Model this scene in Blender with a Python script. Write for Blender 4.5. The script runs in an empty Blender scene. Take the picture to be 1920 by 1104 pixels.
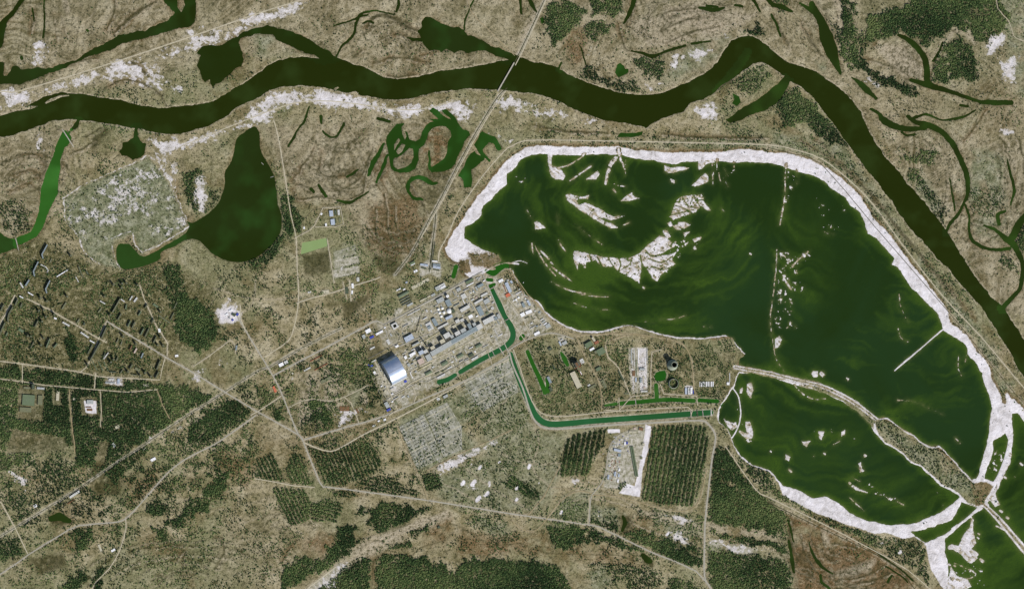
import bpy, math, random
import numpy as np
from mathutils import Vector
random.seed(7); RS = np.random.RandomState(7)
C = bpy.context.scene.collection
SC = bpy.context.scene

# ------------------------------------------------------------------ camera, sky, sun, exposure
D = 60000.0                      # distance of the survey camera from the ground
MPP = 5.5                        # metres of ground per photograph pixel at the centre
tx, ty = math.tan(math.radians(13.0)), math.tan(math.radians(2.0))
cam_pos = Vector((-tx, -ty, 1.0)).normalized() * D
fwd = (-cam_pos).normalized()
right = fwd.cross(Vector((0, 1, 0))).normalized()
up = right.cross(fwd).normalized()
cd = bpy.data.cameras.new('camera'); cam = bpy.data.objects.new('camera', cd); C.objects.link(cam)
from mathutils import Matrix
M3 = Matrix((right, up, -fwd)).transposed()
cam.matrix_world = Matrix.Translation(cam_pos) @ M3.to_4x4()
cd.sensor_width = 36.0; cd.lens = 36.0 * D / (1920 * MPP)
cd.clip_start = 1000.0; cd.clip_end = 200000.0
SC.camera = cam
W = bpy.data.worlds.new('World'); SC.world = W; W.use_nodes = True
SUN_AZ, SUN_EL = 144.0, 40.0
nt = W.node_tree; bg = nt.nodes['Background']; sk = nt.nodes.new('ShaderNodeTexSky')
sk.sky_type = 'NISHITA'; sk.sun_disc = False
sk.sun_elevation = math.radians(SUN_EL); sk.sun_rotation = math.radians(SUN_AZ)
nt.links.new(sk.outputs[0], bg.inputs[0]); bg.inputs[1].default_value = 0.075
ld = bpy.data.lights.new('sun', 'SUN'); ld.energy = 4.3; ld.angle = math.radians(0.5); ld.color = (1.0, 0.96, 0.90)
sun = bpy.data.objects.new('sun', ld); C.objects.link(sun)
a_, e_ = math.radians(SUN_AZ), math.radians(SUN_EL)
sdir = Vector((math.sin(a_) * math.cos(e_), math.cos(a_) * math.cos(e_), math.sin(e_)))
sun.rotation_euler = sdir.to_track_quat('Z', 'Y').to_euler(); sun.location = sdir * 3000
SC.view_settings.view_transform = 'Standard'; SC.view_settings.look = 'None'
SC.view_settings.exposure = 0.0; SC.view_settings.gamma = 1.0
SC.view_settings.use_curve_mapping = False
SC.render.resolution_x = 1024; SC.render.resolution_y = 588

# ------------------------------------------------------------------ survey coordinates -> metres on the ground
_f, _r, _u, _c = (np.array(v) for v in (fwd, right, up, cam_pos))
def P(x, y):
    x = np.asarray(x, float); y = np.asarray(y, float); s = MPP / D
    d = _f + _r * ((x - 960) * s)[..., None] + _u * ((552 - y) * s)[..., None]
    t = -_c[2] / d[..., 2]
    q = _c + d * t[..., None]
    return q[..., :2]
def pt(x, y): return P(x, y)

# ------------------------------------------------------------------ helpers
def tag(o, label=None, cat=None, group=None, kind=None):
    if label: o['label'] = label
    if cat: o['category'] = cat
    if group: o['group'] = group
    if kind: o['kind'] = kind
    return o
def mesh(name, V, F, mat, parent=None, smooth=False):
    me = bpy.data.meshes.new(name); me.from_pydata([tuple(map(float, v)) for v in V], [], [tuple(int(i) for i in f) for f in F]); me.update()
    o = bpy.data.objects.new(name, me); C.objects.link(o)
    if mat: me.materials.append(mat)
    if smooth: me.shade_smooth()
    if parent: o.parent = parent
    return o
def npmesh(name, V, F, mat, smooth=False):
    """V (n,3), F (m,k) arrays -> one mesh, fast"""
    me = bpy.data.meshes.new(name); n, (m, k) = len(V), F.shape
    me.vertices.add(n); me.vertices.foreach_set('co', np.ascontiguousarray(V, np.float32).ravel())
    me.loops.add(m * k); me.loops.foreach_set('vertex_index', np.ascontiguousarray(F, np.int32).ravel())
    me.polygons.add(m); me.polygons.foreach_set('loop_start', np.arange(m, dtype=np.int32) * k)
    me.update(calc_edges=True)
    if smooth: me.shade_smooth()
    me.materials.append(mat)
    o = bpy.data.objects.new(name, me); C.objects.link(o); return o
def attr(o, name, arr):
    a = o.data.attributes.new(name, 'FLOAT_COLOR', 'POINT'); n = len(o.data.vertices)
    full = np.zeros((n, 4), np.float32); full[:len(arr), :arr.shape[1]] = arr; full[:, 3] = 1
    a.data.foreach_set('color', full.ravel())
def empty(name, loc, rz=0.0):
    o = bpy.data.objects.new(name, None); C.objects.link(o); o.location = loc; o.rotation_euler = (0, 0, rz); o.empty_display_size = 5; return o

# smoothing of traced lines
def cr(pts, n=4, closed=False):
    p = np.array(pts, float); m = len(p)
    if closed: q = np.vstack([p[-1], p, p[0], p[1]]); segs = m
    else: q = np.vstack([2 * p[0] - p[1], p, 2 * p[-1] - p[-2]]); segs = m - 1
    t = np.arange(n) / n; out = []
    for i in range(segs):
        a, b, c, d = q[i:i + 4]
        tt = t[:, None]
        out.append(0.5 * (2 * b + (c - a) * tt + (2 * a - 5 * b + 4 * c - d) * tt ** 2 + (3 * b - a - 3 * c + d) * tt ** 3))
    out = np.vstack(out)
    return out if closed else np.vstack([out, p[-1]])

# ------------------------------------------------------------------ node helpers
class NB:
    def __init__(s, name):
        s.m = bpy.data.materials.new(name); s.m.use_nodes = True; s.t = s.m.node_tree
        s.b = s.t.nodes['Principled BSDF']; s.b.inputs['Roughness'].default_value = 0.9; s.b.inputs['Specular IOR Level'].default_value = 0.1
        g = s.t.nodes.new('ShaderNodeNewGeometry'); s.pos = g.outputs['Position']
    def lk(s, a, b): s.t.links.new(a, b)
    def noise(s, size, detail=4, rough=0.6, vec=None, dist=0.0, typ=None):
        n = s.t.nodes.new('ShaderNodeTexNoise'); n.inputs['Scale'].default_value = 1.0 / size
        n.inputs['Detail'].default_value = detail; n.inputs['Roughness'].default_value = rough; n.inputs['Distortion'].default_value = dist
        s.lk(vec if vec is not None else s.pos, n.inputs['Vector']); return n.outputs['Fac']
    def vor(s, size, feature='F1', vec=None):
        n = s.t.nodes.new('ShaderNodeTexVoronoi'); n.feature = feature; n.inputs['Scale'].default_value = 1.0 / size
        s.lk(vec if vec is not None else s.pos, n.inputs['Vector']); return n
    def math(s, op, a, b=None, c=None, clamp=False):
        n = s.t.nodes.new('ShaderNodeMath'); n.operation = op; n.use_clamp = clamp
        for i, v in enumerate((a, b, c)):
            if v is None: continue
            if isinstance(v, (int, float)): n.inputs[i].default_value = v
            else: s.lk(v, n.inputs[i])
        return n.outputs[0]
    def step(s, v, lo, hi):
        n = s.t.nodes.new('ShaderNodeMapRange'); n.interpolation_type = 'SMOOTHSTEP'
        n.inputs[1].default_value = lo; n.inputs[2].default_value = hi; s.lk(v, n.inputs[0]); return n.outputs[0]
    def mix(s, f, a, b, blend='MIX'):
        n = s.t.nodes.new('ShaderNodeMix'); n.data_type = 'RGBA'; n.blend_type = blend
        for i, v in ((0, f), (6, a), (7, b)):
            if isinstance(v, (int, float)): n.inputs[i].default_value = v
            elif isinstance(v, tuple): n.inputs[i].default_value = (*v, 1)
            else: s.lk(v, n.inputs[i])
        return n.outputs[2]
    def ramp(s, v, stops):
        n = s.t.nodes.new('ShaderNodeValToRGB'); e = n.color_ramp.elements
        while len(e) < len(stops): e.new(0.5)
        for i, (p, c) in enumerate(stops): e[i].position = p; e[i].color = (*c, 1)
        s.lk(v, n.inputs[0]); return n.outputs[0]
    def attr(s, name):
        n = s.t.nodes.new('ShaderNodeAttribute'); n.attribute_name = name
        sp = s.t.nodes.new('ShaderNodeSeparateColor'); s.lk(n.outputs['Color'], sp.inputs[0]); return sp.outputs
    def scale(s, v, xyz):
        n = s.t.nodes.new('ShaderNodeMapping'); n.inputs['Scale'].default_value = xyz; s.lk(v, n.inputs['Vector']); return n
    def bump(s, h, strength, dist):
        n = s.t.nodes.new('ShaderNodeBump'); n.inputs['Strength'].default_value = strength; n.inputs['Distance'].default_value = dist
        s.lk(h, n.inputs['Height']); s.lk(n.outputs[0], s.b.inputs['Normal'])
    def out(s, col): s.lk(col, s.b.inputs['Base Color']) if not isinstance(col, tuple) else setattr(s.b.inputs['Base Color'], 'default_value', (*col, 1)); return s.m

def sr(r, g, b):   # sRGB 0..255 -> linear
    f = lambda c: (c / 255 / 12.92) if c <= 10 else ((c / 255 + 0.055) / 1.055) ** 2.4
    return (f(r), f(g), f(b))

_mats = {}
def simple(name, col, var=0.18, size=14.0, rough=0.85, metal=0.0):
    if name in _mats: return _mats[name]
    b = NB(name); n = b.noise(size, 5, 0.7); n2 = b.noise(size * 6, 3, 0.6)
    d = tuple(c * (1 - var) for c in col); l = tuple(min(1, c * (1 + var)) for c in col)
    c = b.mix(b.step(n, 0.3, 0.7), d, l); c = b.mix(b.math('MULTIPLY', b.step(n2, 0.45, 0.65), 0.3), c, d)
    b.b.inputs['Roughness'].default_value = rough; b.b.inputs['Metallic'].default_value = metal
    _mats[name] = b.out(c); return _mats[name]

# ------------------------------------------------------------------ land and water, traced on a survey grid
G = 1.5; X0, X1, Y0, Y1 = -150, 2070, -120, 1224
gx = np.arange(X0, X1 + .01, G); gy = np.arange(Y0, Y1 + .01, G)
NX, NY = len(gx), len(gy)
GX, GY = np.meshgrid(gx, gy)
def vnoise(size, seed, x=None, y=None):
    """smooth value noise 0..1 sampled at survey coordinates"""
    r = np.random.RandomState(seed); n = 256; L = r.rand(n, n)
    x = (GX if x is None else x) / size + seed * 3.7; y = (GY if y is None else y) / size + seed * 1.3
    xi = np.floor(x).astype(int); yi = np.floor(y).astype(int); fx = x - xi; fy = y - yi
    fx = fx * fx * (3 - 2 * fx); fy = fy * fy * (3 - 2 * fy)
    g = lambda i, j: L[j % n, i % n]
    return (g(xi, yi) * (1 - fx) + g(xi + 1, yi) * fx) * (1 - fy) + (g(xi, yi + 1) * (1 - fx) + g(xi + 1, yi + 1) * fx) * fy
def fbm(size, seed, oct=4, x=None, y=None):
    s = 0; a = 1; t = 0
    for k in range(oct): s = s + a * vnoise(size / 2 ** k, seed + k * 11, x, y); t += a; a *= 0.55
    return s / t
WX = (fbm(16, 1, 4) - .5) * 2; WY = (fbm(16, 2, 4) - .5) * 2
def box(x0, x1, y0, y1):
    i0 = max(0, int((x0 - X0) / G) - 1); i1 = min(NX, int((x1 - X0) / G) + 2)
    j0 = max(0, int((y0 - Y0) / G) - 1); j1 = min(NY, int((y1 - Y0) / G) + 2)
    return slice(j0, max(j0, j1)), slice(i0, max(i0, i1))
def poly(pts, amp=0.0, edge=None, smooth=0):
    """soft mask (0..1) of a traced outline; amp roughens the outline"""
    if smooth: pts = cr(pts, smooth, True)
    p = np.array(pts, float); edge = edge or G
    pad = amp + edge + 2
    s = box(p[:, 0].min() - pad, p[:, 0].max() + pad, p[:, 1].min() - pad, p[:, 1].max() + pad)
    x = GX[s] + WX[s] * amp; y = GY[s] + WY[s] * amp
    if x.size == 0: return s, x
    ins = np.zeros(x.shape, bool); dist = np.full(x.shape, 1e9)
    j0, i0 = s[0].start, s[1].start
    for (ax, ay), (bx, by) in zip(p, np.roll(p, -1, 0)):
        if ay != by:
            rows = slice(max(0, int((min(ay, by) - amp - Y0) / G) - 1 - j0), max(0, int((max(ay, by) + amp - Y0) / G) + 3 - j0))
            yy = y[rows]; xx = x[rows]
            c = ((ay > yy) != (by > yy)) & (xx < (bx - ax) * (yy - ay) / (by - ay) + ax)
            ins[rows] ^= c
        q = box(min(ax, bx) - pad, max(ax, bx) + pad, min(ay, by) - pad, max(ay, by) + pad)
        q = (slice(max(0, q[0].start - j0), max(0, q[0].stop - j0)), slice(max(0, q[1].start - i0), max(0, q[1].stop - i0)))
        xx = x[q]; yy = y[q]
        dx, dy = bx - ax, by - ay; L2 = dx * dx + dy * dy + 1e-9
        t = np.clip(((xx - ax) * dx + (yy - ay) * dy) / L2, 0, 1)
        d = np.hypot(xx - ax - t * dx, yy - ay - t * dy)
        dist[q] = np.minimum(dist[q], d)
    sd = np.where(ins, dist, -dist)
    return s, np.clip(0.5 + sd / (2 * edge), 0, 1)
def stroke(pts, w, amp=0.0, smooth=4, edge=None):
    """soft mask of a traced line; w is a width or a list of widths"""
    n0 = len(pts); ww = np.array(w if isinstance(w, (list, tuple)) else [w] * n0, float)
    if smooth and n0 > 2:
        p = cr(pts, smooth); ww = np.interp(np.arange(len(p)) / smooth, np.arange(n0), ww)
    else: p = np.array(pts, float)
    edge = edge or G; pad = ww.max() / 2 + amp + edge + 2
    s = box(p[:, 0].min() - pad, p[:, 0].max() + pad, p[:, 1].min() - pad, p[:, 1].max() + pad)
    out = np.zeros(GX[s].shape); j0, i0 = s[0].start, s[1].start
    for k in range(len(p) - 1):
        (ax, ay), (bx, by) = p[k], p[k + 1]
        q = box(min(ax, bx) - pad, max(ax, bx) + pad, min(ay, by) - pad, max(ay, by) + pad)
        x = GX[q] + WX[q] * amp; y = GY[q] + WY[q] * amp
        dx, dy = bx - ax, by - ay; L2 = dx * dx + dy * dy + 1e-9
        t = np.clip(((x - ax) * dx + (y - ay) * dy) / L2, 0, 1)
        d = np.hypot(x - ax - t * dx, y - ay - t * dy)
        hw = (ww[k] + (ww[k + 1] - ww[k]) * t) / 2
        m = np.clip(0.5 + (hw - d) / (2 * edge), 0, 1)
        qq = (slice(q[0].start - j0, q[0].stop - j0), slice(q[1].start - i0, q[1].stop - i0))
        out[qq] = np.maximum(out[qq], m)
    return s, out
def Z(): return np.zeros((NY, NX))
def add(layer, sm, v=1.0):
    s, m = sm; layer[s] = np.maximum(layer[s], m * v)
def sub(layer, sm, v=1.0):
    s, m = sm; layer[s] = np.minimum(layer[s], 1 - m * v)
def blur(a, r):
    """three box blurs of radius r cells"""
    for _ in range(3):
        for ax in (0, 1):
            k = int(r); p = np.pad(a, [(k + 1, k) if i == ax else (0, 0) for i in (0, 1)], mode='edge')
            c = np.cumsum(p, axis=ax)
            n = a.shape[ax]; w = 2 * k + 1
            a = (np.take(c, range(w, w + n), axis=ax) - np.take(c, range(0, n), axis=ax)) / w
    return a
# ------------------------------------------------------------------ traced water
RIVER_N = [(-200,232),(-60,224),(0,215),(20,209),(38,207),(60,194),(82,182),(100,177),(118,174),(150,177),(175,180),(200,185),(225,188),(245,194),(270,199),(300,203),(332,201),(360,197),(390,193),(412,184),(438,168),(462,153),(480,141),(497,128),(517,117),(542,109),(562,107),(587,109),(605,111),(615,106),(630,107),(655,117),(692,130),(710,140),(722,147),(745,149),(780,145),(817,136),(842,131),(877,128),(905,122),(930,117),(958,112),(964,102),(972,106),(992,115),(1030,122),(1047,129),(1067,140),(1080,147),(1110,159),(1145,170),(1172,176),(1197,178),(1222,177),(1247,173),(1272,162),(1305,147),(1330,132),(1345,116),(1357,96),(1372,76),(1390,69),(1410,70),(1425,76),(1440,87),(1455,102),(1477,117),(1502,125),(1532,137),(1560,155),(1582,172),(1602,195),(1615,212),(1622,232),(1632,252),(1647,276),(1665,301),(1690,328),(1710,353),(1735,383),(1757,408),(1775,433),(1790,458),(1807,486),(1822,508),(1837,531),(1855,552),(1882,577),(1897,602),(1910,620),(1920,637),(1960,700),(2020,800),(2130,960)]
RIVER_S = [(2060,960),(1960,780),(1920,707),(1910,692),(1895,662),(1875,630),(1857,600),(1840,575),(1820,554),(1797,528),(1777,501),(1760,488),(1740,461),(1715,436),(1690,406),(1672,378),(1657,358),(1635,331),(1615,303),(1595,276),(1580,258),(1570,242),(1555,222),(1540,202),(1522,180),(1502,162),(1482,152),(1462,136),(1440,122),(1422,116),(1412,119),(1395,132),(1372,147),(1350,162),(1335,177),(1317,186),(1292,195),(1280,210),(1265,213),(1242,222),(1222,232),(1210,241),(1200,236),(1177,232),(1160,229),(1135,226),(1110,217),(1077,205),(1050,191),(1022,180),(997,175),(960,171),(925,167),(880,166),(842,170),(805,176),(775,184),(747,187),(717,186),(692,180),(667,177),(640,172),(620,166),(587,162),(555,161),(525,162),(505,170),(492,178),(480,184),(462,192),(445,200),(425,217),(410,226),(390,236),(362,244),(337,252),(312,251),(287,246),(257,240),(225,236),(200,231),(170,226),(147,224),(125,224),(100,227),(75,236),(50,245),(25,254),(0,257),(-60,268),(-200,280)]
RIVER = RIVER_N + RIVER_S
UPPER = [(480,53),(500,49),(520,52),(550,60),(575,72),(600,89),(615,95),(628,107),(604,112),(590,103),(572,100),(555,93),(537,82),(517,75),(512,66),(495,64),(480,62),(465,68),(450,72),(446,80),(455,100),(457,110),(452,124),(440,130),(430,140),(420,147),(415,155),(405,157),(399,165),(394,150),(385,155),(378,146),(374,130),(370,122),(377,105),(370,100),(378,88),(390,85),(417,84),(432,75),(450,66),(462,58)]
LOBE = [(782,60),(792,52),(791,41),(797,34),(807,32),(815,37),(835,46),(852,52),(862,53),(875,64),(900,75),(925,86),(945,95),(966,103),(962,113),(942,109),(930,106),(922,99),(902,95),(890,96),(877,101),(870,96),(855,96),(850,100),(837,92),(827,97),(817,92),(805,94),(797,86),(792,77),(775,77),(762,70),(780,72),(792,73),(786,66)]
NWCH = [(-150,165),(0,158),(15,158),(37,159),(42,154),(65,147),(95,136),(125,125),(145,116),(162,108),(187,101),(207,94),(220,86),(250,76),(280,70),(312,60),(332,54),(357,49),(364,42),(367,33),(366,0),(366,-100),(300,-100),(307,0),(317,12),(327,25),(322,31),(315,39),(287,50),(275,57),(250,61),(225,65),(205,77),(187,87),(175,90),(162,99),(140,114),(120,120),(97,127),(80,129),(72,127),(57,130),(42,130),(32,125),(24,124),(20,132),(12,142),(8,142),(8,130),(6,118),(0,117),(-150,115)]
TLCH = [(60,-110),(47,0),(32,20),(15,40),(10,55),(3,90),(-60,130),(-60,60),(0,42),(10,32),(22,20),(37,0),(50,-110)]
WESTG = [(117,248),(123,246),(133,258),(128,270),(120,276),(112,300),(113,318),(108,342),(108,363),(97,381),(87,406),(80,426),(67,443),(50,453),(35,459),(31,446),(57,436),(67,418),(74,396),(77,356),(87,323),(100,293),(105,276)]
WESTD = [(-150,440),(0,437),(15,446),(29,448),(31,465),(15,471),(0,476),(-150,500)]
SMALLP = [(252,240),(251,258),(240,266),(228,268),(230,276),(222,284),(227,292),(238,293),(248,300),(258,297),(270,290),(272,270),(262,262),(258,254),(258,240)]
TEAR = [(478,238),(484,245),(487,258),(488,276),(495,296),(510,321),(516,343),(520,381),(527,401),(527,426),(520,446),(502,466),(480,483),(463,490),(440,491),(420,486),(400,476),(385,462),(372,450),(350,449),(325,462),(302,473),(300,485),(280,495),(262,501),(237,504),(226,500),(219,485),(218,470),(222,459),(232,456),(245,460),(253,470),(262,479),(275,480),(300,467),(320,455),(345,440),(355,425),(350,415),(360,418),(375,410),(397,396),(412,376),(422,348),(422,323),(435,301),(441,276),(446,258),(460,247),(472,239)]
LAG = [(805.4, 207.5), (811.3, 202.4), (820.0, 206.0), (828.8, 216.3), (840.4, 222.8), (849.2, 224.3), (837.5, 216.3), (827.3, 206.0), (834.6, 205.3), (844.8, 211.9), (852.1, 219.2), (856.5, 226.5), (860.8, 235.2), (868.1, 244.0), (879.8, 246.9), (882.0, 252.7), (871.0, 264.4), (868.1, 271.7), (860.8, 287.7), (852.1, 306.7), (841.9, 318.3), (825.8, 322.7), (808.3, 322.0), (805.4, 316.9), (815.6, 309.6), (827.3, 302.3), (834.6, 295.0), (838.2, 284.8), (839.7, 267.3), (846.3, 257.1), (844.8, 245.4), (836.0, 236.7), (822.9, 236.7), (809.8, 241.0), (802.5, 249.8), (799.6, 260.0), (795.2, 271.7), (785.0, 279.0), (784.3, 299.4), (779.2, 315.4), (767.5, 322.7), (750.0, 324.9), (738.3, 321.3), (731.8, 311.0), (729.6, 295.0), (726.7, 280.4), (723.8, 265.8), (725.2, 255.6), (735.4, 242.5), (744.2, 232.3), (758.8, 230.8), (752.9, 238.1), (752.9, 251.3), (758.8, 262.9), (762.4, 255.6), (759.5, 245.4), (763.1, 248.3), (767.5, 261.5), (779.2, 266.1), (787.9, 260.0), (790.8, 248.3), (796.7, 238.1), (806.9, 230.1), (814.2, 228.2), (805.4, 222.8), (824.4, 225.0), (815.6, 216.3)]
LAGE = [(903.1, 246.9), (913.3, 251.3), (927.9, 257.1), (933.8, 265.8), (941.0, 279.0), (935.2, 282.6), (930.8, 277.5), (925.0, 268.8), (916.3, 267.3), (905.3, 280.4), (907.5, 287.7), (919.2, 299.4), (917.7, 303.8), (907.5, 295.0), (907.5, 299.4), (891.5, 314.0), (882.7, 318.3), (884.2, 334.4), (884.2, 350.4), (869.6, 350.4), (868.1, 335.8), (859.4, 330.0), (868.1, 315.4), (874.0, 302.3), (881.3, 290.6), (888.5, 284.8), (897.3, 290.6), (904.6, 295.0), (888.5, 271.7), (894.4, 264.4), (898.8, 252.7)]
POND_N = [(950,326),(950,346),(932,361),(922,373),(905,388),(903,403),(890,416),(872,428),(870,448),(880,452),(905,468),(935,478),(940,490),(925,496),(930,503),(945,500),(953,504),(962,507),(970,526),(985,552),(1010,565),(1022,582),(1040,598),(1065,612),(1092,620),(1130,620),(1155,613),(1177,608),(1200,614),(1230,623),(1260,630),(1285,632),(1322,632),(1360,627),(1374,633),(1382,647),(1398,662),(1392,668),(1386,672),(1385,684),(1410,689),(1440,694),(1490,706),(1540,718),(1580,736),(1615,758),(1645,784),(1655,782),(1665,783),(1682,795),(1700,808),(1714,815),(1725,826),(1745,836),(1762,835),(1777,850),(1792,865),(1802,878),(1814,890),(1826,903),(1834,890),(1842,860),(1851,828),(1855,802),(1860,765),(1855,742),(1845,722),(1840,700),(1830,682),(1815,664),(1810,647),(1790,632),(1770,620),(1767,610),(1760,590),(1735,565),(1722,552),(1710,541),(1697,521),(1685,503),(1672,496),(1677,486),(1665,471),(1647,451),(1627,438),(1620,416),(1612,396),(1595,386),(1585,371),(1565,358),(1547,341),(1522,328),(1497,323),(1465,310),(1440,306),(1400,305),(1360,304),(1320,302),(1290,304),(1265,308),(1240,304),(1220,300),(1195,298),(1170,292),(1150,290),(1110,289),(1070,292),(1030,290),(1010,289),(990,293),(975,302),(968,312),(960,320)]
POND_S = [(1385,700),(1410,700),(1440,705),(1490,722),(1540,734),(1575,750),(1605,770),(1632,795),(1640,812),(1660,832),(1675,840),(1692,852),(1707,868),(1727,876),(1745,892),(1765,912),(1785,922),(1799,930),(1790,940),(1772,955),(1752,965),(1722,978),(1702,982),(1660,983),(1627,975),(1595,963),(1575,945),(1550,930),(1522,933),(1497,918),(1470,911),(1460,900),(1450,886),(1440,880),(1410,870),(1390,855),(1376,832),(1370,815),(1364,802),(1349,790),(1350,765),(1365,742),(1378,724)]
POND_SE = [(1706,996),(1730,992),(1757,982),(1785,975),(1796,955),(1803,940),(1820,947),(1838,950),(1810,972),(1772,1000),(1735,1018),(1715,1006)]
POND_E = [(1848,948),(1872,915),(1893,870),(1899,830),(1898,800),(1897,776),(1908,775),(1930,800),(2000,850),(2150,930),(2150,1300),(1790,1300),(1780,1104),(1778,1082),(1776,1050),(1772,1030),(1772,1008),(1815,974)]
CHN = [(1863,826),(1884,812),(1892,826),(1887,848),(1875,885),(1862,903),(1846,897),(1853,873),(1861,853)]
CREEKS = [([(1522,8),(1540,42),(1550,72),(1560,100),(1576,139)],[10,14,26,22,4]),([(1420,-40),(1445,5),(1465,13),(1485,22)],[8,8,8,4]),([(1500,6),(1512,14),(1524,22)],[3,6,8]),
 ([(1597,145),(1612,156),(1626,170),(1643,185)],[2,8,11,4]),([(1632,204),(1648,213),(1658,226),(1680,238),(1705,242),(1735,240)],[4,6,13,10,9,6]),([(1690,248),(1700,254),(1715,252)],3),
 ([(1702,218),(1715,228),(1735,233),(1762,245),(1780,262),(1790,276),(1800,296),(1810,320),(1815,348),(1813,368),(1806,382),(1797,400),(1782,418),(1774,436)],[5,8,10,9,9,9,9,9,8,6,4,5,5,4]),
 ([(1810,384),(1817,406),(1817,431),(1822,449),(1835,460),(1860,468),(1892,466)],[3,4,4,5,6,5,6]),([(1845,423),(1868,432),(1885,447),(1900,458),(1910,475),(1918,500),(1912,540),(1900,555),(1880,577)],[3,5,10,12,9,7,7,7,8]),
 ([(1940,395),(1918,410),(1905,432),(1893,452)],[14,12,14,12]),([(1873,420),(1871,402),(1884,396)],[6,6,4]),([(1895,385),(1902,355),(1893,320),(1888,300)],[2,5,4,2]),
 ([(1685,66),(1700,73),(1718,88),(1733,110),(1738,135),(1741,158),(1775,170),(1800,178),(1835,190),(1850,192),(1896,193)],[4,8,9,10,10,12,7,6,5,8,8]),([(1708,150),(1725,156),(1741,160)],[6,8,10]),([(1767,80),(1762,95),(1748,115)],3),
 ([(1712,222),(1735,215),(1765,225),(1790,223),(1810,218),(1830,207)],[4,4,2,5,3,2]),([(1800,197),(1815,200)],4),([(1781,335),(1787,370),(1790,395)],[2,3,2]),
 ([(1195,-40),(1189,0),(1180,25),(1170,45)],[6,8,7,2]),([(1185,96),(1205,100),(1222,106),(1240,101),(1262,92),(1285,86)],[2,4,7,3,5,4]),([(1297,83),(1315,80)],4),([(1320,79),(1332,78)],3),([(1310,14),(1325,17),(1340,20),(1358,15)],[3,6,8,4]),([(1325,11),(1345,14)],4),([(1378,10),(1391,13)],4),
 ([(1402,-10),(1415,5),(1425,23)],[4,5,3]),([(974,-10),(976,10),(977,26)],[6,4,3]),([(988,-10),(998,10),(1006,23)],[5,6,2]),([(1446,28),(1455,45),(1464,68)],3),
 ([(630,106),(640,88),(652,78),(664,62),(667,45),(676,28),(690,22),(705,20),(723,24),(740,27)],[3,3,4,4,4,4,3,2,2,2]),([(625,50),(640,44),(655,40),(672,33),(690,28)],[2,3,2,3,2]),([(745,-5),(748,8),(743,22)],[2,5,3]),([(870,58),(872,38),(880,18),(890,-4)],2.2),([(700,44),(690,40),(680,44)],3),
 ([(580,200),(572,225),(560,240),(550,260),(540,275)],[2,4,2,4,3]),([(602,218),(602,232)],[5,3]),([(605,245),(612,252),(622,258),(634,252),(644,232)],[2,4,2,3,4]),([(708,222),(730,228)],[4,5]),
 ([(597,346),(604,357),(611,369)],[3,6,5]),([(632,376),(655,380),(670,372),(690,360)],[3,6,3,2]),([(1086,85),(1092,98),(1096,115),(1099,122)],[1,2,2,1.5]),([(1048,128),(1052,118)],3),
 ([(147,226),(143,236),(134,244)],[4,8,4]),([(1479,1013),(1483,1035),(1486,1055),(1489,1072)],[4,5,6,4]),([(1476,975),(1481,985),(1485,1000),(1488,1015)],[3,2,3,1]),([(1517,1015),(1523,1036),(1533,1053),(1545,1065),(1562,1075)],[1,3.5,5,4.5,1.5]),([(1539,1078),(1540,1090)],4),([(1541,1092),(1556,1103)],4),([(1626,1023),(1655,1043),(1690,1068),(1712,1088)],2.2),([(1660,1060),(1690,1080),(1702,1090)],2),([(1665,1090),(1672,1078)],4),([(82,-10),(83,30),(83,55),(81,72)],[1.6,2,3,2.5]),([(61,16),(63,40)],2.5),([(40,108),(41,111)],5),([(163,57),(165,59)],3.5),([(95,972),(112,968),(130,976)],[9,14,8]),([(1206,1040),(1213,1047),(1220,1052)],[8,12,6]),([(1168,968),(1172,978),(1166,994)],[4,7,4]),([(650,332),(662,325),(671,318)],[3,4,2]),([(583,354),(588,359)],5),([(130,248),(124,256)],2),([(1340,172),(1352,160),(1370,140),(1390,115),(1402,95)],[0,2,3,3,1])]
PONDS = [([(1154,137),(1157,122),(1163,119),(1170,124),(1172,130),(1178,130),(1177,137),(1168,141),(1160,145)],1),([(1373,175),(1385,182),(1389,192),(1382,199),(1373,194),(1377,186)],2),([(1158,257),(1163,250),(1190,250),(1205,247),(1203,253),(1185,257)],2),([(1013,35),(1018,32),(1021,42),(1016,45)],1)]
OXB = [(1482,153),(1470,145),(1458,158),(1440,174),(1417,190),(1385,208),(1362,226),(1370,230),(1385,226),(1407,215),(1440,205),(1455,195),(1468,178)]
MARSHG = [([(719.4, 268.8), (709.2, 289.2), (699.0, 306.7), (691.7, 328.5)],[3,7,8,5]),([(725.9, 290.6), (720.8, 306.7), (713.5, 325.6), (706.3, 341.7)],[3,6,6,3]),([(766.0, 354.8), (767.5, 344.6), (773.3, 335.8), (783.5, 332.2), (796.7, 335.8), (808.3, 343.1), (820.0, 341.7)],[6,6,7,7,9,7,3]),([(804.0, 283.3), (804.0, 300.8), (805.4, 315.4)],[3,3,5]),([(766,360),(775,370),(792,374)],[5,5,3])]
CANAL_IN = ([(921,540),(928,556),(938,575),(949,596),(957,610),(962,625),(959,638),(948,649),(935,657),(915,667),(895,678),(878,688),(863,697)],[7,8.5,9,9,9,9,9.5,9,8.5,8,8,7.5,7])
CANAL_POOL = ([(823,716),(838,712),(853,703)],[8,7.5,6.5])
CANAL_OUT = ([(957,664),(962,680),(970,702),(979,725),(988,745),(997,765),(1005,779),(1017,790),(1035,795),(1070,793),(1110,789),(1180,784),(1260,778),(1332,773)],[8,9,9,9,9,9.5,10,10,10,9.5,9,9,9,9])
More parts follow.
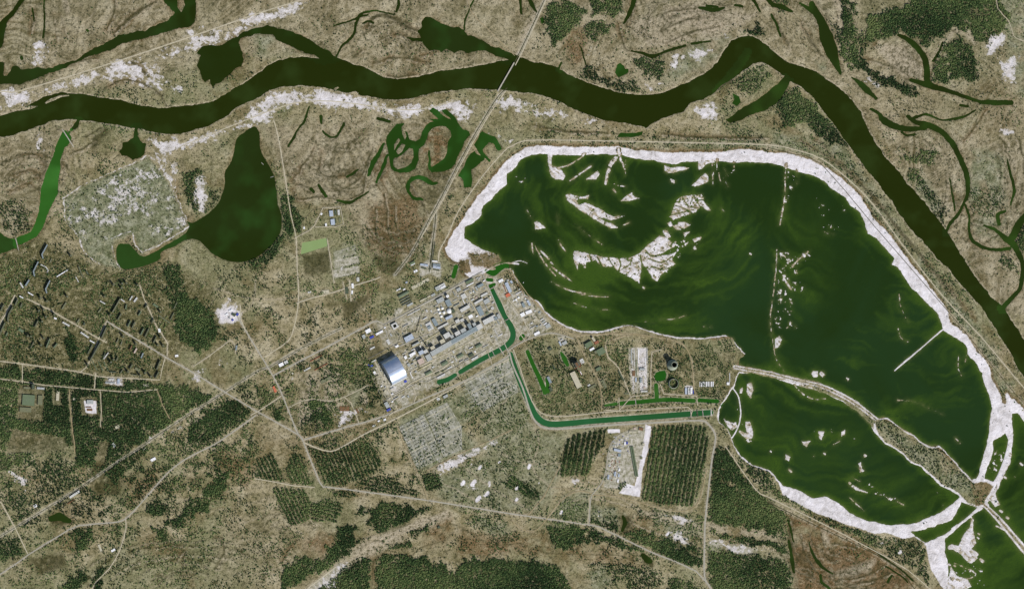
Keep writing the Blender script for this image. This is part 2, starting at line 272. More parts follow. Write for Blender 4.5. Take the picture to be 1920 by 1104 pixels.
DITCHES = [([(989,659),(1000,685),(1012,710),(1022,735)],[6,6,7,8]),([(1026,710),(1028,735)],[6,4]),([(1052,661),(1058,672),(1064,684)],[3,8,5]),([(1163,756),(1200,753),(1250,749),(1301,751)],6.5),([(1230,722),(1232,750)],6.5),([(1311,750),(1345,752)],6),([(1134,760),(1155,757)],[3,5]),([(977,634),(980,630)],7),([(912,508),(925,512),(935,506),(945,500)],[6,10,7,5]),([(914,524),(922,525)],5),([(918,536),(927,533)],4),([(855,500),(850,518)],7)]
RAMP = [(567,456),(612,447),(613,461),(565,476)]

water = Z()
ids = {}
WX += (fbm(5, 7, 2) - .5) * .9; WY += (fbm(5, 8, 2) - .5) * .9
def body(name, items):
    m = Z()
    for sm in items: add(m, sm)
    ids[name] = m; np.maximum(water, m, out=water)
body('river', [poly(RIVER, 2.5)])
body('lakes', [poly(UPPER, 2.5), poly(LOBE, 3), poly(NWCH, 3), poly(TLCH, 2), poly(SMALLP, 3), poly(TEAR, 1.5, smooth=3), poly(WESTD, 2)])
body('green', [ poly(LAG, 1.5), poly(LAGE, 2)] + [stroke(*s, amp=2.5) for s in MARSHG] + [poly(p, 1) for p, k in PONDS])
body('creek', [poly(OXB, 3)] + [stroke(*s, amp=1.6) for s in CREEKS])
body('canal', [stroke(*CANAL_IN), stroke(*CANAL_POOL, amp=.8), stroke(*CANAL_OUT)])
body('ditch', [stroke(*s) for s in DITCHES] + [poly([(1227,705),(1230,699),(1237,696),(1246,695),(1249,702),(1247,711),(1238,714),(1230,713)], .5)])
body('pond', [poly(POND_N, 2.2), poly(POND_S, 2.2), poly(POND_SE, 3.5), poly(POND_E, 2.5), poly(CHN, 2)])
body('tank', [poly(RAMP)])
body('west', [poly(WESTG, 1.5)])

# land inside the water: islands, bars, dykes
isl = Z()
for p in [[(738.3, 296.5), (744.2, 295.0), (752.9, 290.6), (767.5, 277.5), (774.8, 279.0), (776.3, 295.0), (771.9, 305.2), (761.7, 314.0), (745.6, 318.3), (738.3, 312.5), (736.1, 303.8)], [(738.3, 271.7), (747.1, 258.5), (751.5, 262.9), (744.2, 273.1), (738.3, 284.8)], [(742.7, 283.3), (752.9, 268.8), (760.2, 271.7), (752.9, 286.3), (745.6, 290.6)]]: add(isl, poly(p, 1))
for p in ([(332,-4),(345,0),(347,10),(340,25),(333,15)], [(0,213),(25,207),(55,199),(73,199),(58,205),(30,209),(0,218)], [(83,193),(95,185),(110,179),(130,178),(131,181),(113,183),(98,190),(86,195)],
          [(625,166),(633,163),(637,165),(630,169)], [(650,175),(665,171),(672,174),(680,168),(670,178)], [(1345,140),(1360,125),(1375,112),(1350,135)]):
    add(isl, poly(p, 1.0))
SAND = [[(1027,289),(1036,290),(1034,310),(1050,317),(1060,330),(1056,338),(1040,336),(1032,330),(1028,310)],[(1098,337),(1110,328),(1120,320),(1125,327),(1118,337)],
 [(1060,365),(1063,375),(1080,390),(1105,405),(1130,421),(1145,428),(1160,427),(1150,419),(1135,416),(1120,406),(1140,412),(1155,412),(1174,404),(1150,406),(1138,400),(1125,391),(1105,382),(1095,380),(1085,385),(1080,376),(1085,373),(1102,373),(1105,366),(1085,368),(1070,364)],
 [(1161,378),(1170,370),(1185,360),(1190,368),(1200,371),(1180,378)],[(1244,308),(1246,320),(1255,326),(1270,323),(1290,318),(1294,314),(1270,313),(1258,314)],[(1308,302),(1310,320),(1318,316),(1325,308),(1340,305),(1338,300)],
 [(1296,348),(1310,335),(1322,324),(1328,330),(1328,341),(1315,347),(1303,350)],[(1256,334),(1266,338),(1266,345),(1258,342)],
 [(1270,372),(1285,367),(1316,364),(1320,378),(1334,397),(1322,393),(1315,386),(1305,398),(1290,402),(1275,408),(1262,412),(1256,406),(1263,388)],
 [(1074,480),(1077,471),(1100,474),(1130,481),(1160,485),(1180,483),(1195,477),(1215,460),(1237,441),(1248,445),(1260,455),(1252,462),(1268,452),(1264,462),(1250,470),(1235,480),(1250,478),(1272,470),(1260,485),(1266,495),(1250,508),(1240,515),(1232,528),(1222,520),(1210,500),(1202,494),(1203,510),(1198,531),(1180,520),(1160,511),(1150,500),(1130,499),(1115,488),(1100,492),(1098,502),(1085,492),(1083,505),(1076,494)],
 [(1250,418),(1258,414),(1262,424),(1255,426)],[(1272,416),(1285,416),(1295,422),(1282,430),(1270,424)],[(1261,424),(1268,420),(1278,432),(1266,430)],[(1242,432),(1250,430),(1258,444),(1250,448),(1244,440)],[(1283,455),(1292,453),(1285,462)],[(1298,449),(1316,444),(1314,450),(1302,455)],[(1280,437),(1295,434),(1285,444)],
 [(1001,417),(1008,415),(1015,418),(1024,428),(1003,431)],[(1452,634),(1460,630),(1466,636),(1460,650),(1452,653)],[(1400,720),(1410,717),(1413,730),(1408,748),(1400,735)],[(1388,728),(1394,725),(1392,738),(1386,737)],
 [(1357,785),(1375,793),(1380,790),(1382,800),(1373,806),(1365,800)],[(1396,790),(1405,788),(1413,810),(1410,822),(1398,822),(1384,810),(1386,806),(1400,812)],[(1502,826),(1520,826),(1512,838),(1506,834)],[(1534,808),(1546,808),(1541,826),(1536,822)],[(1575,810),(1585,804),(1584,815),(1577,816)],
 [(1608,868),(1614,865),(1617,878),(1622,884),(1612,886)],[(1472,850),(1482,857),(1480,865),(1474,862)],[(1775.6,1023.8),(1784,1018),(1797.7,1021.8),(1807,998.8),(1818.8,987),(1820.8,968),(1826.5,973.8),(1825.6,996.8),(1830.4,1018),(1822.7,1027.6),(1834,1039),(1828.5,1045),(1820.8,1056.5),(1813,1052.6),(1801.5,1039),(1790,1031.5),(1778.5,1030.5)],[(1820,1048),(1828,1038),(1835,1046),(1822,1056)],[(1862,905),(1870,900),(1868,930),(1876,945),(1866,950),(1855,935)],
 [(1782,1060),(1795,1078),(1815,1085),(1822,1100),(1800,1110),(1775,1104)],[(1535,700),(1540,696),(1548,702),(1542,707)],[(1524,694),(1534,695),(1534,706),(1524,708),(1520,700)],[(1586,706),(1593,708),(1590,714)]]
rag = fbm(5, 31, 3); streak = fbm(9, 33, 3, GX * 0.8 + GY * 0.6, (GY * 0.8 - GX * 0.6) * 3)
for p in SAND:
    s, m = poly(p, 1.6)
    big = len(p) > 12 and p[0][1] < 600
    h = np.clip((m - 0.5) * 4 + (0.62 - (rag[s] * .6 + streak[s] * .4)) * (5 if big else 3), 0, 1) * (m > .02)
    isl[s] = np.maximum(isl[s], np.minimum(np.clip(m * 1.6, 0, 1), np.clip(h, 0, 1)))
rdg = np.abs(fbm(15, 37, 3) - .5)
for p in (SAND[8], SAND[9], SAND[2]):
    s, m = poly(p, 2); isl[s] *= 1 - (m > .2) * np.clip((.020 - rdg[s]) * 130, 0, 1) * .9
# the drained delta flats are cut by many small branching channels
CH = [([(1200,478),(1203,492),(1212,510),(1226,528)],2.0),([(1160,484),(1163,497),(1158,510)],1.6),([(1185,484),(1180,496),(1165,505)],1.4),([(1210,470),(1225,480),(1250,474),(1270,468)],1.8),([(1248,405),(1270,400),(1300,393)],1.2),([(1280,370),(1290,385),(1310,390)],1.2),([(1300,366),(1310,384),(1318,394)],1.3),([(1265,385),(1285,392),(1298,402)],1.2),([(1120,482),(1128,498)],1.8),([(1105,478),(1110,492)],1.6),([(1140,484),(1150,500)],1.3),([(1215,484),(1240,492),(1262,480)],1.4),([(1220,500),(1245,505),(1262,498)],1.4)]
for pts, w in CH: sub(isl, stroke(pts, w, 1.2))
BARS = [([(1045,316),(1065,310),(1083,300),(1097,288)],3.5),([(1067,341),(1085,328),(1108,311)],4),([(1100,337),(1115,326)],3),([(1135,345),(1140,325),(1147,306),(1156,296)],[5,7,9,8]),([(1160,280),(1164,300),(1172,316)],[6,5,6]),([(1150,344),(1160,348),(1175,350)],3),([(1173,300),(1172,330)],2.5),([(1150,355),(1155,362)],4),([(1165,423),(1181,417)],3),
 ([(997,455),(998,465),(1000,476)],[3,4,2]),([(1003,460),(1013,480),(1027,500),(1042,518)],[2,4,4,3]),([(1012,468),(1025,482),(1038,497)],[3,6,3]),([(1035,500),(1055,516),(1072,527)],[4,6,3]),([(1034,528),(1055,540),(1080,548),(1106,551)],[2,3,4,4]),([(1047,449),(1052,460),(1061,472)],[2,4,2]),([(988,394),(998,411)],2.5),([(1045,400),(1048,422)],1.5),([(1078,420),(1090,430),(1105,442),(1128,458)],[1,1.5,2,3]),([(1090,552),(1110,555),(1142,557)],3),([(1073,567),(1086,572),(1100,577)],2.2),([(1110,578),(1143,581)],1.6),([(1237,599),(1262,598),(1287,591)],2.2),([(1209,603),(1226,606)],1.8),([(1318,612),(1336,613)],1.8),
 ([(1335,305),(1337,345)],3),([(1348,325),(1352,342)],3),([(1357,313),(1365,330)],1.6),([(1356,335),(1366,352)],1.6),([(1345,300),(1344,318)],3),([(1348,388),(1358,397)],2),([(1376,305),(1377,314)],3),
 ([(1474,308),(1472,340),(1471,370),(1466,400),(1462,422)],[4,3,3,4,3]),([(1494,320),(1495,345)],2),([(1457,468),(1455,500),(1451,540),(1446,580),(1445,610),(1449,640),(1455,672),(1470,696)],[3,3,3,3,2.5,2.5,2.5,3]),
 ([(1543,432),(1550,437),(1565,440)],2),([(1468,520),(1478,535),(1485,545)],[4,5,3]),([(1485,500),(1500,484),(1515,472)],[5,3,5]),([(1685,552),(1690,576),(1703,605)],2.2),([(1684,616),(1690,634),(1702,641)],[3,2,3]),([(1797,668),(1797,690),(1803,705)],2.5),([(1813,667),(1810,678)],3),
 ([(1490,722),(1505,738),(1528,748),(1548,747)],[2,4,3,3]),([(1500,722),(1520,727),(1538,735)],2.5),([(1592,904),(1605,915),(1626,923)],[5,7,3]),([(1596,894),(1612,902)],2),([(1640,924),(1655,928),(1668,935)],2),([(1683,940),(1694,946)],3),([(1593,932),(1606,944),(1622,958)],[2,4,1]),([(1562,833),(1575,826)],3),([(1547,848),(1547,851)],4),([(1621,853),(1622,855)],5),([(1480,880),(1484,884)],4),([(1717,978),(1730,968)],2),([(1683,750),(1715,753),(1740,764),(1770,778)],[3,2,1.4,1]),([(1790,820),(1800,830)],3),
 ([(1868,985),(1893,998)],4),([(1790,1055),(1830,1075),(1800,1090)],3),([(1800,1110),(1790,1090)],5),([(1850,952),(1860,962)],4)]
for pts, w in BARS:
    s, m = stroke(pts, w, 1.2)
    isl[s] = np.maximum(isl[s], m * np.clip(1.75 - rag[s] * 1.75, 0, 1))
# speckled shoals
for p, th in (([(1474,310),(1496,320),(1492,345),(1480,382),(1462,422),(1464,385),(1470,350)],.60),([(1457,470),(1480,466),(1520,468),(1535,480),(1500,500),(1512,545),(1490,560),(1500,620),(1450,618),(1448,590)],.63),([(1645,925),(1700,930),(1690,950),(1640,935)],.66),([(1380,740),(1420,830),(1400,850),(1370,800)],.74),([(1780,1060),(1850,1050),(1850,1104),(1780,1104)],.66),([(1500,800),(1620,800),(1620,830),(1500,830)],.76),([(1865,830),(1890,830),(1880,880),(1850,905),(1855,870)],.56),([(1335,300),(1400,310),(1380,350),(1320,350)],.72),([(1255,440),(1330,440),(1310,470),(1250,520),(1240,500)],.66),([(1590,890),(1640,900),(1690,945),(1600,925)],.72),([(1520,360),(1590,380),(1580,460),(1540,470),(1530,400)],.76),([(960,325),(990,325),(985,345),(965,345)],.6)):
    s, m = poly(p, 4, edge=6)
    v = fbm(4.5, 51, 2)[s] * .6 + streak[s] * .4
    isl[s] = np.maximum(isl[s], np.clip((v * m - th * .93) * 14, 0, 1))
# little mounds left by the cranes in the shallow east pond
MOUNDS = [(1893,852,3),(1915,870,4),(1885,895,3.5),(1852,945,3),(1877,958,4),(1889,970,4),(1903,893,1.5),(1835,1000,3),(1834,1008,3),(1829,1037,6),(1841,1050,5),(1819,1049,6),(1780,1058,3),(1790,1060,3),(1408,826,2),(1526,855,1.6),(1546,850,3),(1623,853,3),(1482,882,3),(1454,300,0),(1407,476,3),(1207,539,3),(1758,923,1.5),(1768,947,1.2),(1445,846,2.5)]
for x, y, r in MOUNDS:
    if r: add(isl, stroke([(x - r * .4, y - r * .3), (x + r * .4, y + r * .3)], r * 1.3, .8))
# dykes, roads on banks, jetty
DYKES = [([(1378,688),(1410,694),(1440,699),(1490,712),(1540,724),(1580,742),(1615,764),(1648,790)],8),([(1783,606),(1760,624),(1730,650),(1700,675),(1677,695)],[3,3,2.5,4,2.2]),([(1375,728),(1385,745),(1389,775),(1383,802),(1373,820)],2.8),
 ([(1887,740),(1892,780),(1893,820),(1888,848),(1876,883),(1862,910),(1845,943)],5),([(1843,943),(1815,970),(1772,1003),(1735,1020)],4.5),([(1843,943),(1870,970),(1900,1005),(1930,1040),(1990,1100),(2060,1180)],[8,11,13,14,14,14]),([(1826,900),(1845,900),(1860,910)],6),([(960,492),(975,489),(988,493)],2),([(905,512),(930,498),(950,493),(972,495)],3.5),([(950,503),(958,504)],2),([(0,0),(0,0)],0)]
for pts, w in DYKES[:-1]: add(isl, stroke(pts, w, .6))
PENIN = [(1643,790),(1650,785),(1665,785),(1680,797),(1700,810),(1714,817),(1727,829),(1747,839),(1762,838),(1775,850),(1790,865),(1800,878),(1812,890),(1825,905),(1850,903),(1862,912),(1852,928),(1842,945),(1832,947),(1815,943),(1805,932),(1790,920),(1765,907),(1745,887),(1727,872),(1707,865),(1692,850),(1672,837),(1660,830),(1645,815),(1640,802)]
add(isl, poly(PENIN, 2))
# gaps in the canals where gates and causeways stand
for pts, w in (([(1317,768),(1318,779)],2.5),([(1333,768),(1334,779)],3.0),([(1191,748),(1192,758)],2),([(912,530),(928,529)],3),([(925,520),(918,538)],.1)): add(isl, stroke(pts, w))
water = np.minimum(water, 1 - isl)
for k in ids: pass
# ------------------------------------------------------------------ ground cover
sand, floor_, rust, sage, paved, dark, flood, urban, pale = (Z() for _ in range(9))
patch = fbm(34, 61, 4); fine = fbm(10, 63, 3); big = fbm(120, 65, 3)
def cover(layer, pts, v=1.0, amp=4, edge=4, noise=None, lo=.4, hi=.6):
    s, m = poly(pts, amp, edge=edge)
    if noise is not None: m = m * np.clip((noise[s] - lo) / (hi - lo), 0, 1)
    layer[s] = np.maximum(layer[s], m * v)
# beaches of the drained pond: everything between the embankment and the water
BEACH_N = [(832,466),(840,451),(852,431),(870,406),(885,383),(905,358),(925,331),(940,313),(960,293),(985,278),(1005,273),(1040,273),(1080,274),(1130,275),(1160,273),(1180,280),(1220,283),(1270,286),(1310,285),(1340,286),(1370,282),(1400,280),(1430,282),(1440,285),(1477,288),(1522,300),(1552,318),(1580,336),(1600,353),(1620,378),(1640,411),(1660,431),(1680,456),(1695,476),(1710,496),(1730,518),(1744,538),(1755,552),(1780,584),(1782,607),(1797,614),(1815,632),(1830,657),(1850,677),(1857,692),(1862,712),(1873,730),(1880,754),(1886,757),(1888,735),(1920,768),(1990,820),(2100,880),(2100,960),(1920,797),(1903,776),(1900,830),(1893,870),(1872,915),(1848,952),(1835,950),(1820,890),(1750,830),(1645,775),(1500,700),(1385,683),(1398,665),(1386,642),(1374,629),(1340,632),(1200,611),(1178,606),(1092,618),(1050,604),(1018,580),(1000,562),(985,553),(967,524),(958,503),(930,498),(905,512),(880,520),(868,512),(864,495),(845,487),(836,478)]
s, m = poly(BEACH_N, 2.5, edge=6); rust[s] = np.maximum(rust[s], np.clip(m * 4, 0, 1) * .6); s, m = poly([(x, y) for x, y in BEACH_N], 1.0); cover(sand, BEACH_N, amp=3.0, edge=1.5)
# scalloped outer edge of the beach
BEACH_S = [(1366,800),(1374,830),(1388,858),(1410,873),(1440,884),(1450,892),(1460,906),(1467,927),(1485,938),(1522,958),(1547,968),(1580,980),(1610,990),(1640,1001),(1660,998),(1692,1010),(1706,1007),(1713,1006),(1735,1020),(1741,1050),(1746,1070),(1770,1106),(1790,1140),(1900,1200),(1900,1110),(1843,950),(1815,940),(1760,900),(1700,855),(1640,805),(1580,750),(1500,718),(1385,696),(1375,722),(1362,742),(1347,765),(1345,788)]
cover(sand, BEACH_S, amp=1.5, edge=1.5)
s, m = poly([(p[0] * 1.0, p[1]) for p in PENIN], 1.5); hole = Z(); hole[s] = m
near_w = blur((water > .5).astype(float), 2)
keep = hole * np.clip(1 - near_w * 3.2, 0, 1)
sand *= 1 - keep
rim = blur((water > .5).astype(float), 1)
DY = Z()
for pts, w in DYKES[:1] + DYKES[5:6]: add(DY, stroke(pts, [max(1.5, (ww if isinstance(w, list) else w) * .33) for ww in (w if isinstance(w, list) else [w] * len(pts))]))
sand *= 1 - DY * .85
isand = isl * (1 - hole) * (GX > 820) * (GY > 270) * (1 - DY * .85); np.maximum(pale, isand, out=pale); np.maximum(sand, isand * 1, out=sand); im_ = (isl > .02) & (GX > 820) & (GY > 270) & (hole < .3) & (blur(np.clip(isl, 0, 1), 3) < .96); DK = Z()
for pts, w in DYKES[:-1]: add(DK, stroke(pts, (max(w) if isinstance(w, list) else w) + 3))
im_ &= DK < .3; sand[im_] = (isl * np.clip(.84 + (streak - .5) * 2.0 + (rag - .5) * 1.0, .5, .97))[im_]
for pts, w in (([(985,552),(1008,563),(1022,582),(1040,599),(1065,613),(1092,621),(1130,621),(1155,614),(1177,608),(1200,614),(1230,624),(1260,631),(1285,633),(1322,633),(1360,628),(1374,632),(1383,648),(1396,662)],4.5),([(1385,700),(1376,724),(1364,742),(1349,765),(1348,788),(1364,802),(1372,822),(1386,852),(1408,870),(1440,881),(1452,892)],3.5),([(1650,786),(1665,785),(1682,797),(1700,811),(1714,817),(1727,829),(1747,839),(1764,838),(1776,850),(1790,865),(1800,878),(1813,891),(1826,904)],3.2),([(1640,795),(1645,815),(1660,830),(1675,839),(1692,851),(1707,867),(1727,875),(1745,890),(1765,909),(1788,920),(1802,932),(1815,944)],5)):
    add(sand, stroke(pts, w, 1.2))
# swampy corner of the beach
cover(sage, [(885,470),(960,478),(965,495),(930,500),(890,495)], .9, 2, 2); sub(sand, poly([(878,474),(930,474),(965,484),(960,500),(920,505),(880,500)], 4, edge=5), .6); cover(dark, [(842,478),(866,470),(872,490),(868,510),(880,518),(862,512),(856,495),(842,492)], .55, 2, 3); sub(sand, poly([(862,488),(880,486),(884,510),(865,515)], 3, edge=3), .7)
# fringes: thin pale strand along river and canals
strand = np.clip(near_w * 4, 0, 1) * (1 - water) * .5
rv = blur(ids['river'], 1)
np.maximum(pale, np.clip(rv * 3, 0, 1) * .8 * (fine > .38), out=pale)
cn = blur(np.maximum(ids['canal'], ids['ditch'] * .6), 1); np.maximum(paved, np.clip(cn * 3.2, 0, 1) * .75 * (GX > 820), out=paved)
green_rim = blur(np.maximum(np.maximum(np.maximum(ids['green'], ids['west']), ids['creek']), ids['lakes']), 2)
np.maximum(dark, np.clip(green_rim * 2, 0, 1) * .55 * (patch > .5), out=dark); np.maximum(rust, np.clip(green_rim * 2, 0, 1) * .45 * (patch < .5), out=rust)
sand *= 1 - .10 * np.clip(blur((water > .5).astype(float), 4) * 3, 0, 1) * (fbm(14, 641, 3) > .44)
# white wind-blown sand
SW = [([(62,82),(80,74),(92,88),(88,108),(72,124),(60,118)],.75),([(0,165),(60,168),(150,145),(260,110),(380,68),(480,30),(560,0),(600,0),(500,50),(400,85),(300,120),(200,150),(80,180),(40,200),(0,200)],.74),
 ([(180,130),(260,95),(290,110),(310,150),(330,170),(300,180),(270,165),(240,150),(200,160)],.5),([(310,95),(350,95),(345,125),(330,120),(320,105)],.55),([(300,150),(345,160),(340,175),(315,170)],.6),([(340,60),(380,40),(385,70),(400,80),(360,85)],.55),([(440,35),(480,20),(480,50),(450,48)],.7),
 ([(270,258),(300,256),(345,262),(440,230),(480,195),(520,168),(600,166),(660,175),(740,195),(800,196),(850,185),(900,192),(880,240),(860,240),(850,215),(810,203),(770,225),(740,222),(650,205),(560,198),(515,205),(440,245),(340,285),(300,290)],.78),
 ([(440,232),(480,205),(520,208),(510,225),(470,245),(445,248)],.8),([(925,185),(960,178),(990,195),(1040,205),(1100,222),(1140,232),(1100,235),(1040,228),(990,215),(960,200),(940,215)],.68),([(985,228),(1015,222),(1022,242),(1000,246)],.7),([(900,225),(915,235),(960,262),(955,270),(910,245)],.62),([(860,218),(895,225),(900,240),(875,245)],.8),
 ([(1210,160),(1240,150),(1255,120),(1265,100),(1278,95),(1275,135),(1250,145),(1215,172)],.62),([(1286,90),(1330,88),(1342,96),(1325,108),(1302,120),(1292,112)],.72),([(1290,210),(1310,195),(1345,195),(1355,215),(1345,230),(1310,222)],.68),([(1340,75),(1365,64),(1370,68),(1345,82)],.6),([(1095,98),(1118,80),(1120,90),(1100,118)],.5),
 ([(1840,85),(1860,60),(1885,58),(1893,72),(1875,90),(1855,105),(1845,100)],.62),([(1870,110),(1910,100),(1905,160),(1880,155)],.5),([(1610,140),(1660,160),(1680,178),(1650,172),(1620,158)],.45),([(1860,225),(1900,240),(1915,265),(1880,260)],.46),
 ([(60,250),(90,255),(85,300),(68,298)],.52),([(300,276),(316,276),(312,310),(306,315)],.75),([(322,304),(336,306),(338,328),(325,332)],.78),([(282,276),(315,300),(330,330),(345,400),(352,425),(340,425),(320,350),(290,310)],.5),([(365,335),(385,320),(395,345),(400,370),(385,400),(370,400),(362,360)],.62),
 ([(1215,985),(1260,990),(1320,1010),(1300,1030),(1250,1010),(1255,1000)],.52),([(1265,960),(1300,975),(1280,985),(1240,965)],.56),([(1330,1008),(1400,1020),(1430,1030),(1380,1040),(1330,1022)],.56),([(1060,885),(1095,895),(1110,910),(1070,905)],.6),([(1117,842),(1135,850),(1135,862),(1122,852)],.7),([(1120,958),(1132,958),(1128,978),(1119,975)],.6),([(815,870),(850,855),(900,835),(930,820),(935,830),(880,860),(830,895),(815,892)],.56),
 ([(845,920),(862,912),(872,905),(865,922)],.55),([(880,910),(895,903),(895,912),(884,918)],.6),([(905,925),(915,922),(912,942),(900,944)],.6),([(632,1104),(580,1104),(640,1052),(655,1050)],.7),([(400,588),(430,560),(450,575),(455,595),(440,612),(412,605)],.86),([(634,775),(660,760),(690,755),(692,770),(660,800),(632,800)],.52),([(1610,1010),(1680,1012),(1700,1020),(1670,1020)],.5),([(1680,1025),(1700,1030),(1690,1040)],.6),
 ([(270,825),(300,820),(360,785),(345,800),(300,830)],.55),([(0,168),(40,185),(60,190),(20,212),(0,214)],.6),([(350,690),(355,700),(385,690),(375,715),(355,712)],.45),([(406,665),(420,666),(424,685),(410,684)],.75),([(520,690),(560,700),(555,720)],.3),([(0,872),(30,870),(70,905),(50,920),(20,900)],.35)]
for p, v in SW:
    s, m = poly(p, 9, edge=11)
    q = m * np.clip(.31 + v * .62 + (fbm(30, 71, 4)[s] - .5) * 1.4 + (fbm(8, 72, 2, (GX * .9 + GY * .43), (GY * .9 - GX * .43) * 2.2)[s] - .5) * .7, 0, .9)
    if v > .84: q = m * .95
    sand[s] = np.maximum(sand[s], q)
for x, y, r in [(900,876,4),(884,870,2),(868,905,5),(888,905,6),(917,910,3),(913,925,5),(897,935,6),(970,915,3.5),(968,935,3.5),(992,874,5),(1052,960,4),(1251,1000,4),(640,770,3),(1687,1034,4),(916,905,3),(936,866,2.5),(1010,905,2)]:
    add(sand, stroke([(x - r * .3, y + r * .4), (x + r * .3, y - r * .4)], r * 1.5, 2))
# embankment edge grass, reservoir terrace and other soft covers
TERR = [(120,372),(150,352),(200,330),(240,312),(275,295),(300,320),(325,360),(350,412),(350,422),(300,455),(265,475),(250,440),(215,450),(208,470),(225,503),(195,498),(165,480),(145,440),(122,410)]
cover(sage, TERR, 1, 3, 3)
s, m = poly(TERR, 2, edge=4); sand[s] = np.maximum(sand[s], m * np.clip(.30 + (patch[s] * .6 + fine[s] * .4 - .5) * 2.2, 0, .62))
for pts in ([(118,372),(150,350),(240,310),(275,292)],[(275,292),(300,310),(325,355),(350,415),(350,428),(300,458),(266,474)],[(120,375),(122,412),(145,440),(160,475),(190,498)],[(208,450),(212,475),(226,505)],[(208,448),(245,434),(252,455),(266,474)]): add(sand, stroke(pts, 3.4, 2.5), .72)
for p in ([(745,785),(790,775),(850,740),(900,715),(955,668),(965,690),(975,730),(905,770),(860,800),(910,845),(860,855),(795,885),(780,880),(760,820)],): cover(sage, p, .85, 4, 5)
cover(sage, [(960,700),(985,770),(1010,810),(1060,815),(1050,890),(1040,920),(1010,960),(900,960),(830,940),(800,900),(910,850),(900,780)], .75, 6, 8)
for p in ([(1050,930),(1105,920),(1100,975),(1040,970)],[(1110,935),(1160,935),(1150,975),(1110,980)],[(1215,980),(1290,1010),(1260,1000),(1200,995)],[(1090,1065),(1130,1060),(1150,1090),(1130,1104),(1090,1104)],[(890,965),(960,985),(940,1010),(900,990)],[(1320,1015),(1480,1050),(1480,1062),(1320,1035)],[(1700,340),(1740,330),(1770,400),(1750,440),(1710,380)],[(1820,276),(1880,290),(1890,420),(1830,440),(1815,380)],[(1840,440),(1880,440),(1885,462),(1850,460)],[(1510,110),(1560,110),(1575,140),(1540,135)],[(1870,-20),(2070,-20),(2070,250),(1900,170)],[(1450,250),(1580,270),(1900,700),(1895,760),(1700,470),(1480,285),(1150,268)],[(480,60),(515,70),(545,100),(480,105)],[(1320,60),(1370,70),(1360,100),(1290,140),(1230,165)],[(620,465),(668,458),(675,510),(625,522)],[(1490,1020),(1490,1104),(1460,1104)],[(1640,790),(1760,840),(1850,930),(1800,930),(1700,860)]):
    cover(sage, p, .85, 7, 8, patch, .3, .5)
cover(urban, [(-150,470),(60,445),(130,470),(200,505),(330,500),(400,540),(420,640),(320,660),(305,712),(150,700),(-150,680)], 1, 6, 10)
cover(urban, [(480,760),(700,660),(740,770),(560,820)], .7, 8, 10)
cover(urban, [(960,660),(1390,660),(1380,740),(1200,770),(1010,780)], .6, 8, 10)
cover(urban, [(820,240),(880,260),(820,400),(780,480),(700,420),(760,330)], .6, 10, 10)
cover(rust, [(785,262),(820,238),(842,262),(836,300),(812,325),(795,300)], .8, 5, 5, fine, .3, .55); cover(rust, [(700,330),(720,280),(735,250),(738,290),(722,350)], .7, 5, 5, fine, .35, .6); cover(dark, [(1475,975),(1530,985),(1560,1030),(1500,1090),(1478,1060)], .7, 9, 9, patch, .45, .6); cover(dark, [(1560,1010),(1650,1050),(1700,1090),(1600,1104)], .7, 9, 9, patch, .48, .6); cover(dark, [(690,440),(780,430),(780,480),(720,500)], .55, 9, 9, patch, .48, .62)
for p in ([(690,450),(720,440),(745,470),(760,480),(775,465),(770,490),(740,490),(700,475)],[(690,385),(760,380),(780,430),(770,480),(720,480),(690,440)],[(1470,960),(1560,980),(1700,1070),(1740,1104),(1495,1104)],[(800,985),(840,965),(850,1000),(830,1020),(800,1020)],[(960,1000),(1030,1000),(1120,1020),(1180,1040),(1200,1060),(1100,1050),(1000,1040),(900,1020)],[(860,990),(960,1020),(960,1040),(860,1040)],[(600,1000),(640,1010),(600,1050),(560,1020)],[(1160,960),(1220,965),(1220,1000),(1170,1000)],[(330,340),(345,400),(365,412),(355,425),(335,400)],[(230,450),(245,440),(255,460)],[(420,840),(480,870),(460,910),(400,880)],[(690,1040),(720,1040),(705,1104),(685,1104)],[(1050,60),(1090,40),(1100,110),(1080,130)],[(230,890),(300,880),(300,920),(240,950)],[(120,240),(130,320),(108,340)]):
    cover(rust, p, .8, 8, 10, fine * .4 + patch * .6, .3, .6)
for p in ([(570,480),(612,470),(618,510),(572,515)],[(695,475),(745,485),(760,505),(735,515),(705,500)],[(1165,965),(1185,965),(1180,1000),(1160,1000)],[(90,965),(125,960),(132,978),(112,985),(95,980)],[(1475,985),(1485,980),(1490,1030),(1487,1075),(1480,1060)],[(640,570),(690,552),(695,560),(650,600)],[(170,260),(200,235),(205,245),(175,290)],[(60,1045),(120,1035),(125,1060),(70,1080)],[(168,870),(240,850),(225,930),(175,925)],[(345,890),(370,895),(355,905)],[(1350,150),(1380,130),(1370,160),(1340,170)],[(1205,1040),(1220,1045),(1222,1055),(1205,1060)]):
    cover(dark, p, .95, 4, 5, fine, .15, .4)
for pts, w in (([(1480,985),(1484,1030),(1489,1070)],5),([(1518,1022),(1530,1045),(1545,1062),(1560,1073)],3),([(1540,1085),(1555,1104)],4),([(1617,1018),(1650,1040),(1700,1075),(1735,1110)],2.5),([(1205,1040),(1215,1050),(1222,1058)],9),([(1168,990),(1172,970)],6)): add(dark, stroke(pts, w, 2))
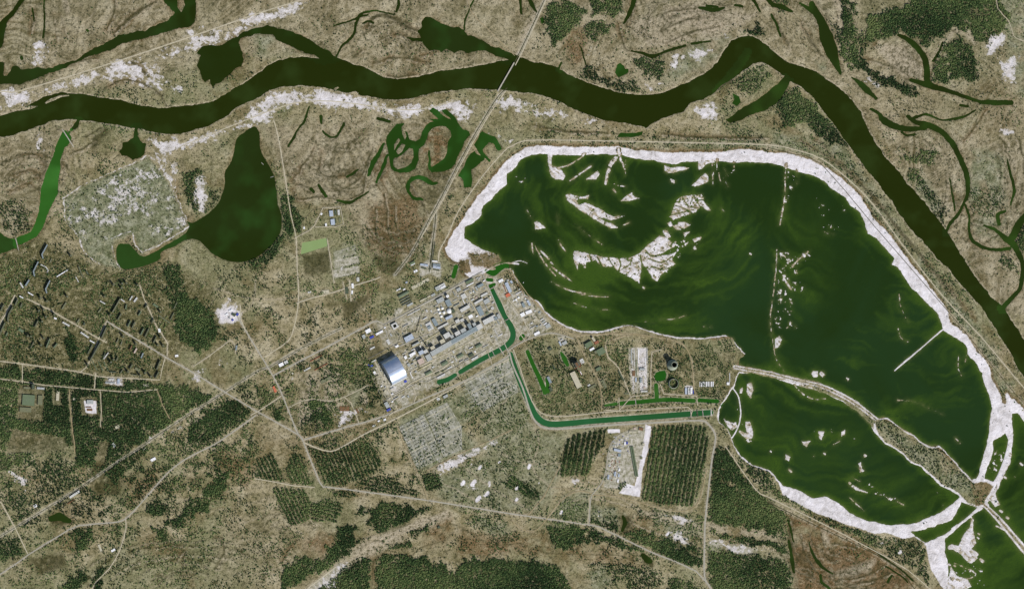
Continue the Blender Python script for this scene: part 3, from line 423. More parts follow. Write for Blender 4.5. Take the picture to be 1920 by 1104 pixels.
# thin dark drains
DR = [([(840,985),(828,998),(835,1012),(815,1018),(790,1025),(770,1042),(740,1040),(715,1038),(700,1050),(697,1104)],1.4),([(842,981),(860,985),(900,1010),(922,1023),(975,1018),(1030,1037),(1160,1040),(1200,1053)],1.4),([(82,276),(82,250),(84,200),(83,150),(83,60),(82,0)],1.6),([(52,1040),(60,1070),(54,1080),(60,1104)],1.4),([(1665,300),(1690,330)],0.1)]
for pts, w in DR[:4]: add(dark, stroke(pts, w, 1, smooth=0), 1)
for pts in ([(330,-10),(328,60),(333,70)],[(62,20),(61,45)],[(380,0),(384,30)]): add(dark, stroke(pts, 2, 1), .8)
FL = [([(-150,-120),(1600,-120),(1640,250),(1500,110),(1200,170),(700,140),(500,100),(0,210),(-150,215)],.75),([(-150,250),(130,235),(110,380),(60,450),(-150,440)],.8),([(485,235),(740,210),(850,230),(820,400),(770,480),(690,470),(640,380),(560,380),(530,330)],1),([(1650,250),(1920,260),(2070,300),(2070,620),(1880,590),(1700,330)],1),([(1480,1000),(1740,1104),(1560,1140),(1480,1104)],.9),([(1560,-120),(2070,-120),(2070,300),(1640,260)],.5),([(1650,70),(1740,75),(1740,150),(1700,165),(1640,130)],1),([(500,930),(640,990),(600,1104),(400,1104),(400,1000)],.35)]
for p, v in FL: cover(flood, p, v, 10, 14)
cover(flood, [(1240,0),(1400,20),(1350,70),(1200,90)], 1, 8, 10)
# pale ground: tracks' verges, clearings, power line cuts, yards
for p in ([(575,1104),(640,1058),(700,1012),(760,983),(840,955),(846,962),(760,1000),(660,1050),(592,1104)],[(575,1104),(640,1058),(645,1062),(585,1104)]): cover(pale, p, 1, 3, 3)
cover(paved, [(570,1110),(632,1058),(640,1056),(652,1062),(600,1104)], .9, 3, 3); cover(paved, [(1330,1012),(1400,1022),(1435,1032),(1400,1040),(1335,1024)], .8, 4, 4, fine, .35, .5)
for p in ([(570,1104),(690,1005),(840,955),(850,968),(760,1010),(660,1060),(600,1104)],[(1322,975),(1480,1005),(1485,1018),(1322,990)],[(1200,950),(1320,985),(1318,995),(1200,965)],[(550,700),(640,690),(650,760),(560,800)],[(1010,0),(1025,0),(965,125),(950,130)],[(1560,-20),(1580,-20),(1590,100),(1570,60)],[(1180,40),(1300,0),(1420,30),(1350,70),(1200,90)]): cover(pale, p, .8, 5, 5, patch, .3, .5)
for p in ([(1178,652),(1214,650),(1216,700),(1214,735),(1184,738),(1180,700)],): cover(paved, p, .95, .5, 1)
cover(sand, [(1182,652),(1186,652),(1190,733),(1186,733)], .7, .5, 1); cover(sand, [(1195,652),(1212,652),(1214,725),(1200,733),(1197,700)], .8, .5, 1.2)
cover(sand, [(1210,795),(1222,798),(1214,850),(1205,880),(1200,932),(1160,924),(1175,905),(1190,910),(1205,840)], 1, .8, 1.5); cover(sand, [(1138,804),(1163,803),(1163,811),(1140,812)], 1, .5, 1)
cover(paved, [(1140,845),(1150,828),(1165,812),(1195,800),(1212,800),(1208,840),(1190,905),(1170,915),(1132,915)], 1, .8, 2)
PLANT = [(706,674),(762,654),(800,633),(860,600),(915,570),(905,512),(945,520),(985,553),(1020,585),(1035,615),(1015,622),(972,640),(950,655),(880,690),(820,722),(735,765),(722,748),(700,700)]
cover(paved, PLANT, .85, 3, 4, fbm(5, 301, 3), .22, .5)
cover(paved, [(700,603),(760,585),(830,545),(905,505),(925,560),(930,600),(830,640),(720,650)], .6, 3, 4, fine, .15, .45)
for p in ([(712,682),(702,690),(716,725),(728,742),(760,722),(775,706),(760,700),(736,722)],[(748,745),(762,738),(768,755),(755,765)],[(786,520),(786,497),(800,488),(826,490),(828,505),(826,522),(806,513)],[(740,580),(757,575),(752,590),(740,592)],[(980,566),(990,558),(1003,575),(985,590)],[(1004,622),(1014,618),(1015,626),(1006,630)],[(980,610),(990,618),(1003,610),(1000,622),(992,632)],[(1043,628),(1060,632),(1062,642),(1050,640)],[(922,612),(935,605),(942,625),(936,645),(928,640)],[(768,594),(790,588),(788,602),(770,615),(752,600)]): cover(paved, p, 1, 1, 1.5)
cover(sand, [(733,745),(752,735),(757,722),(720,722),(722,738)], .55, 1, 2); cover(sand, [(1283,722),(1300,722),(1300,740),(1283,740)], .7, .5, 1); cover(sand, [(157,750),(181,750),(182,776),(160,774)], .9, 1, 1.5); cover(sand, [(197,705),(230,705),(232,724),(197,722)], .6, 1.5, 2)
cover(sage, [(833,610),(850,600),(860,612),(845,622)], 1, 1, 1.5)
for p in ([(625,472),(667,458),(668,480),(628,492)],[(625,485),(672,476),(673,497),(627,505)],[(622,506),(673,498),(674,512),(625,523)]): cover(sage, p, 1, .5, 1)
cover(sand, [(630,500),(673,498),(674,511),(626,522)], .4, .5, 1); cover(sand, [(626,486),(672,478),(673,494),(627,503)], .3, .5, 1); cover(sage, [(670,710),(690,725),(685,760),(660,760),(650,735)], .7, 3, 4); cover(paved, [(626,472),(666,459),(668,476),(628,488)], .5, .5, 1); cover(paved, [(626,488),(672,479),(673,494),(627,503)], .9, .5, 1); cover(paved, [(624,507),(673,498),(674,511),(625,522)], .95, .5, 1); cover(pale,[(678,730),(690,745),(688,760),(676,758)],1,2,2)
cover(dark, [(800,318),(840,318),(850,350),(810,380),(790,400),(800,350)], .7, 5, 6, fine, .3, .5); cover(dark, [(870,290),(905,300),(890,340),(870,370),(860,350)], .5, 5, 6, fine, .35, .55)
grass_dark = [[(686,650),(705,643),(720,660),(700,675),(688,670)],[(640,575),(692,552),(694,562),(645,598)]]
for p in grass_dark: cover(dark, p, .7, 2, 2)
for pts in ([(980,740),(1000,790),(1010,830),(1000,880),(1035,915)],[(940,850),(985,868),(1050,868)],[(905,800),(940,760),(965,730)],[(1110,905),(1150,925),(1215,962),(1300,985),(1322,990)],[(1060,940),(1110,935),(1180,950),(1260,985),(1320,1008)],[(1180,978),(1230,1000),(1290,1015),(1320,1035)],[(850,850),(900,900),(990,955)],[(1330,1000),(1400,1018),(1480,1040)],[(780,890),(850,915),(930,960)],[(660,560),(700,600),(690,650)],[(580,640),(560,700),(600,740)],[(400,540),(470,560),(540,560)],[(420,600),(470,575),(480,520)]): add(pale, stroke(pts, 2.2, 2), .95)
def arcs(cx, cy, r0, r1, dr, a0, a1, asp=1.0, rot=0.0, lay=None, w=2.6, v=.8, seed=0):
    r_ = random.Random(seed); r = r0
    while r < r1:
        aa = r_.uniform(a0 - 8, a0 + 25); ab = r_.uniform(a1 - 25, a1 + 8); n = max(6, int((ab - aa) / 9)); pts = []
        for i in range(n + 1):
            t = math.radians(aa + (ab - aa) * i / n); x = r * math.cos(t); y = r * asp * math.sin(t); q = math.radians(rot)
            pts.append((cx + x * math.cos(q) - y * math.sin(q), cy + x * math.sin(q) + y * math.cos(q)))
        s, m = stroke(pts, r_.uniform(.5, 1.5) * w, 7); L = lay if lay is not None else dark
        L[s] = np.maximum(L[s], m * v * 1.15 * r_.uniform(.5, 1) * np.clip(fine[s] * 5 - 1.6, 0, 1) * 1.25); r += dr * r_.uniform(.6, 1.4)
for k, a in enumerate([(1655,140,20,78,5,-85,15,1.0,20),(630,275,45,112,8,5,150,.9,10),(640,240,30,60,8,20,160,.8,0),(745,385,45,100,7,35,150,1.1,0),(690,300,20,80,9,90,200,1.3,30),(1555,1005,35,120,9,55,175,.8,10),(1600,1000,60,150,11,30,120,.8,20),(1690,345,60,130,9,-60,50,1.1,0),(740,85,18,62,8,-170,10,.7,5),(1290,60,40,120,9,150,260,.8,10),(1310,70,60,140,9,-150,-40,.5,-10),(60,380,25,100,9,200,300,1.0,20),(40,300,40,110,10,-60,60,1.2,0),(350,1120,80,220,16,200,320,.5,0),(560,1000,30,80,10,180,330,.7,0),(1840,330,25,80,8,-60,120,1.6,5),(1500,60,20,60,8,-60,60,1.4,-20),(850,290,20,60,7,30,160,1.2,0)]): arcs(*a[:7], a[7], a[8], seed=k); arcs(a[0] + 3, a[1] + 2, a[2] + 3, a[3], a[4] * 1.6, a[5], a[6], a[7], a[8], lay=pale, w=2.2, v=.7, seed=k + 50)
SC_ = [([(590,276),(572,305),(548,338)],2),([(604,285),(598,318),(615,331),(650,328),(674,316)],3),([(556,345),(580,352),(597,348)],2),([(548,355),(560,374),(600,370),(640,377)],2.5),([(700,276),(690,300),(680,325),(660,346),(630,359),(603,352)],2.5),([(692,300),(683,340),(678,362),(650,376)],3),([(705,390),(704,430),(715,455),(742,471),(768,475)],3),([(740,385),(742,420),(755,441),(772,452)],2.5),([(720,360),(725,400),(730,441),(760,466)],2.5),([(765,340),(790,380),(800,402)],3),
 ([(62,16),(57,60)],3.5),([(100,28),(108,72)],2.5),([(112,28),(126,76)],2.5),([(215,60),(252,28),(292,4)],7),([(200,56),(214,22),(215,-4)],4),([(140,118),(165,112),(184,110)],3),([(205,160),(235,151),(280,161),(300,178),(312,196)],3),([(220,126),(246,118),(270,134),(292,160)],3),([(688,52),(698,36),(716,29),(742,36),(760,50),(786,60)],6),([(662,108),(678,94)],5),([(735,65),(760,68),(792,76)],2.5),([(788,106),(818,97)],3),([(727,143),(748,145),(782,139)],4),([(700,118),(740,108),(780,112),(810,120)],2.5),
 ([(1622,112),(1672,125),(1712,146)],2),([(1745,150),(1750,120),(1766,84)],3),([(1850,206),(1830,236),(1808,264)],2.2),([(1160,45),(1164,70),(1172,92),(1186,98)],2.5),([(1180,50),(1185,20),(1190,0)],2),([(1240,60),(1280,40),(1330,32)],3),([(1250,80),(1300,60),(1350,50)],2.5),([(1230,30),(1270,20),(1305,16)],3),([(1450,30),(1470,70),(1480,90)],3),([(1500,40),(1530,90),(1545,110)],3),
 ([(1515,1015),(1525,1040),(1540,1060),(1562,1074)],4),([(1538,1000),(1546,1022)],3),([(1540,1085),(1548,1102)],5),([(1560,1018),(1600,1025),(1626,1041)],3),([(1590,1096),(1640,1086),(1676,1070)],4),([(1575,1086),(1620,1080),(1660,1056)],3),([(1500,1000),(1510,1040),(1530,1070),(1560,1095)],3),([(1480,975),(1483,1012)],5),([(408,1005),(421,1030),(404,1064)],3),([(330,1050),(345,1030),(342,1060)],3),([(530,1050),(545,1025)],3),([(1700,60),(1660,62),(1640,85)],2),([(20,300),(70,290),(90,330)],3),([(15,330),(60,320),(85,345)],3),([(20,360),(50,345),(78,360)],2.5),([(160,258),(190,240)],7),([(130,290),(160,275),(180,262)],3),([(1000,235),(1060,246),(1140,250)],4),([(1240,252),(1320,258),(1440,258)],4),([(1500,262),(1600,330),(1700,450),(1800,570)],2.5),([(1530,262),(1620,350),(1720,470),(1830,600)],2)]
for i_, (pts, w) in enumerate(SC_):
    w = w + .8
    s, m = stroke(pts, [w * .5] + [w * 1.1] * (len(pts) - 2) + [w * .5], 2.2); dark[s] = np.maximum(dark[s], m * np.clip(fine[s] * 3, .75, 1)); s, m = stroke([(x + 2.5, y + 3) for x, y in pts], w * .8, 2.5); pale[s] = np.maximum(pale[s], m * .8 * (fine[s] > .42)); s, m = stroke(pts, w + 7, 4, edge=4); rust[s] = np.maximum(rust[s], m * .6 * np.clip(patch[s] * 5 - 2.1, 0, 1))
for p in ([(1570,1072),(1620,1058),(1642,1050),(1636,1062),(1600,1075)],[(117,-10),(127,0),(131,22),(126,30),(119,12)],[(1740,118),(1766,78),(1790,54),(1815,53),(1832,80),(1826,84),(1808,62),(1790,62),(1770,86)],[(1640,90),(1660,85),(1695,90),(1730,130),(1728,150),(1690,142)]): cover(pale, p, .9, 3, 4)
cover(rust, [(1474,965),(1510,975),(1560,985),(1640,1030),(1700,1075),(1740,1110),(1500,1110),(1480,1050)], .85, 5, 6, patch, .2, .45); cover(pale, [(1568,1078),(1600,1060),(1640,1048),(1635,1065),(1600,1080)], .9, 4, 4); cover(pale, [(1540,990),(1550,1000),(1560,1025),(1545,1015)], .9, 3, 4); cover(rust, [(690,380),(780,360),(800,420),(770,485),(710,480)], .6, 8, 9, patch, .3, .5); cover(dark, [(697,478),(745,486),(757,505),(735,513),(705,500)], .7, 2, 3); cover(dark, [(568,480),(617,470),(619,508),(572,515)], .8, 1, 1); cover(sage, [(1040,925),(1160,930),(1300,975),(1320,1000),(1250,1000),(1150,985),(1040,980)], .8, 8, 10, patch, .38, .5)
for k in range(16):
    x = 40 + k * 9 + (k % 3) * 3; add(dark, stroke([(x + 8, -20), (x + 3, 30), (x - 4 + k % 4, 80), (x - 6, 100)], 1.4 + (k % 3) * .8, 3), .55)
for k in range(10): x = 150 + k * 16; add(pale if k % 2 else dark, stroke([(x + 30, -20), (x + 10, 25), (x - 25, 65)], 2.2, 4), .5)
for k in range(12): y = 930 + k * 15; add(dark if k % 2 else pale, stroke([(380 + k * 6, y), (430 + k * 8, y - 12), (500, y - 22 - k)], 2.4, 6), .4)

# ------------------------------------------------------------------ woods: density of trees
dens = Z()
def wood(pts, d=.9, amp=11, edge=8, stripe=None, clump=0.20):
    s, m = poly(pts, amp, edge=edge)
    if not stripe and edge > 4: m = np.clip((m - .5) * 3 + .5 + (fine[s] - .5) * 2.4, 0, 1) * (m > .02)
    q = m * d
    q = q * np.clip((patch[s] * .45 + fine[s] * .55 - clump) * 6, 0, 1) * (1 if stripe else np.clip((fbm(6, 611, 2)[s] - .25) * 6, .6, 1))
    if stripe:
        a, period, duty = stripe; a = math.radians(a)
        ph = (GX[s] * math.sin(a) + GY[s] * math.cos(a)) / period + WX[s] * .10
        q = q * np.where(np.abs((ph % 1) - .5) < duty / 2, 1, .05 + .25 * (patch[s] > .56))
    dens[s] = np.maximum(dens[s], q)
WOODS = [([(1622,40),(1640,25),(1690,15),(1760,-40),(1860,-40),(1880,0),(1895,40),(1880,60),(1850,82),(1838,82),(1820,60),(1790,52),(1765,70),(1740,90),(1720,75),(1690,63),(1650,70),(1622,80)],.97),([(1577,-60),(1597,-60),(1602,20),(1602,85),(1620,120),(1625,138),(1600,130),(1572,100),(1578,50)],.9),([(1622,128),(1660,145),(1715,162),(1726,180),(1700,177),(1660,166),(1628,155)],.95),
 ([(1764,92),(1775,80),(1800,64),(1815,85),(1830,112),(1828,150),(1806,154),(1800,135),(1785,113)],.92),([(1748,112),(1765,103),(1785,113),(1798,132),(1802,152),(1770,158),(1746,150)],.97),([(1020,15),(1045,0),(1078,5),(1096,25),(1092,38),(1070,55),(1055,75),(1034,90),(1028,60),(1022,40)],.9),([(1100,-40),(1165,-40),(1168,20),(1160,30),(1140,26),(1110,32)],.8),([(1095,48),(1120,38),(1145,45),(1140,62),(1115,75),(1092,76)],.7),
 ([(1078,145),(1095,120),(1112,128),(1120,150),(1150,150),(1185,150),(1200,170),(1170,175),(1120,160)],.62),([(1188,115),(1215,105),(1240,112),(1250,128),(1240,148),(1215,145)],.68),([(1462,170),(1500,168),(1520,190),(1545,215),(1572,250),(1592,280),(1560,268),(1530,255),(1500,228),(1475,240),(1457,215)],.82),([(1368,155),(1400,128),(1435,122),(1445,140),(1425,165),(1410,178),(1380,168)],.5),([(1395,60),(1420,48),(1432,70),(1410,68)],.8),([(1450,-40),(1480,-40),(1478,15),(1460,25)],.7),
 ([(1700,20),(1650,28),(1640,50),(1655,65),(1690,60)],.9),([(1700,295),(1715,288),(1760,285),(1750,310),(1735,312),(1715,305)],.7),([(1700,320),(1720,315),(1740,345),(1770,390),(1772,420),(1750,400),(1730,370)],.5),([(1872,480),(1900,480),(1905,510),(1885,510)],.6),([(1900,430),(1930,420),(1930,470),(1905,460)],.8),([(1815,350),(1880,350),(1885,410),(1820,410)],.3),([(1640,70),(1560,40),(1575,80),(1610,120)],.5),
 ([(525,368),(550,370),(560,398),(563,440),(537,447),(530,425),(530,390)],.95),([(527,435),(537,447),(500,492),(480,503),(460,495),(500,475)],.9),([(348,330),(358,318),(375,316),(385,330),(370,345),(372,390),(365,400),(350,375)],.8),([(390,350),(412,355),(405,385),(385,400),(380,392),(395,375)],.55),([(0,370),(50,385),(60,440),(20,440),(0,430)],.42),([(200,200),(300,240),(260,250),(190,240)],.3),
 ([(333,550),(350,555),(375,560),(398,590),(415,608),(402,640),(372,662),(345,645),(325,612),(330,575)],.97),([(120,612),(129,618),(150,668),(132,676),(124,650)],.97),([(295,535),(325,530),(335,560),(325,580),(310,560)],.6),([(300,505),(340,500),(345,545),(315,550)],.7),([(-150,684),(50,688),(150,702),(300,717),(340,722),(395,742),(340,785),(270,832),(200,860),(130,838),(100,850),(-150,830)],.86),
 ([(-150,835),(60,838),(70,870),(0,885),(-150,880)],.7),([(135,830),(180,830),(177,868),(145,878)],.97),([(90,860),(150,875),(130,905),(70,890)],.55),([(30,890),(130,860),(140,900),(60,915)],.4),([(0,895),(60,860),(200,870),(140,930),(60,960),(0,935)],.28),([(200,860),(270,835),(280,850),(210,905),(190,890)],.75),([(300,825),(420,760),(480,790),(400,830),(320,870),(310,850)],.45),([(360,790),(440,750),(470,775),(400,822),(350,835)],.9),
 ([(400,895),(430,890),(412,935),(380,935),(385,915)],.9),([(350,940),(392,935),(390,955),(360,978),(340,970)],.9),([(275,945),(305,935),(320,950),(300,965),(275,955)],.8),([(310,970),(345,965),(345,990),(310,985)],.9),([(275,985),(310,995),(310,1015),(285,1000)],.85),([(130,1000),(170,990),(170,1030),(145,1035)],.8),([(120,1104),(150,1060),(160,1080),(150,1104)],.97),([(170,1104),(180,1070),(200,1065),(190,1104)],.9),([(-150,1005),(45,1010),(45,1040),(-150,1080)],.7),([(215,985),(235,985),(225,1005)],.9),([(60,1030),(110,1005),(150,985),(160,995),(110,1012)],.7),
 ([(525,1104),(530,1062),(562,1045),(610,1043),(608,1028),(635,1023),(630,990),(665,988),(668,1013),(695,1010),(640,1048),(547,1104)],.97),([(580,1180),(590,1100),(652,1060),(682,1046),(700,1050),(690,1104),(690,1180)],.97),([(703,1104),(707,1050),(730,1040),(760,1046),(800,1048),(830,1060),(855,1072),(868,1050),(960,1048),(1000,1050),(1045,1060),(1062,1085),(1080,1180),(703,1180)],.98),([(685,955),(720,943),(800,952),(792,962),(755,985),(742,998),(715,1000),(690,985),(700,968),(672,962)],.85),([(765,1000),(812,975),(805,990),(780,1002)],.9),([(740,1020),(770,1015),(772,1030),(745,1035)],.85),
 ([(1022,985),(1100,992),(1135,1002),(1215,1038),(1200,1040),(1140,1022),(1100,1014),(1045,1032),(1030,1010)],.95),([(1172,998),(1195,995),(1240,1004),(1283,1018),(1285,1035),(1300,1045),(1300,1068),(1250,1045),(1172,1008)],.96),([(1292,1020),(1310,1020),(1308,1065),(1290,1052)],.97),([(1110,978),(1160,985),(1158,995),(1125,988)],.9),([(1040,965),(1095,975),(1100,983),(1045,975)],.7),
 ([(1347,835),(1362,840),(1400,890),(1440,935),(1470,958),(1470,1005),(1400,990),(1330,978),(1328,950),(1335,870)],.97),([(1330,993),(1400,1006),(1475,1022),(1475,1036),(1400,1018),(1330,1002)],.95),([(1328,1030),(1400,1040),(1480,1055),(1490,1120),(1345,1120),(1328,1080)],.85),([(1100,1050),(1200,1060),(1250,1090),(1200,1120),(1140,1070)],.5),([(1255,1080),(1320,1104),(1250,1130)],.8),
 ([(1440,884),(1466,928),(1520,962),(1640,1004),(1700,1016),(1733,1024),(1745,1100),(1700,1058),(1617,1013),(1500,955),(1440,925),(1400,890),(1380,850)],.6),([(1440,1000),(1475,960),(1480,1020),(1450,1025)],.5),([(582,752),(610,750),(628,790),(618,798),(600,790),(580,772)],.9),([(505,765),(527,756),(542,795),(520,788)],.9),([(480,722),(500,730),(520,745),(510,760),(480,775)],.6),([(1165,898),(1180,900),(1175,912),(1160,912),(1155,905)],0)]
for w in WOODS: wood(*w)
for p, d, st in (([(1062,825),(1085,812),(1135,806),(1132,835),(1115,860),(1100,892),(1045,892),(1052,860)],.95,(80,9.5,.64)),([(1220,800),(1290,796),(1322,800),(1330,830),(1322,870),(1300,950),(1240,945),(1203,935),(1215,870)],.95,(80,8.4,.60)),([(480,862),(512,850),(525,880),(532,903),(480,898)],.95,(115,7,.55)),([(535,885),(548,850),(564,852),(590,912),(548,906)],.95,(115,7,.56)),([(512,912),(572,918),(582,945),(580,975),(545,985),(525,955)],.97,(116,7,.58)),([(580,840),(695,826),(715,870),(700,890),(640,912),(603,902)],.85,(112,7,.55)),([(582,945),(610,935),(645,945),(630,980),(585,975)],.85,(-15,7,.6)),([(622,920),(655,918),(670,930),(625,932)],.8,(-15,7,.6)),([(670,900),(720,890),(790,925),(770,935),(680,920)],.7,(-12,7,.6)),([(792,893),(818,886),(832,915),(800,922)],.97,(25,7,.72)),([(940,905),(962,890),(1012,925),(1010,933),(985,930)],.95,(-40,9,.75)),([(1138,840),(1143,838),(1136,900),(1130,900)],.97,None),([(1160,910),(1170,903),(1183,908),(1180,918),(1158,918)],.97,None),([(370,560),(372,560),(372,561)],.0,None)):
    wood(p, d, 1.5, 2, st, .1)
# thinner scattered growth everywhere on land
scat = np.clip((patch * .40 + fine * .35 + fbm(90, 401, 3) * .25 - .525) * 7, 0, 1) * .36
scat *= (1 - np.clip(flood * .75, 0, 1)) * (1 - np.clip(sand, 0, 1) * .8)
for p, d in (([(1640,790),(1760,840),(1850,905),(1840,945),(1800,930),(1700,860)],.30),([(1440,255),(1580,275),(1900,720),(1890,760),(1700,480),(1480,288),(1010,272),(1000,262)],.22),([(300,150),(460,110),(480,160),(330,195)],.15),([(1640,230),(1900,300),(1900,560),(1700,330)],.12),([(600,40),(700,50),(900,110),(750,150),(620,100)],.10),([(120,370),(300,300),(350,410),(220,490)],.05),([(1000,20),(1300,80),(1250,170),(1000,100)],.10),([(480,540),(740,520),(700,600),(520,680)],.25),([(0,480),(330,500),(300,700),(0,680)],.30),([(1000,640),(1390,640),(1350,760),(1020,780)],.32),([(1620,130),(1900,240),(1900,60),(1700,150)],.10),([(940,700),(1040,810),(1000,960),(800,920),(760,820)],.16),([(60,700),(330,715),(270,830),(40,830)],.55),([(0,840),(200,860),(480,700),(480,900),(250,960),(0,1000)],.40),([(480,680),(700,640),(740,770),(570,820)],.4),([(400,500),(560,520),(540,640),(440,560)],.25),([(0,1000),(400,920),(600,960),(500,1104),(0,1104)],.22),([(570,830),(740,790),(800,900),(760,930),(610,905)],.35),([(1000,930),(1330,960),(1320,1060),(1060,1040)],.3),([(1330,1030),(1480,1050),(1480,1104),(1340,1104)],.5),([(640,440),(780,380),(820,480),(760,560),(640,520)],.22)):
    s, m = poly(p, 6, edge=8); scat[s] = np.maximum(scat[s], m * d * 1.15 * np.clip((fine[s] * .5 + patch[s] * .5) * 7 - 2.9, 0, 1))
dens = np.maximum(dens, scat * (1 - np.clip(paved * 1.2 + dark * .8, 0, 1)) * (1 - .7 * flood))
# clearings: the plant, yards, wide verges
clear = Z()
for p in ([(150,745),(183,745),(185,778),(155,778)],[(36,722),(84,722),(80,790),(32,785)],[(195,703),(232,703),(232,724),(195,724)],[(405,560),(455,560),(455,612),(405,612)],[(205,828),(195,870),(180,870),(186,830)],[(25,805),(120,820),(130,845),(10,850)],[(100,735),(115,735),(115,760),(100,760)]): add(clear, poly(p, 2, edge=2))
for p in grass_dark: add(clear, poly(p, 1))
floor_ = np.clip(blur(np.clip(dens - .35, 0, 1) * 1.6, 1), 0, 1)
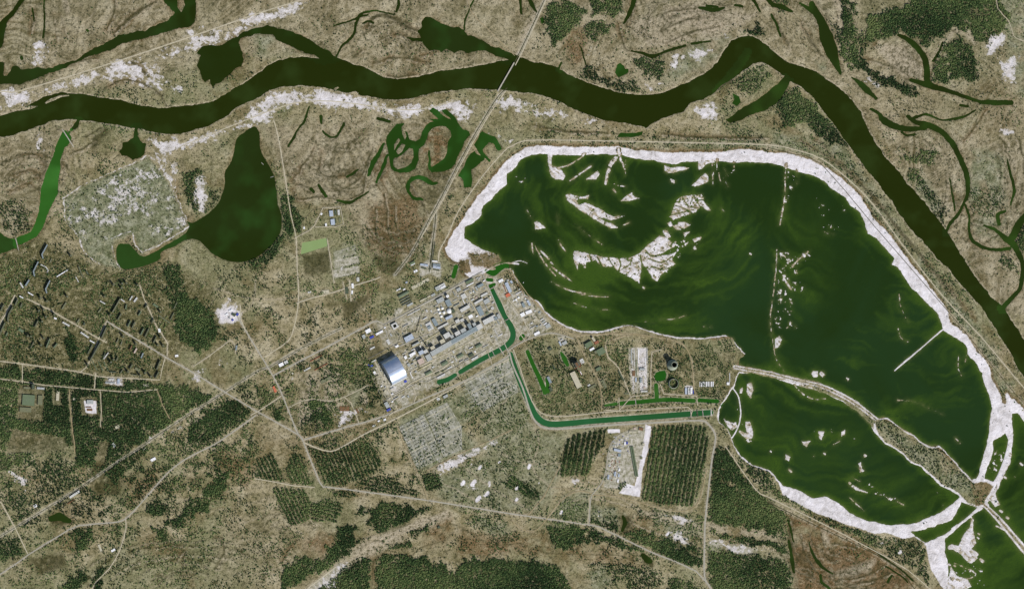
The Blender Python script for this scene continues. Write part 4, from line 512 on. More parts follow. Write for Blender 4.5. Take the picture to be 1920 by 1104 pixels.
# ------------------------------------------------------------------ roads and tracks
ROADS = [ # name, points, width px, tone, smooth
 ('road',[(-150,176),(0,172),(32,172),(125,145),(205,120),(282,95),(385,60),(480,27),(520,14),(600,-12),(700,-60)],1.8,'pale',3),
 ('road',[(1026,-5),(1003,46),(979,98),(966,123)],1.6,'pale',1),('road',[(949,170),(919,212),(884,272),(859,318),(831,373),(809,412),(790,445)],1.6,'pale',1),('road',[(1102,984),(1106,930)],1.2,'pale',0),('road',[(630,1062),(580,1100),(560,1120)],2.2,'pale',1),
 ('road',[(337,276),(400,250),(480,218),(515,205),(560,192),(620,190),(680,197),(740,205),(790,205),(850,190)],1.6,'pale',3),
 ('road',[(513,225),(520,250),(525,276),(535,336),(545,401),(555,446),(557,501),(560,552),(555,597),(545,632),(530,647),(495,670)],1.6,'pale',3),
 ('road',[(440,585),(460,619),(480,652),(512,705),(530,742),(557,810),(568,826),(600,905),(612,912),(635,915),(805,938),(960,963),(1102,983),(1135,993),(1222,1035),(1305,1070),(1345,1120)],2.4,'grey',2),
 ('road',[(200,602),(310,669),(355,694),(425,737),(480,770),(555,812),(568,824)],2.2,'grey',2),
 ('road',[(512,704),(560,678),(610,652),(655,628),(700,603),(708,602),(720,608),(760,588),(830,552),(895,514),(903,510)],2.6,'grey',1),
 ('road',[(570,824),(650,800),(720,780),(800,745),(880,710),(940,676),(955,665)],2.4,'grey',2),
 ('road',[(-150,1160),(0,1076),(52,1040),(112,1003),(147,985),(212,979),(235,972),(265,942),(312,888),(345,862),(377,845),(410,828),(480,778)],2.2,'grey',2),
 ('road',[(-20,925),(2,942),(28,988),(52,1038)],1.6,'pale',1),
 ('road',[(235,973),(236,990),(225,1030),(205,1065),(180,1090),(170,1110)],1.5,'pale',2),
 ('road',[(955,660),(962,686),(980,727),(992,765),(1004,790),(1022,802),(1060,803),(1135,797),(1230,792),(1310,788),(1328,795),(1340,812),(1341,828),(1335,860),(1328,920),(1322,978),(1321,1020),(1321,1080),(1333,1104),(1350,1150)],3.2,'grey',3),
 ('road',[(822,490),(824,470),(840,440),(860,395),(905,330),(945,284),(960,274),(977,266),(1005,263),(1100,264),(1300,268),(1440,272),(1490,281),(1540,298),(1590,336),(1635,381),(1690,456),(1765,552),(1840,632),(1920,727),(2060,880)],1.6,'pale',3),
 ('road',[(0,677),(50,683),(150,697),(185,706),(300,712),(304,690),(310,669)],1.5,'pale',1),
 ('road',[(200,602),(186,632),(175,662),(162,688),(150,698)],1.6,'pale',1),
 ('road',[(50,560),(92,580),(130,602),(184,634),(200,642)],1.5,'pale',1),
 ('road',[(296,617),(270,560),(262,535)],1.3,'pale',1),([None]),
 ('road',[(298,618),(314,643),(313,668)],1.3,'pale',1),
 ('road',[(28,553),(10,590),(-20,640)],2.2,'pale',1),
 ('road',[(-20,708),(42,715),(84,722),(176,730),(240,735),(295,730)],1.4,'pale',1),
 ('road',[(42,683),(42,718)],1.4,'pale',0),('road',[(179,700),(177,728)],1.8,'pale',0),('road',[(188,733),(190,770),(188,800)],1.2,'pale',1),
 ('road',[(130,730),(131,760),(136,810),(139,828),(140,850)],1.5,'tan',1),('road',[(295,732),(305,760),(318,785)],1.2,'tan',1),
 ('road',[(362,687),(395,665),(432,637),(440,645),(442,660)],1.3,'pale',1),('road',[(450,572),(452,600),(460,619)],1.8,'pale',1),
 ('road',[(527,742),(505,757),(485,770),(470,778)],1.6,'pale',1),('road',[(542,764),(565,752),(590,748),(620,752),(650,742),(690,722)],1.3,'pale',2),('road',[(673,793),(665,772),(658,755),(646,745)],1.3,'pale',1),
 ('road',[(568,828),(590,838),(618,846),(640,838),(680,815),(725,793),(790,760),(860,722),(955,672)],2.0,'pale',2),
 ('road',[(1360,836),(1415,915),(1440,931),(1530,975),(1617,1020),(1702,1068),(1760,1120)],1.5,'pale',2),
 ('road',[(990,965),(1020,930),(1042,888),(1050,870)],1.3,'tan',1),('road',[(1105,982),(1106,950),(1110,927),(1128,906),(1136,880),(1142,840),(1155,820),(1167,812)],1.7,'grey',2),
 ('road',[(1110,925),(1090,920),(1070,925),(1050,940),(1030,965),(1015,985),(998,996),(975,990),(960,975)],1.5,'tan',2),('road',[(1110,928),(1160,930),(1210,945),(1260,957),(1295,955),(1312,935),(1325,880)],1.5,'tan',2),
 ('road',[(1036,914),(1060,916),(1085,914)],1,'tan',0),('road',[(800,882),(862,850),(920,825),(960,805)],1.2,'tan',1),('road',[(803,938),(785,890),(770,860),(755,828),(745,800)],1.2,'tan',1),
 ('road',[(480,897),(515,903),(550,910),(590,913)],1.5,'pale',1),('road',[(870,-40),(882,20),(915,55),(965,105)],1.1,'tan',2),('road',[(1867,-30),(1870,15),(1890,38),(1898,60),(1905,72),(1940,84)],1.2,'pale',2),
 ('road',[(952,657),(975,643),(1000,632),(1025,625),(1045,626),(1075,635)],2.0,'grey',2),('road',[(953,660),(944,640),(925,612),(905,590)],1.6,'grey',1),('road',[(1000,562),(1030,597),(1045,612),(1078,628),(1100,627),(1180,625),(1230,632),(1260,637),(1285,650),(1297,680),(1300,720),(1305,745)],1.4,'tan',3),
 ('road',[(1080,630),(1092,660),(1103,680),(1118,705),(1128,740),(1127,772)],1.3,'tan',2),('road',[(1135,648),(1140,670),(1160,690),(1182,743)],1.4,'pale',2),('road',[(1143,642),(1155,633),(1185,628),(1215,632)],1.2,'tan',2),('road',[(1135,768),(1160,770),(1184,743),(1212,740),(1220,735),(1220,700),(1222,660),(1240,655)],1.4,'pale',1),
 ('road',[(1160,745),(1162,770)],1,'pale',0),('road',[(1238,720),(1244,738),(1285,741),(1306,742),(1308,760)],1.4,'pale',1),('road',[(962,655),(975,690),(990,735),(1005,765),(1025,778),(1060,780),(1135,772),(1200,768),(1290,763),(1295,780)],1.6,'pale',2),
 ('road',[(557,568),(580,560),(625,548),(655,538),(705,523),(712,520)],1.8,'pale',1),('road',[(553,446),(580,432),(590,422),(605,390),(615,390),(638,388),(644,420),(630,425),(590,426)],1.2,'pale',0),('road',[(613,448),(620,490),(626,530)],1.4,'pale',1),('road',[(643,530),(650,560)],1,'pale',0),('road',[(655,525),(658,565)],2,'pale',0),
 ('road',[(720,610),(728,635),(740,650)],1.6,'grey',0),('road',[(740,652),(800,628),(812,625)],1.6,'grey',0),('road',[(762,700),(800,680),(840,662),(900,630),(910,625)],1.5,'pale',0),('road',[(853,548),(866,570),(885,605),(900,620)],1.5,'grey',0),('road',[(872,545),(888,575),(905,605)],1.3,'pale',0),('road',[(905,515),(925,560),(942,600),(948,615)],2.0,'grey',0),('road',[(822,623),(860,600),(900,582),(925,570)],1.4,'pale',0),
 ('road',[(928,536),(950,590),(985,640)],1.2,'pale',0),('road',[(945,525),(952,560),(975,590),(995,625),(990,636)],1.3,'pale',1),('road',[(955,503),(972,527),(990,553),(1010,570)],1.3,'tan',1),('road',[(905,610),(917,635),(928,650)],1.1,'pale',0),('road',[(735,740),(760,727),(770,718),(830,690),(850,675),(846,668)],1.6,'pale',1),('road',[(703,678),(718,710),(738,752),(745,768),(729,778)],1.8,'pale',0),
 ('road',[(773,723),(780,742),(775,757)],1.4,'pale',1),('road',[(912,655),(925,690)],1,'pale',0),('road',[(1822,893),(1845,945),(1815,970),(1735,1020)],.1,'pale',0)]
ROADS = [r for r in ROADS if r[0] == 'road' and r[2] > .5]
RAILS = [([(1023,-5),(1000,45),(975,97),(962,123)],1.6),([(951,165),(935,180),(915,210),(880,270),(877,276),(855,316),(827,371),(805,411),(775,468),(755,496),(740,515)],1.6),([(817,396),(815,426),(809,470),(805,510)],1.8),
 ([(-150,1090),(0,1005),(140,920),(210,872),(270,833),(345,782),(400,748),(480,697),(510,685),(560,655),(640,615)],1.1),([(137,830),(133,780),(131,733)],1.2),([(1440,940),(1530,985),(1617,1026),(1680,1062),(1720,1110)],1.6),([(1440,277),(1490,290),(1540,308),(1640,425),(1800,610),(1905,740),(2050,890)],1.2)]
vg = Z()
for n, pts, w, tone, sm in ROADS: add(vg, stroke(pts, w + (4.5 if w > 2 else 2.6), 1.5, smooth=max(sm, 1)))
for pts, w in RAILS: add(vg, stroke(pts, w + 6, 1.5))
for pts, w in RAILS[:4]: add(paved, stroke(pts, w + 3.2, .6), .8)
np.maximum(pale, vg * .75 * (fine > .42), out=pale)
for n, pts, w, tone, sm in ROADS: add(clear, stroke(pts, w + 2.2, .5, smooth=max(sm, 1), edge=1.5))
for pts, w in RAILS: add(clear, stroke(pts, w + 3.5, .8))
for pts, w in (([(570,1120),(640,1060),(700,1015),(760,985),(850,960)],11),([(1322,982),(1400,1000),(1482,1018)],7),([(700,1045),(697,1110)],5),([(1022,990),(1040,1035),(1075,1104)],6),([(-150,1080),(0,1000),(140,915)],3),([(300,1104),(340,1060)],.1)): add(clear, stroke(pts, w, 1.5))
dens *= 1 - np.clip(clear * 1.4, 0, 1)
dens *= np.clip(1 - blur(water, 1) * 2.2, 0, 1)
dens *= 1 - np.clip(sand * 1.1, 0, .92)
paved *= 1 - water

# ------------------------------------------------------------------ ground material
def ground_material():
    b = NB('ground cover'); A = b.attr('cover_a'); B = b.attr('cover_b'); E = b.attr('cover_c')
    n_f = b.noise(34, 6, 0.72); n_s = b.noise(13, 3, 0.7); n_m = b.noise(230, 6, 0.68, dist=.6); n_l = b.noise(1300, 5, 0.6, dist=.8)
    tan = b.ramp(n_m, [(0.32, sr(98,93,62)), (0.44, sr(136,127,93)), (0.55, sr(162,151,120)), (0.68, sr(188,178,150))])
    n_h = b.noise(620, 5, .65, dist=.5); tan = b.mix(b.math('MULTIPLY', b.step(n_l, .45, .6), .6), tan, sr(124,128,92)); tan = b.mix(b.math('MULTIPLY', b.step(n_h, .52, .64), .55), tan, sr(108,92,56)); tan = b.mix(b.math('MULTIPLY', b.step(n_h, .46, .36), .5), tan, sr(158,148,118))
    # pale flood plain with ridge-and-swale curves
    fl = b.ramp(n_m, [(0.32, sr(104,96,70)), (0.48, sr(144,134,106)), (0.66, sr(184,174,148))])
    low = b.noise(1500, 2.5, 0.5, dist=1.2)
    ph = b.math('MULTIPLY', low, 150.0); wv = b.math('SINE', ph)
    gate = b.step(b.noise(600, 3, .6), .42, .6)
    ln = b.math('MULTIPLY', b.step(wv, .35, .95), gate)
    fl = b.mix(b.math('MULTIPLY', ln, .62), fl, sr(92,82,50)); wv2 = b.math('MULTIPLY', b.step(b.math('SINE', b.math('MULTIPLY', low, 62.0)), .75, 1.0), gate)
    fl = b.mix(b.math('MULTIPLY', wv2, .55), fl, sr(84,76,46))
    fl = b.mix(b.math('MULTIPLY', b.step(wv, -.4, -1.0), .35), fl, sr(188,176,148))
    col = b.mix(E[0], tan, fl)
    urb = b.ramp(b.noise(60, 6, .75), [(0.35, sr(56,60,34)), (0.45, sr(92,90,56)), (0.55, sr(122,116,82)), (0.66, sr(170,162,130))])
    col = b.mix(E[1], col, urb)
    sg = b.ramp(b.noise(110, 7, .74), [(0.34, sr(92,100,68)), (0.48, sr(122,126,96)), (0.64, sr(164,164,140))])
    col = b.mix(B[0], col, sg)
    rs = b.ramp(b.noise(120, 5, .7, dist=1.5), [(0.3, sr(82,66,36)), (0.5, sr(114,86,54)), (0.7, sr(140,114,82))])
    col = b.mix(A[2], col, rs)
    pl = b.ramp(n_f, [(0.3, sr(148,137,110)), (0.5, sr(172,160,136)), (0.7, sr(194,184,164))])
    col = b.mix(E[2], col, pl)
    
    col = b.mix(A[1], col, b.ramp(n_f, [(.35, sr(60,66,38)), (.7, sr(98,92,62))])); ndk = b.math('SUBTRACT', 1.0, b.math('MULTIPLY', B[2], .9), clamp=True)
    # bare scrub and tussocks: fine dark flecks with light gaps
    n_g = b.noise(68, 5, .75); col = b.mix(b.math('MULTIPLY', b.step(n_g, .47, .36), .5), col, sr(66,66,34)); col = b.mix(b.math('MULTIPLY', b.step(n_g, .54, .66), b.math('MULTIPLY', ndk, .45)), col, sr(184,174,142))
    fleck = b.math('MULTIPLY', b.step(n_f, .49, .39), .75)
    col = b.mix(fleck, col, b.mix(.70, col, sr(56,58,34)))
    fleck3 = b.math('MULTIPLY', b.step(n_s, .47, .36), .75)
    col = b.mix(fleck3, col, b.mix(.75, col, sr(50,54,30)))
    fleck2 = b.math('MULTIPLY', b.step(n_s, .56, .68), .5)
    col = b.mix(fleck2, col, b.mix(.6, col, sr(196,184,158)))
    col = b.mix(b.math('MULTIPLY', B[2], .85), col, b.ramp(n_f, [(.38, sr(42,46,20)), (.52, sr(62,60,32)), (.66, sr(90,84,52))]))
    pv = b.ramp(b.noise(40, 6, .78), [(0.36, sr(112,112,84)), (0.47, sr(156,152,132)), (0.62, sr(204,198,186))])
    col = b.mix(B[1], col, pv)
    sd = b.ramp(b.noise(120, 8, .72, dist=1.2), [(0.32, sr(176,171,168)), (0.46, sr(212,207,208)), (0.60, sr(234,230,234))])
    nsd = b.noise(75, 8, .76); br = b.math('ADD', A[0], b.math('MULTIPLY', b.math('SUBTRACT', nsd, .5), 2.1)); edge = b.math('MULTIPLY', b.step(br, .48, .70), b.math('SUBTRACT', 1.0, b.math('MULTIPLY', b.math('MULTIPLY', b.step(n_s, .47, .38), b.step(A[0], .95, .6)), .8)))
    sd = b.mix(b.math('MULTIPLY', b.step(A[0], .97, .75), .5), sd, sr(196,190,182)); col = b.mix(edge, col, sd)
    b.bump(n_g, .9, 14.0)
    return b.out(col)
MG = ground_material()

# ------------------------------------------------------------------ ground sheet
LAND = 2.2
h = LAND - water * 5.2
h = h + np.where(water < .02, (fbm(20, 91, 3) - .5) * .5, 0)
beachslope = blur(water, 3); h = np.where((sand > .3) & (water < .5), np.minimum(h, LAND - np.clip(beachslope, 0, .5) * 2.2), h)
xy = P(GX, GY)
V = np.dstack([xy, h]).reshape(-1, 3)
idx = np.arange(NX * NY).reshape(NY, NX)
F = np.stack([idx[1:, :-1], idx[1:, 1:], idx[:-1, 1:], idx[:-1, :-1]], -1).reshape(-1, 4)
cn = [V[idx[0, 0]], V[idx[0, -1]], V[idx[-1, -1]], V[idx[-1, 0]]]
fr = np.array([(c[0], c[1], LAND) for c in cn] + [(-60000, 60000, LAND), (60000, 60000, LAND), (60000, -60000, LAND), (-60000, -60000, LAND)])
n0 = len(V); V = np.vstack([V, fr])
F = np.vstack([F, [(n0, n0 + 1, n0 + 5, n0 + 4), (n0 + 1, n0 + 2, n0 + 6, n0 + 5), (n0 + 2, n0 + 3, n0 + 7, n0 + 6), (n0 + 3, n0, n0 + 4, n0 + 7)]])
ground = npmesh('ground', V, F, MG, smooth=True)
f4 = lambda *a: np.stack([np.clip(x, 0, 1).reshape(-1) for x in a], -1)
attr(ground, 'cover_a', f4(sand, floor_, rust)); attr(ground, 'cover_b', f4(sage, paved, dark)); attr(ground, 'cover_c', f4(flood, urban, pale))
tag(ground, 'dry tan and olive plain of grass, scrub and sand around the river', 'ground', kind='structure')

# ------------------------------------------------------------------ water sheets
shoal = np.clip(blur(np.clip(isl + sand * (water < .5), 0, 1), 6) * 1.5, 0, 1)
swirl = fbm(60, 77, 4, GX + WX * 18, GY * 1.0 + WY * 18); swirl2 = fbm(16, 78, 4, (GX * .7 + GY * .7), (GY * .7 - GX * .7) * 2.6)
def polar(cx, cy, kr, ka, seed):
    q1, q2 = fbm(70, 631, 3) - .5, fbm(70, 633, 3) - .5; dx, dy = GX + WX * 5 + q1 * 70 - cx, (GY + WY * 5 + q2 * 70 - cy) * 1.15; r = np.hypot(dx, dy); return fbm(1.0, seed, 4, r / kr, np.arctan2(dy, dx) * r.clip(20) / ka)
streaks = np.where(GX < 1445, polar(1230, 340, 11, 75, 81), polar(1700, 300, 12, 80, 83)); S_ = GY > 685 + (GX - 1383) * .32
streaks = np.where(S_ & (GX > 1370), polar(1560, 640, 13, 90, 85), streaks); bigs = fbm(150, 87, 3)
algae = np.clip((shoal * 1.9 + (streaks - .5) * 1.7 + (bigs - .5) * 2.2 + (swirl - .5) * .7 - .18) * .95, 0, 1)
shore = np.clip(blur(np.clip((1 - water) * (GX > 820), 0, 1), 1) * 1.6 - .05, 0, 1) * np.clip(fine * 3 - .6, 0, 1); shore = np.maximum(shore, np.clip(blur(isl, 2) * 1.4, 0, 1) * np.clip(rag * 3.2 - 1.0, 0, 1) * .8)
for p, v in (([(1503,722),(1530,728),(1555,735),(1562,745),(1530,744),(1512,738)],1.6),([(1300,440),(1400,420),(1420,500),(1350,560),(1260,540)],.5),([(1440,380),(1540,380),(1560,560),(1470,600)],.35),([(1380,700),(1500,730),(1620,800),(1700,900),(1600,960),(1480,900),(1390,820)],.35),([(1660,760),(1700,790),(1690,810),(1650,790)],.8),([(1050,480),(1200,500),(1180,540),(1060,530)],.5),([(1600,920),(1700,900),(1790,930),(1700,975)],.5),([(1100,560),(1350,570),(1340,620),(1100,600)],.2)):
    s, m = poly(p, 12, edge=18); algae[s] = np.clip(algae[s] + m * v * (streaks[s] * 2.4 - .6), 0, 1)
for pts in ([(1285,550),(1330,500),(1380,470),(1410,430)],[(1300,560),(1370,540),(1420,500)],[(1300,470),(1350,460),(1400,450)],[(1470,560),(1500,600)],[(1670,560),(1672,600),(1700,640)]): add(algae, stroke(pts, 6, 6, edge=5), .6)
def water_material(name, deep, mid, lit, rough=.35, ripple=0.0):
    b = NB(name); A = b.attr('bloom')
    n = b.noise(1500, 5, .55, dist=1.0); n2 = b.noise(60, 5, .65, dist=.6); n3 = b.noise(9, 2, .5)
    c = b.mix(b.step(n, .38, .68), deep, mid)
    f = b.math('MULTIPLY', A[0], b.math('ADD', .55, b.math('MULTIPLY', n2, .9)), clamp=True)
    c = b.mix(f, c, lit)
    if ripple: c = b.mix(b.math('MULTIPLY', b.step(n3, .45, .6), ripple), c, mid)
    b.b.inputs['Roughness'].default_value = rough; b.b.inputs['IOR'].default_value = 1.33; b.b.inputs['Specular IOR Level'].default_value = .10; c = b.mix(b.math('MULTIPLY', A[1], b.step(n2, .3, .6)), c, sr(104,110,66))
    b.bump(b.noise(14, 4, .6, vec=b.scale(b.pos, (1, .45, 1)).outputs[0]), .12, 1.0)
    return b.out(c)
MW = {'river': water_material('river water', sr(33,42,6), sr(35,45,9), sr(46,62,24)), 'lakes': water_material('lake water', sr(32,44,8), sr(36,50,16), sr(42,70,26)),
      'green': water_material('weedy water', sr(34,62,16), sr(38,72,22), sr(50,98,38)), 'creek': water_material('creek water', sr(34,46,12), sr(38,56,18), sr(50,78,26)),
      'canal': water_material('canal water', sr(38,86,46), sr(40,94,54), sr(50,106,66)), 'ditch': water_material('ditch water', sr(34,84,22), sr(42,92,26), sr(70,110,50)),
      'pond': water_material('pond water', sr(30,49,14), sr(33,56,26), sr(60,84,26), ripple=.5), 'west': water_material('bright weedy water', sr(42,84,26), sr(52,102,36), sr(60,114,44)), 'tank': water_material('settling pond water', sr(132,154,100), sr(140,160,108), sr(150,170,120))}
LB = {'river': ('wide dark olive river bending across the top of the picture', 'river'), 'lakes': ('dark still lakes and side channels beside the river', 'lake'),
      'green': ('bright green weedy backwaters of the marsh', 'lake'), 'creek': ('narrow dark winding creeks of the flood plain', 'creek'), 'canal': ('straight bluish green canals around the power plant', 'canal'),
      'ditch': ('short green ditches and basins beside the unfinished works', 'ditch'), 'pond': ('huge green cooling pond clouded with yellowish algae', 'pond'), 'west': ('bright green curved channel along the far left edge', 'backwater'), 'tank': ('milky pale green settling pond, a slanted rectangle', 'pond')}
NM = {'river': 'river', 'lakes': 'lake', 'green': 'backwater', 'creek': 'creek', 'canal': 'canal', 'ditch': 'ditch', 'pond': 'cooling_pond', 'tank': 'settling_pond', 'west': 'backwater'}
KZ = 2
for k, name in enumerate(['pond', 'river', 'lakes', 'green', 'creek', 'canal', 'ditch', 'tank', 'west']):
    m = blur(ids[name], 1 if name in ('ditch', 'tank', 'canal', 'creek') else 2) > .002
    q = m[:NY // KZ * KZ, :NX // KZ * KZ].reshape(NY // KZ, KZ, NX // KZ, KZ).any((1, 3))
    jj, ii = np.nonzero(q); jj = jj[(ii < NX // KZ - 1)]; ii = ii[(ii < NX // KZ - 1)]; ok = jj < NY // KZ - 1; jj, ii = jj[ok], ii[ok]
    W2 = NX; a = (jj * KZ) * W2 + ii * KZ
    Fq = np.stack([a + KZ * W2, a + KZ * W2 + KZ, a + KZ, a], -1)
    u, inv = np.unique(Fq.ravel(), return_inverse=True)
    zz = 0.02 + 0.12 * k
    Vw = np.column_stack([xy.reshape(-1, 2)[u], np.full(len(u), zz)])
    o = npmesh(NM[name], Vw, inv.reshape(-1, 4), MW[name])
    al = algae.reshape(-1)[u] if name == 'pond' else np.clip((fbm(40, 99, 3).reshape(-1)[u] - .5) * 2, 0, 1)
    if name == 'lakes': al = np.clip(al + ((xy.reshape(-1, 2)[u][:, 0] < P(350, 500)[0]) & (xy.reshape(-1, 2)[u][:, 1] < P(350, 440)[1])) * .9, 0, 1)
    sh_ = shore.reshape(-1)[u] if name == 'pond' else np.zeros(len(u)); attr(o, 'bloom', np.stack([al, sh_, al], -1)); tag(o, *LB[name], kind='structure')

# ------------------------------------------------------------------ roads as thin raised beds
MR = {'grey': simple('worn asphalt', sr(166,162,148), .14, 30), 'pale': simple('pale gravel track', sr(188,180,156), .16, 24), 'tan': simple('sandy track', sr(160,146,112), .16, 24), 'rail': simple('rail ballast', sr(72,72,48), .25, 20), 'deck': simple('bridge concrete', sr(178,172,158), .12, 20)}
def ribbon(name, pts, wpx, z, mat, sm=2, thick=.5):
    p = cr(pts, sm) if sm > 1 and len(pts) > 2 else np.array(pts, float)
    q = P(p[:, 0], p[:, 1]); w = wpx * MPP / 2
    d = np.gradient(q, axis=0); d /= np.linalg.norm(d, axis=1)[:, None] + 1e-9; nrm = np.stack([-d[:, 1], d[:, 0]], -1)
    n = len(q); V = []
    for sgn, zz in ((1, z), (-1, z), (-1, z - thick), (1, z - thick)): V.append(np.column_stack([q + nrm * w * sgn, np.full(n, zz)]))
    V = np.vstack(V); F = []
    for i in range(n - 1):
        for a, b in ((0, 1), (1, 2), (3, 0)): F.append((a * n + i, b * n + i, b * n + i + 1, a * n + i + 1))
    F.append((0, 3 * n, 2 * n, n)); F.append((n - 1, 2 * n - 1, 3 * n - 1, 4 * n - 1))
    return mesh(name, V, F, mat)
def where(x, y):
    ns = 'far north' if y < 150 else 'north' if y < 330 else 'middle' if y < 620 else 'south' if y < 850 else 'far south'
    ew = 'far west' if x < 250 else 'west' if x < 600 else 'centre' if x < 1000 else 'east' if x < 1450 else 'far east'
    return ns, ew
# ------------------------------------------------------------------ labels that single out each thing
_pend = []
def want(o, base, cat, group, x, y, kind=None):
    tag(o, None, cat, group, kind); _pend.append((base, x, y, o)); return o
ORD = 'first second third fourth fifth sixth seventh eighth ninth tenth eleventh twelfth thirteenth fourteenth fifteenth sixteenth seventeenth eighteenth nineteenth twentieth'.split()
def settle_labels():
    d = {}
    for b, x, y, o in _pend: d.setdefault(b, []).append((x, y, o))
    for b, L in d.items():
        n = len(L); L.sort(key=lambda t: t[0])
        for i, (x, y, o) in enumerate(L):
            if n == 1: o['label'] = b
            elif n == 2: o['label'] = b + (', the western one' if i == 0 else ', the eastern one')
            elif i == 0: o['label'] = b + ', the leftmost'
            elif i == n - 1: o['label'] = b + ', the rightmost'
            else: o['label'] = b + ', ' + ORD[min(i, 19)] + ' from the left'

for i, (n, pts, w, tone, sm) in enumerate(ROADS):
    o = ribbon('road', pts, w, LAND + .35 + .05 * i, MR[tone], max(1, sm), .6)
    mx, my = np.mean([p[0] for p in pts]), np.mean([p[1] for p in pts]); ns, ew = where(mx, my)
    ln = sum(math.hypot(b[0] - a[0], b[1] - a[1]) for a, b in zip(pts, pts[1:]))
    want(o, f"{'long' if ln > 250 else 'short'} {dict(grey='grey asphalt road', pale='pale gravel road', tan='sandy track')[tone]} in the {ns} {ew} of the area", 'road', None, mx, my, 'structure')
for i, (pts, w) in enumerate(RAILS):
    o = ribbon('railway', pts, w, LAND + .2 + .02 * i, MR['rail'], 2, .6); mx, my = np.mean([p[0] for p in pts]), np.mean([p[1] for p in pts]); ns, ew = where(mx, my)
    want(o, f"dark ballasted railway line in the {ns} {ew} of the area", 'railway', None, mx, my, 'structure')

# ------------------------------------------------------------------ buildings
ROOF = {'grey': sr(168,172,170), 'pale': sr(196,196,192), 'white': sr(236,236,238), 'blue': sr(66,78,168), 'iceblue': sr(172,182,196), 'slate': sr(134,146,150), 'green': sr(104,118,92), 'dark': sr(78,88,70), 'olive': sr(116,118,92),
        'beige': sr(188,182,160), 'rust': sr(146,96,72), 'orange': sr(196,112,84), 'red': sr(150,84,66), 'pink': sr(192,174,162), 'brown': sr(120,92,66), 'townroof': sr(100,104,80)}
LOOK = {'grey': 'grey', 'pale': 'pale grey', 'white': 'white', 'blue': 'bright blue', 'iceblue': 'icy blue', 'slate': 'blue grey', 'green': 'grey green', 'dark': 'dark', 'olive': 'olive', 'beige': 'beige', 'rust': 'rusty', 'orange': 'orange', 'red': 'red', 'pink': 'pinkish', 'brown': 'brown', 'townroof': 'weathered'}
MROOF = {k: simple('roofing ' + k, v, .10, 12) for k, v in ROOF.items()}
def wall_material(name, col):
    b = NB(name); n = b.noise(18, 4, .7)
    g = b.math('FRACT', b.math('DIVIDE', b.t.nodes['Geometry'].outputs['Position'] if False else b.pos_z(), 3.0)) if hasattr(b, 'pos_z') else None
    c = b.mix(b.step(n, .3, .7), tuple(x * .8 for x in col), col)
    return b.out(c)
def wall_m(name, col):
    b = NB(name); sp = b.t.nodes.new('ShaderNodeSeparateXYZ'); b.lk(b.pos, sp.inputs[0]); n = b.noise(18, 4, .7)
    st = b.math('FRACT', b.math('DIVIDE', sp.outputs[2], 3.1)); hz = b.math('FRACT', b.math('DIVIDE', b.math('ADD', sp.outputs[0], sp.outputs[1]), 4.6))
    win = b.math('MULTIPLY', b.math('MULTIPLY', b.step(st, .34, .37), b.step(st, .80, .77)), b.math('MULTIPLY', b.step(hz, .22, .26), b.step(hz, .74, .70)))
    c = b.mix(b.step(n, .3, .7), tuple(x * .8 for x in col), col)
    return b.out(b.mix(win, c, (.03, .035, .04)))
MWALL = {'conc': wall_m('concrete panel wall', sr(176,172,158)), 'light': wall_m('light plaster wall', sr(206,204,196)), 'dark': wall_m('weathered concrete wall', sr(128,124,108)), 'metal': simple('ribbed metal wall', sr(176,180,184), .1, 20)}
MVENT = simple('roof plant metal', sr(150,152,150), .12, 6); MDARK = simple('dark floor and painted shade', sr(40,42,36), .2, 6)
def boxv(x0, x1, y0, y1, z0, z1, top=True, bot=False):
    v = [(x0,y0,z0),(x1,y0,z0),(x1,y1,z0),(x0,y1,z0),(x0,y0,z1),(x1,y0,z1),(x1,y1,z1),(x0,y1,z1)]
    f = [(0,1,5,4),(1,2,6,5),(2,3,7,6),(3,0,4,7)]
    if top: f.append((4,5,6,7))
    if bot: f.append((3,2,1,0))
    return v, f
def join(parts):
    V, F = [], []
    for v, f in parts:
        k = len(V); V += list(v); F += [tuple(i + k for i in q) for q in f]
    return V, F
def frame(cx, cy, L, Wd, ang):
    a = math.radians(ang); dx, dy = math.cos(a), -math.sin(a)
    p0, p1 = P(cx - dx * L / 2, cy - dy * L / 2), P(cx + dx * L / 2, cy + dy * L / 2)
    q0, q1 = P(cx - dy * Wd / 2, cy + dx * Wd / 2), P(cx + dy * Wd / 2, cy - dx * Wd / 2)
    c = (p0 + p1) / 2; d = p1 - p0
    return c, float(np.linalg.norm(d)), float(np.linalg.norm(q1 - q0)), math.atan2(d[1], d[0])
def roof_slab(l, w, h, par=.9, t=.5, over=.25):
    """flat roof with a raised parapet: outer rim, inner field"""
    X, Y = l / 2 + over, w / 2 + over; x, y = X - t, Y - t
    V = [(-X,-Y,h-.3),(X,-Y,h-.3),(X,Y,h-.3),(-X,Y,h-.3),(-X,-Y,h+par),(X,-Y,h+par),(X,Y,h+par),(-X,Y,h+par),(-x,-y,h+par),(x,-y,h+par),(x,y,h+par),(-x,y,h+par),(-x,-y,h),(x,-y,h),(x,y,h),(-x,y,h)]
    F = []
    for a, b in ((0,4),(4,8),(8,12)):
        for i in range(4):
            j = (i + 1) % 4; F.append((a+i, a+j, b+j, b+i))
    F.append((12,13,14,15)); return V, F
def gable(l, w, h, rise, over=.6):
    X, Y = l / 2 + over, w / 2 + over
    V = [(-X,-Y,h),(X,-Y,h),(X,Y,h),(-X,Y,h),(-X,0,h+rise),(X,0,h+rise),(-X,-Y,h-.4),(X,-Y,h-.4),(X,Y,h-.4),(-X,Y,h-.4)]
    return V, [(0,1,5,4),(2,3,4,5),(3,0,4),(1,2,5),(6,7,1,0),(8,9,3,2),(7,8,2,1),(9,6,0,3)]
BG = random.Random(5)
BUILT = []
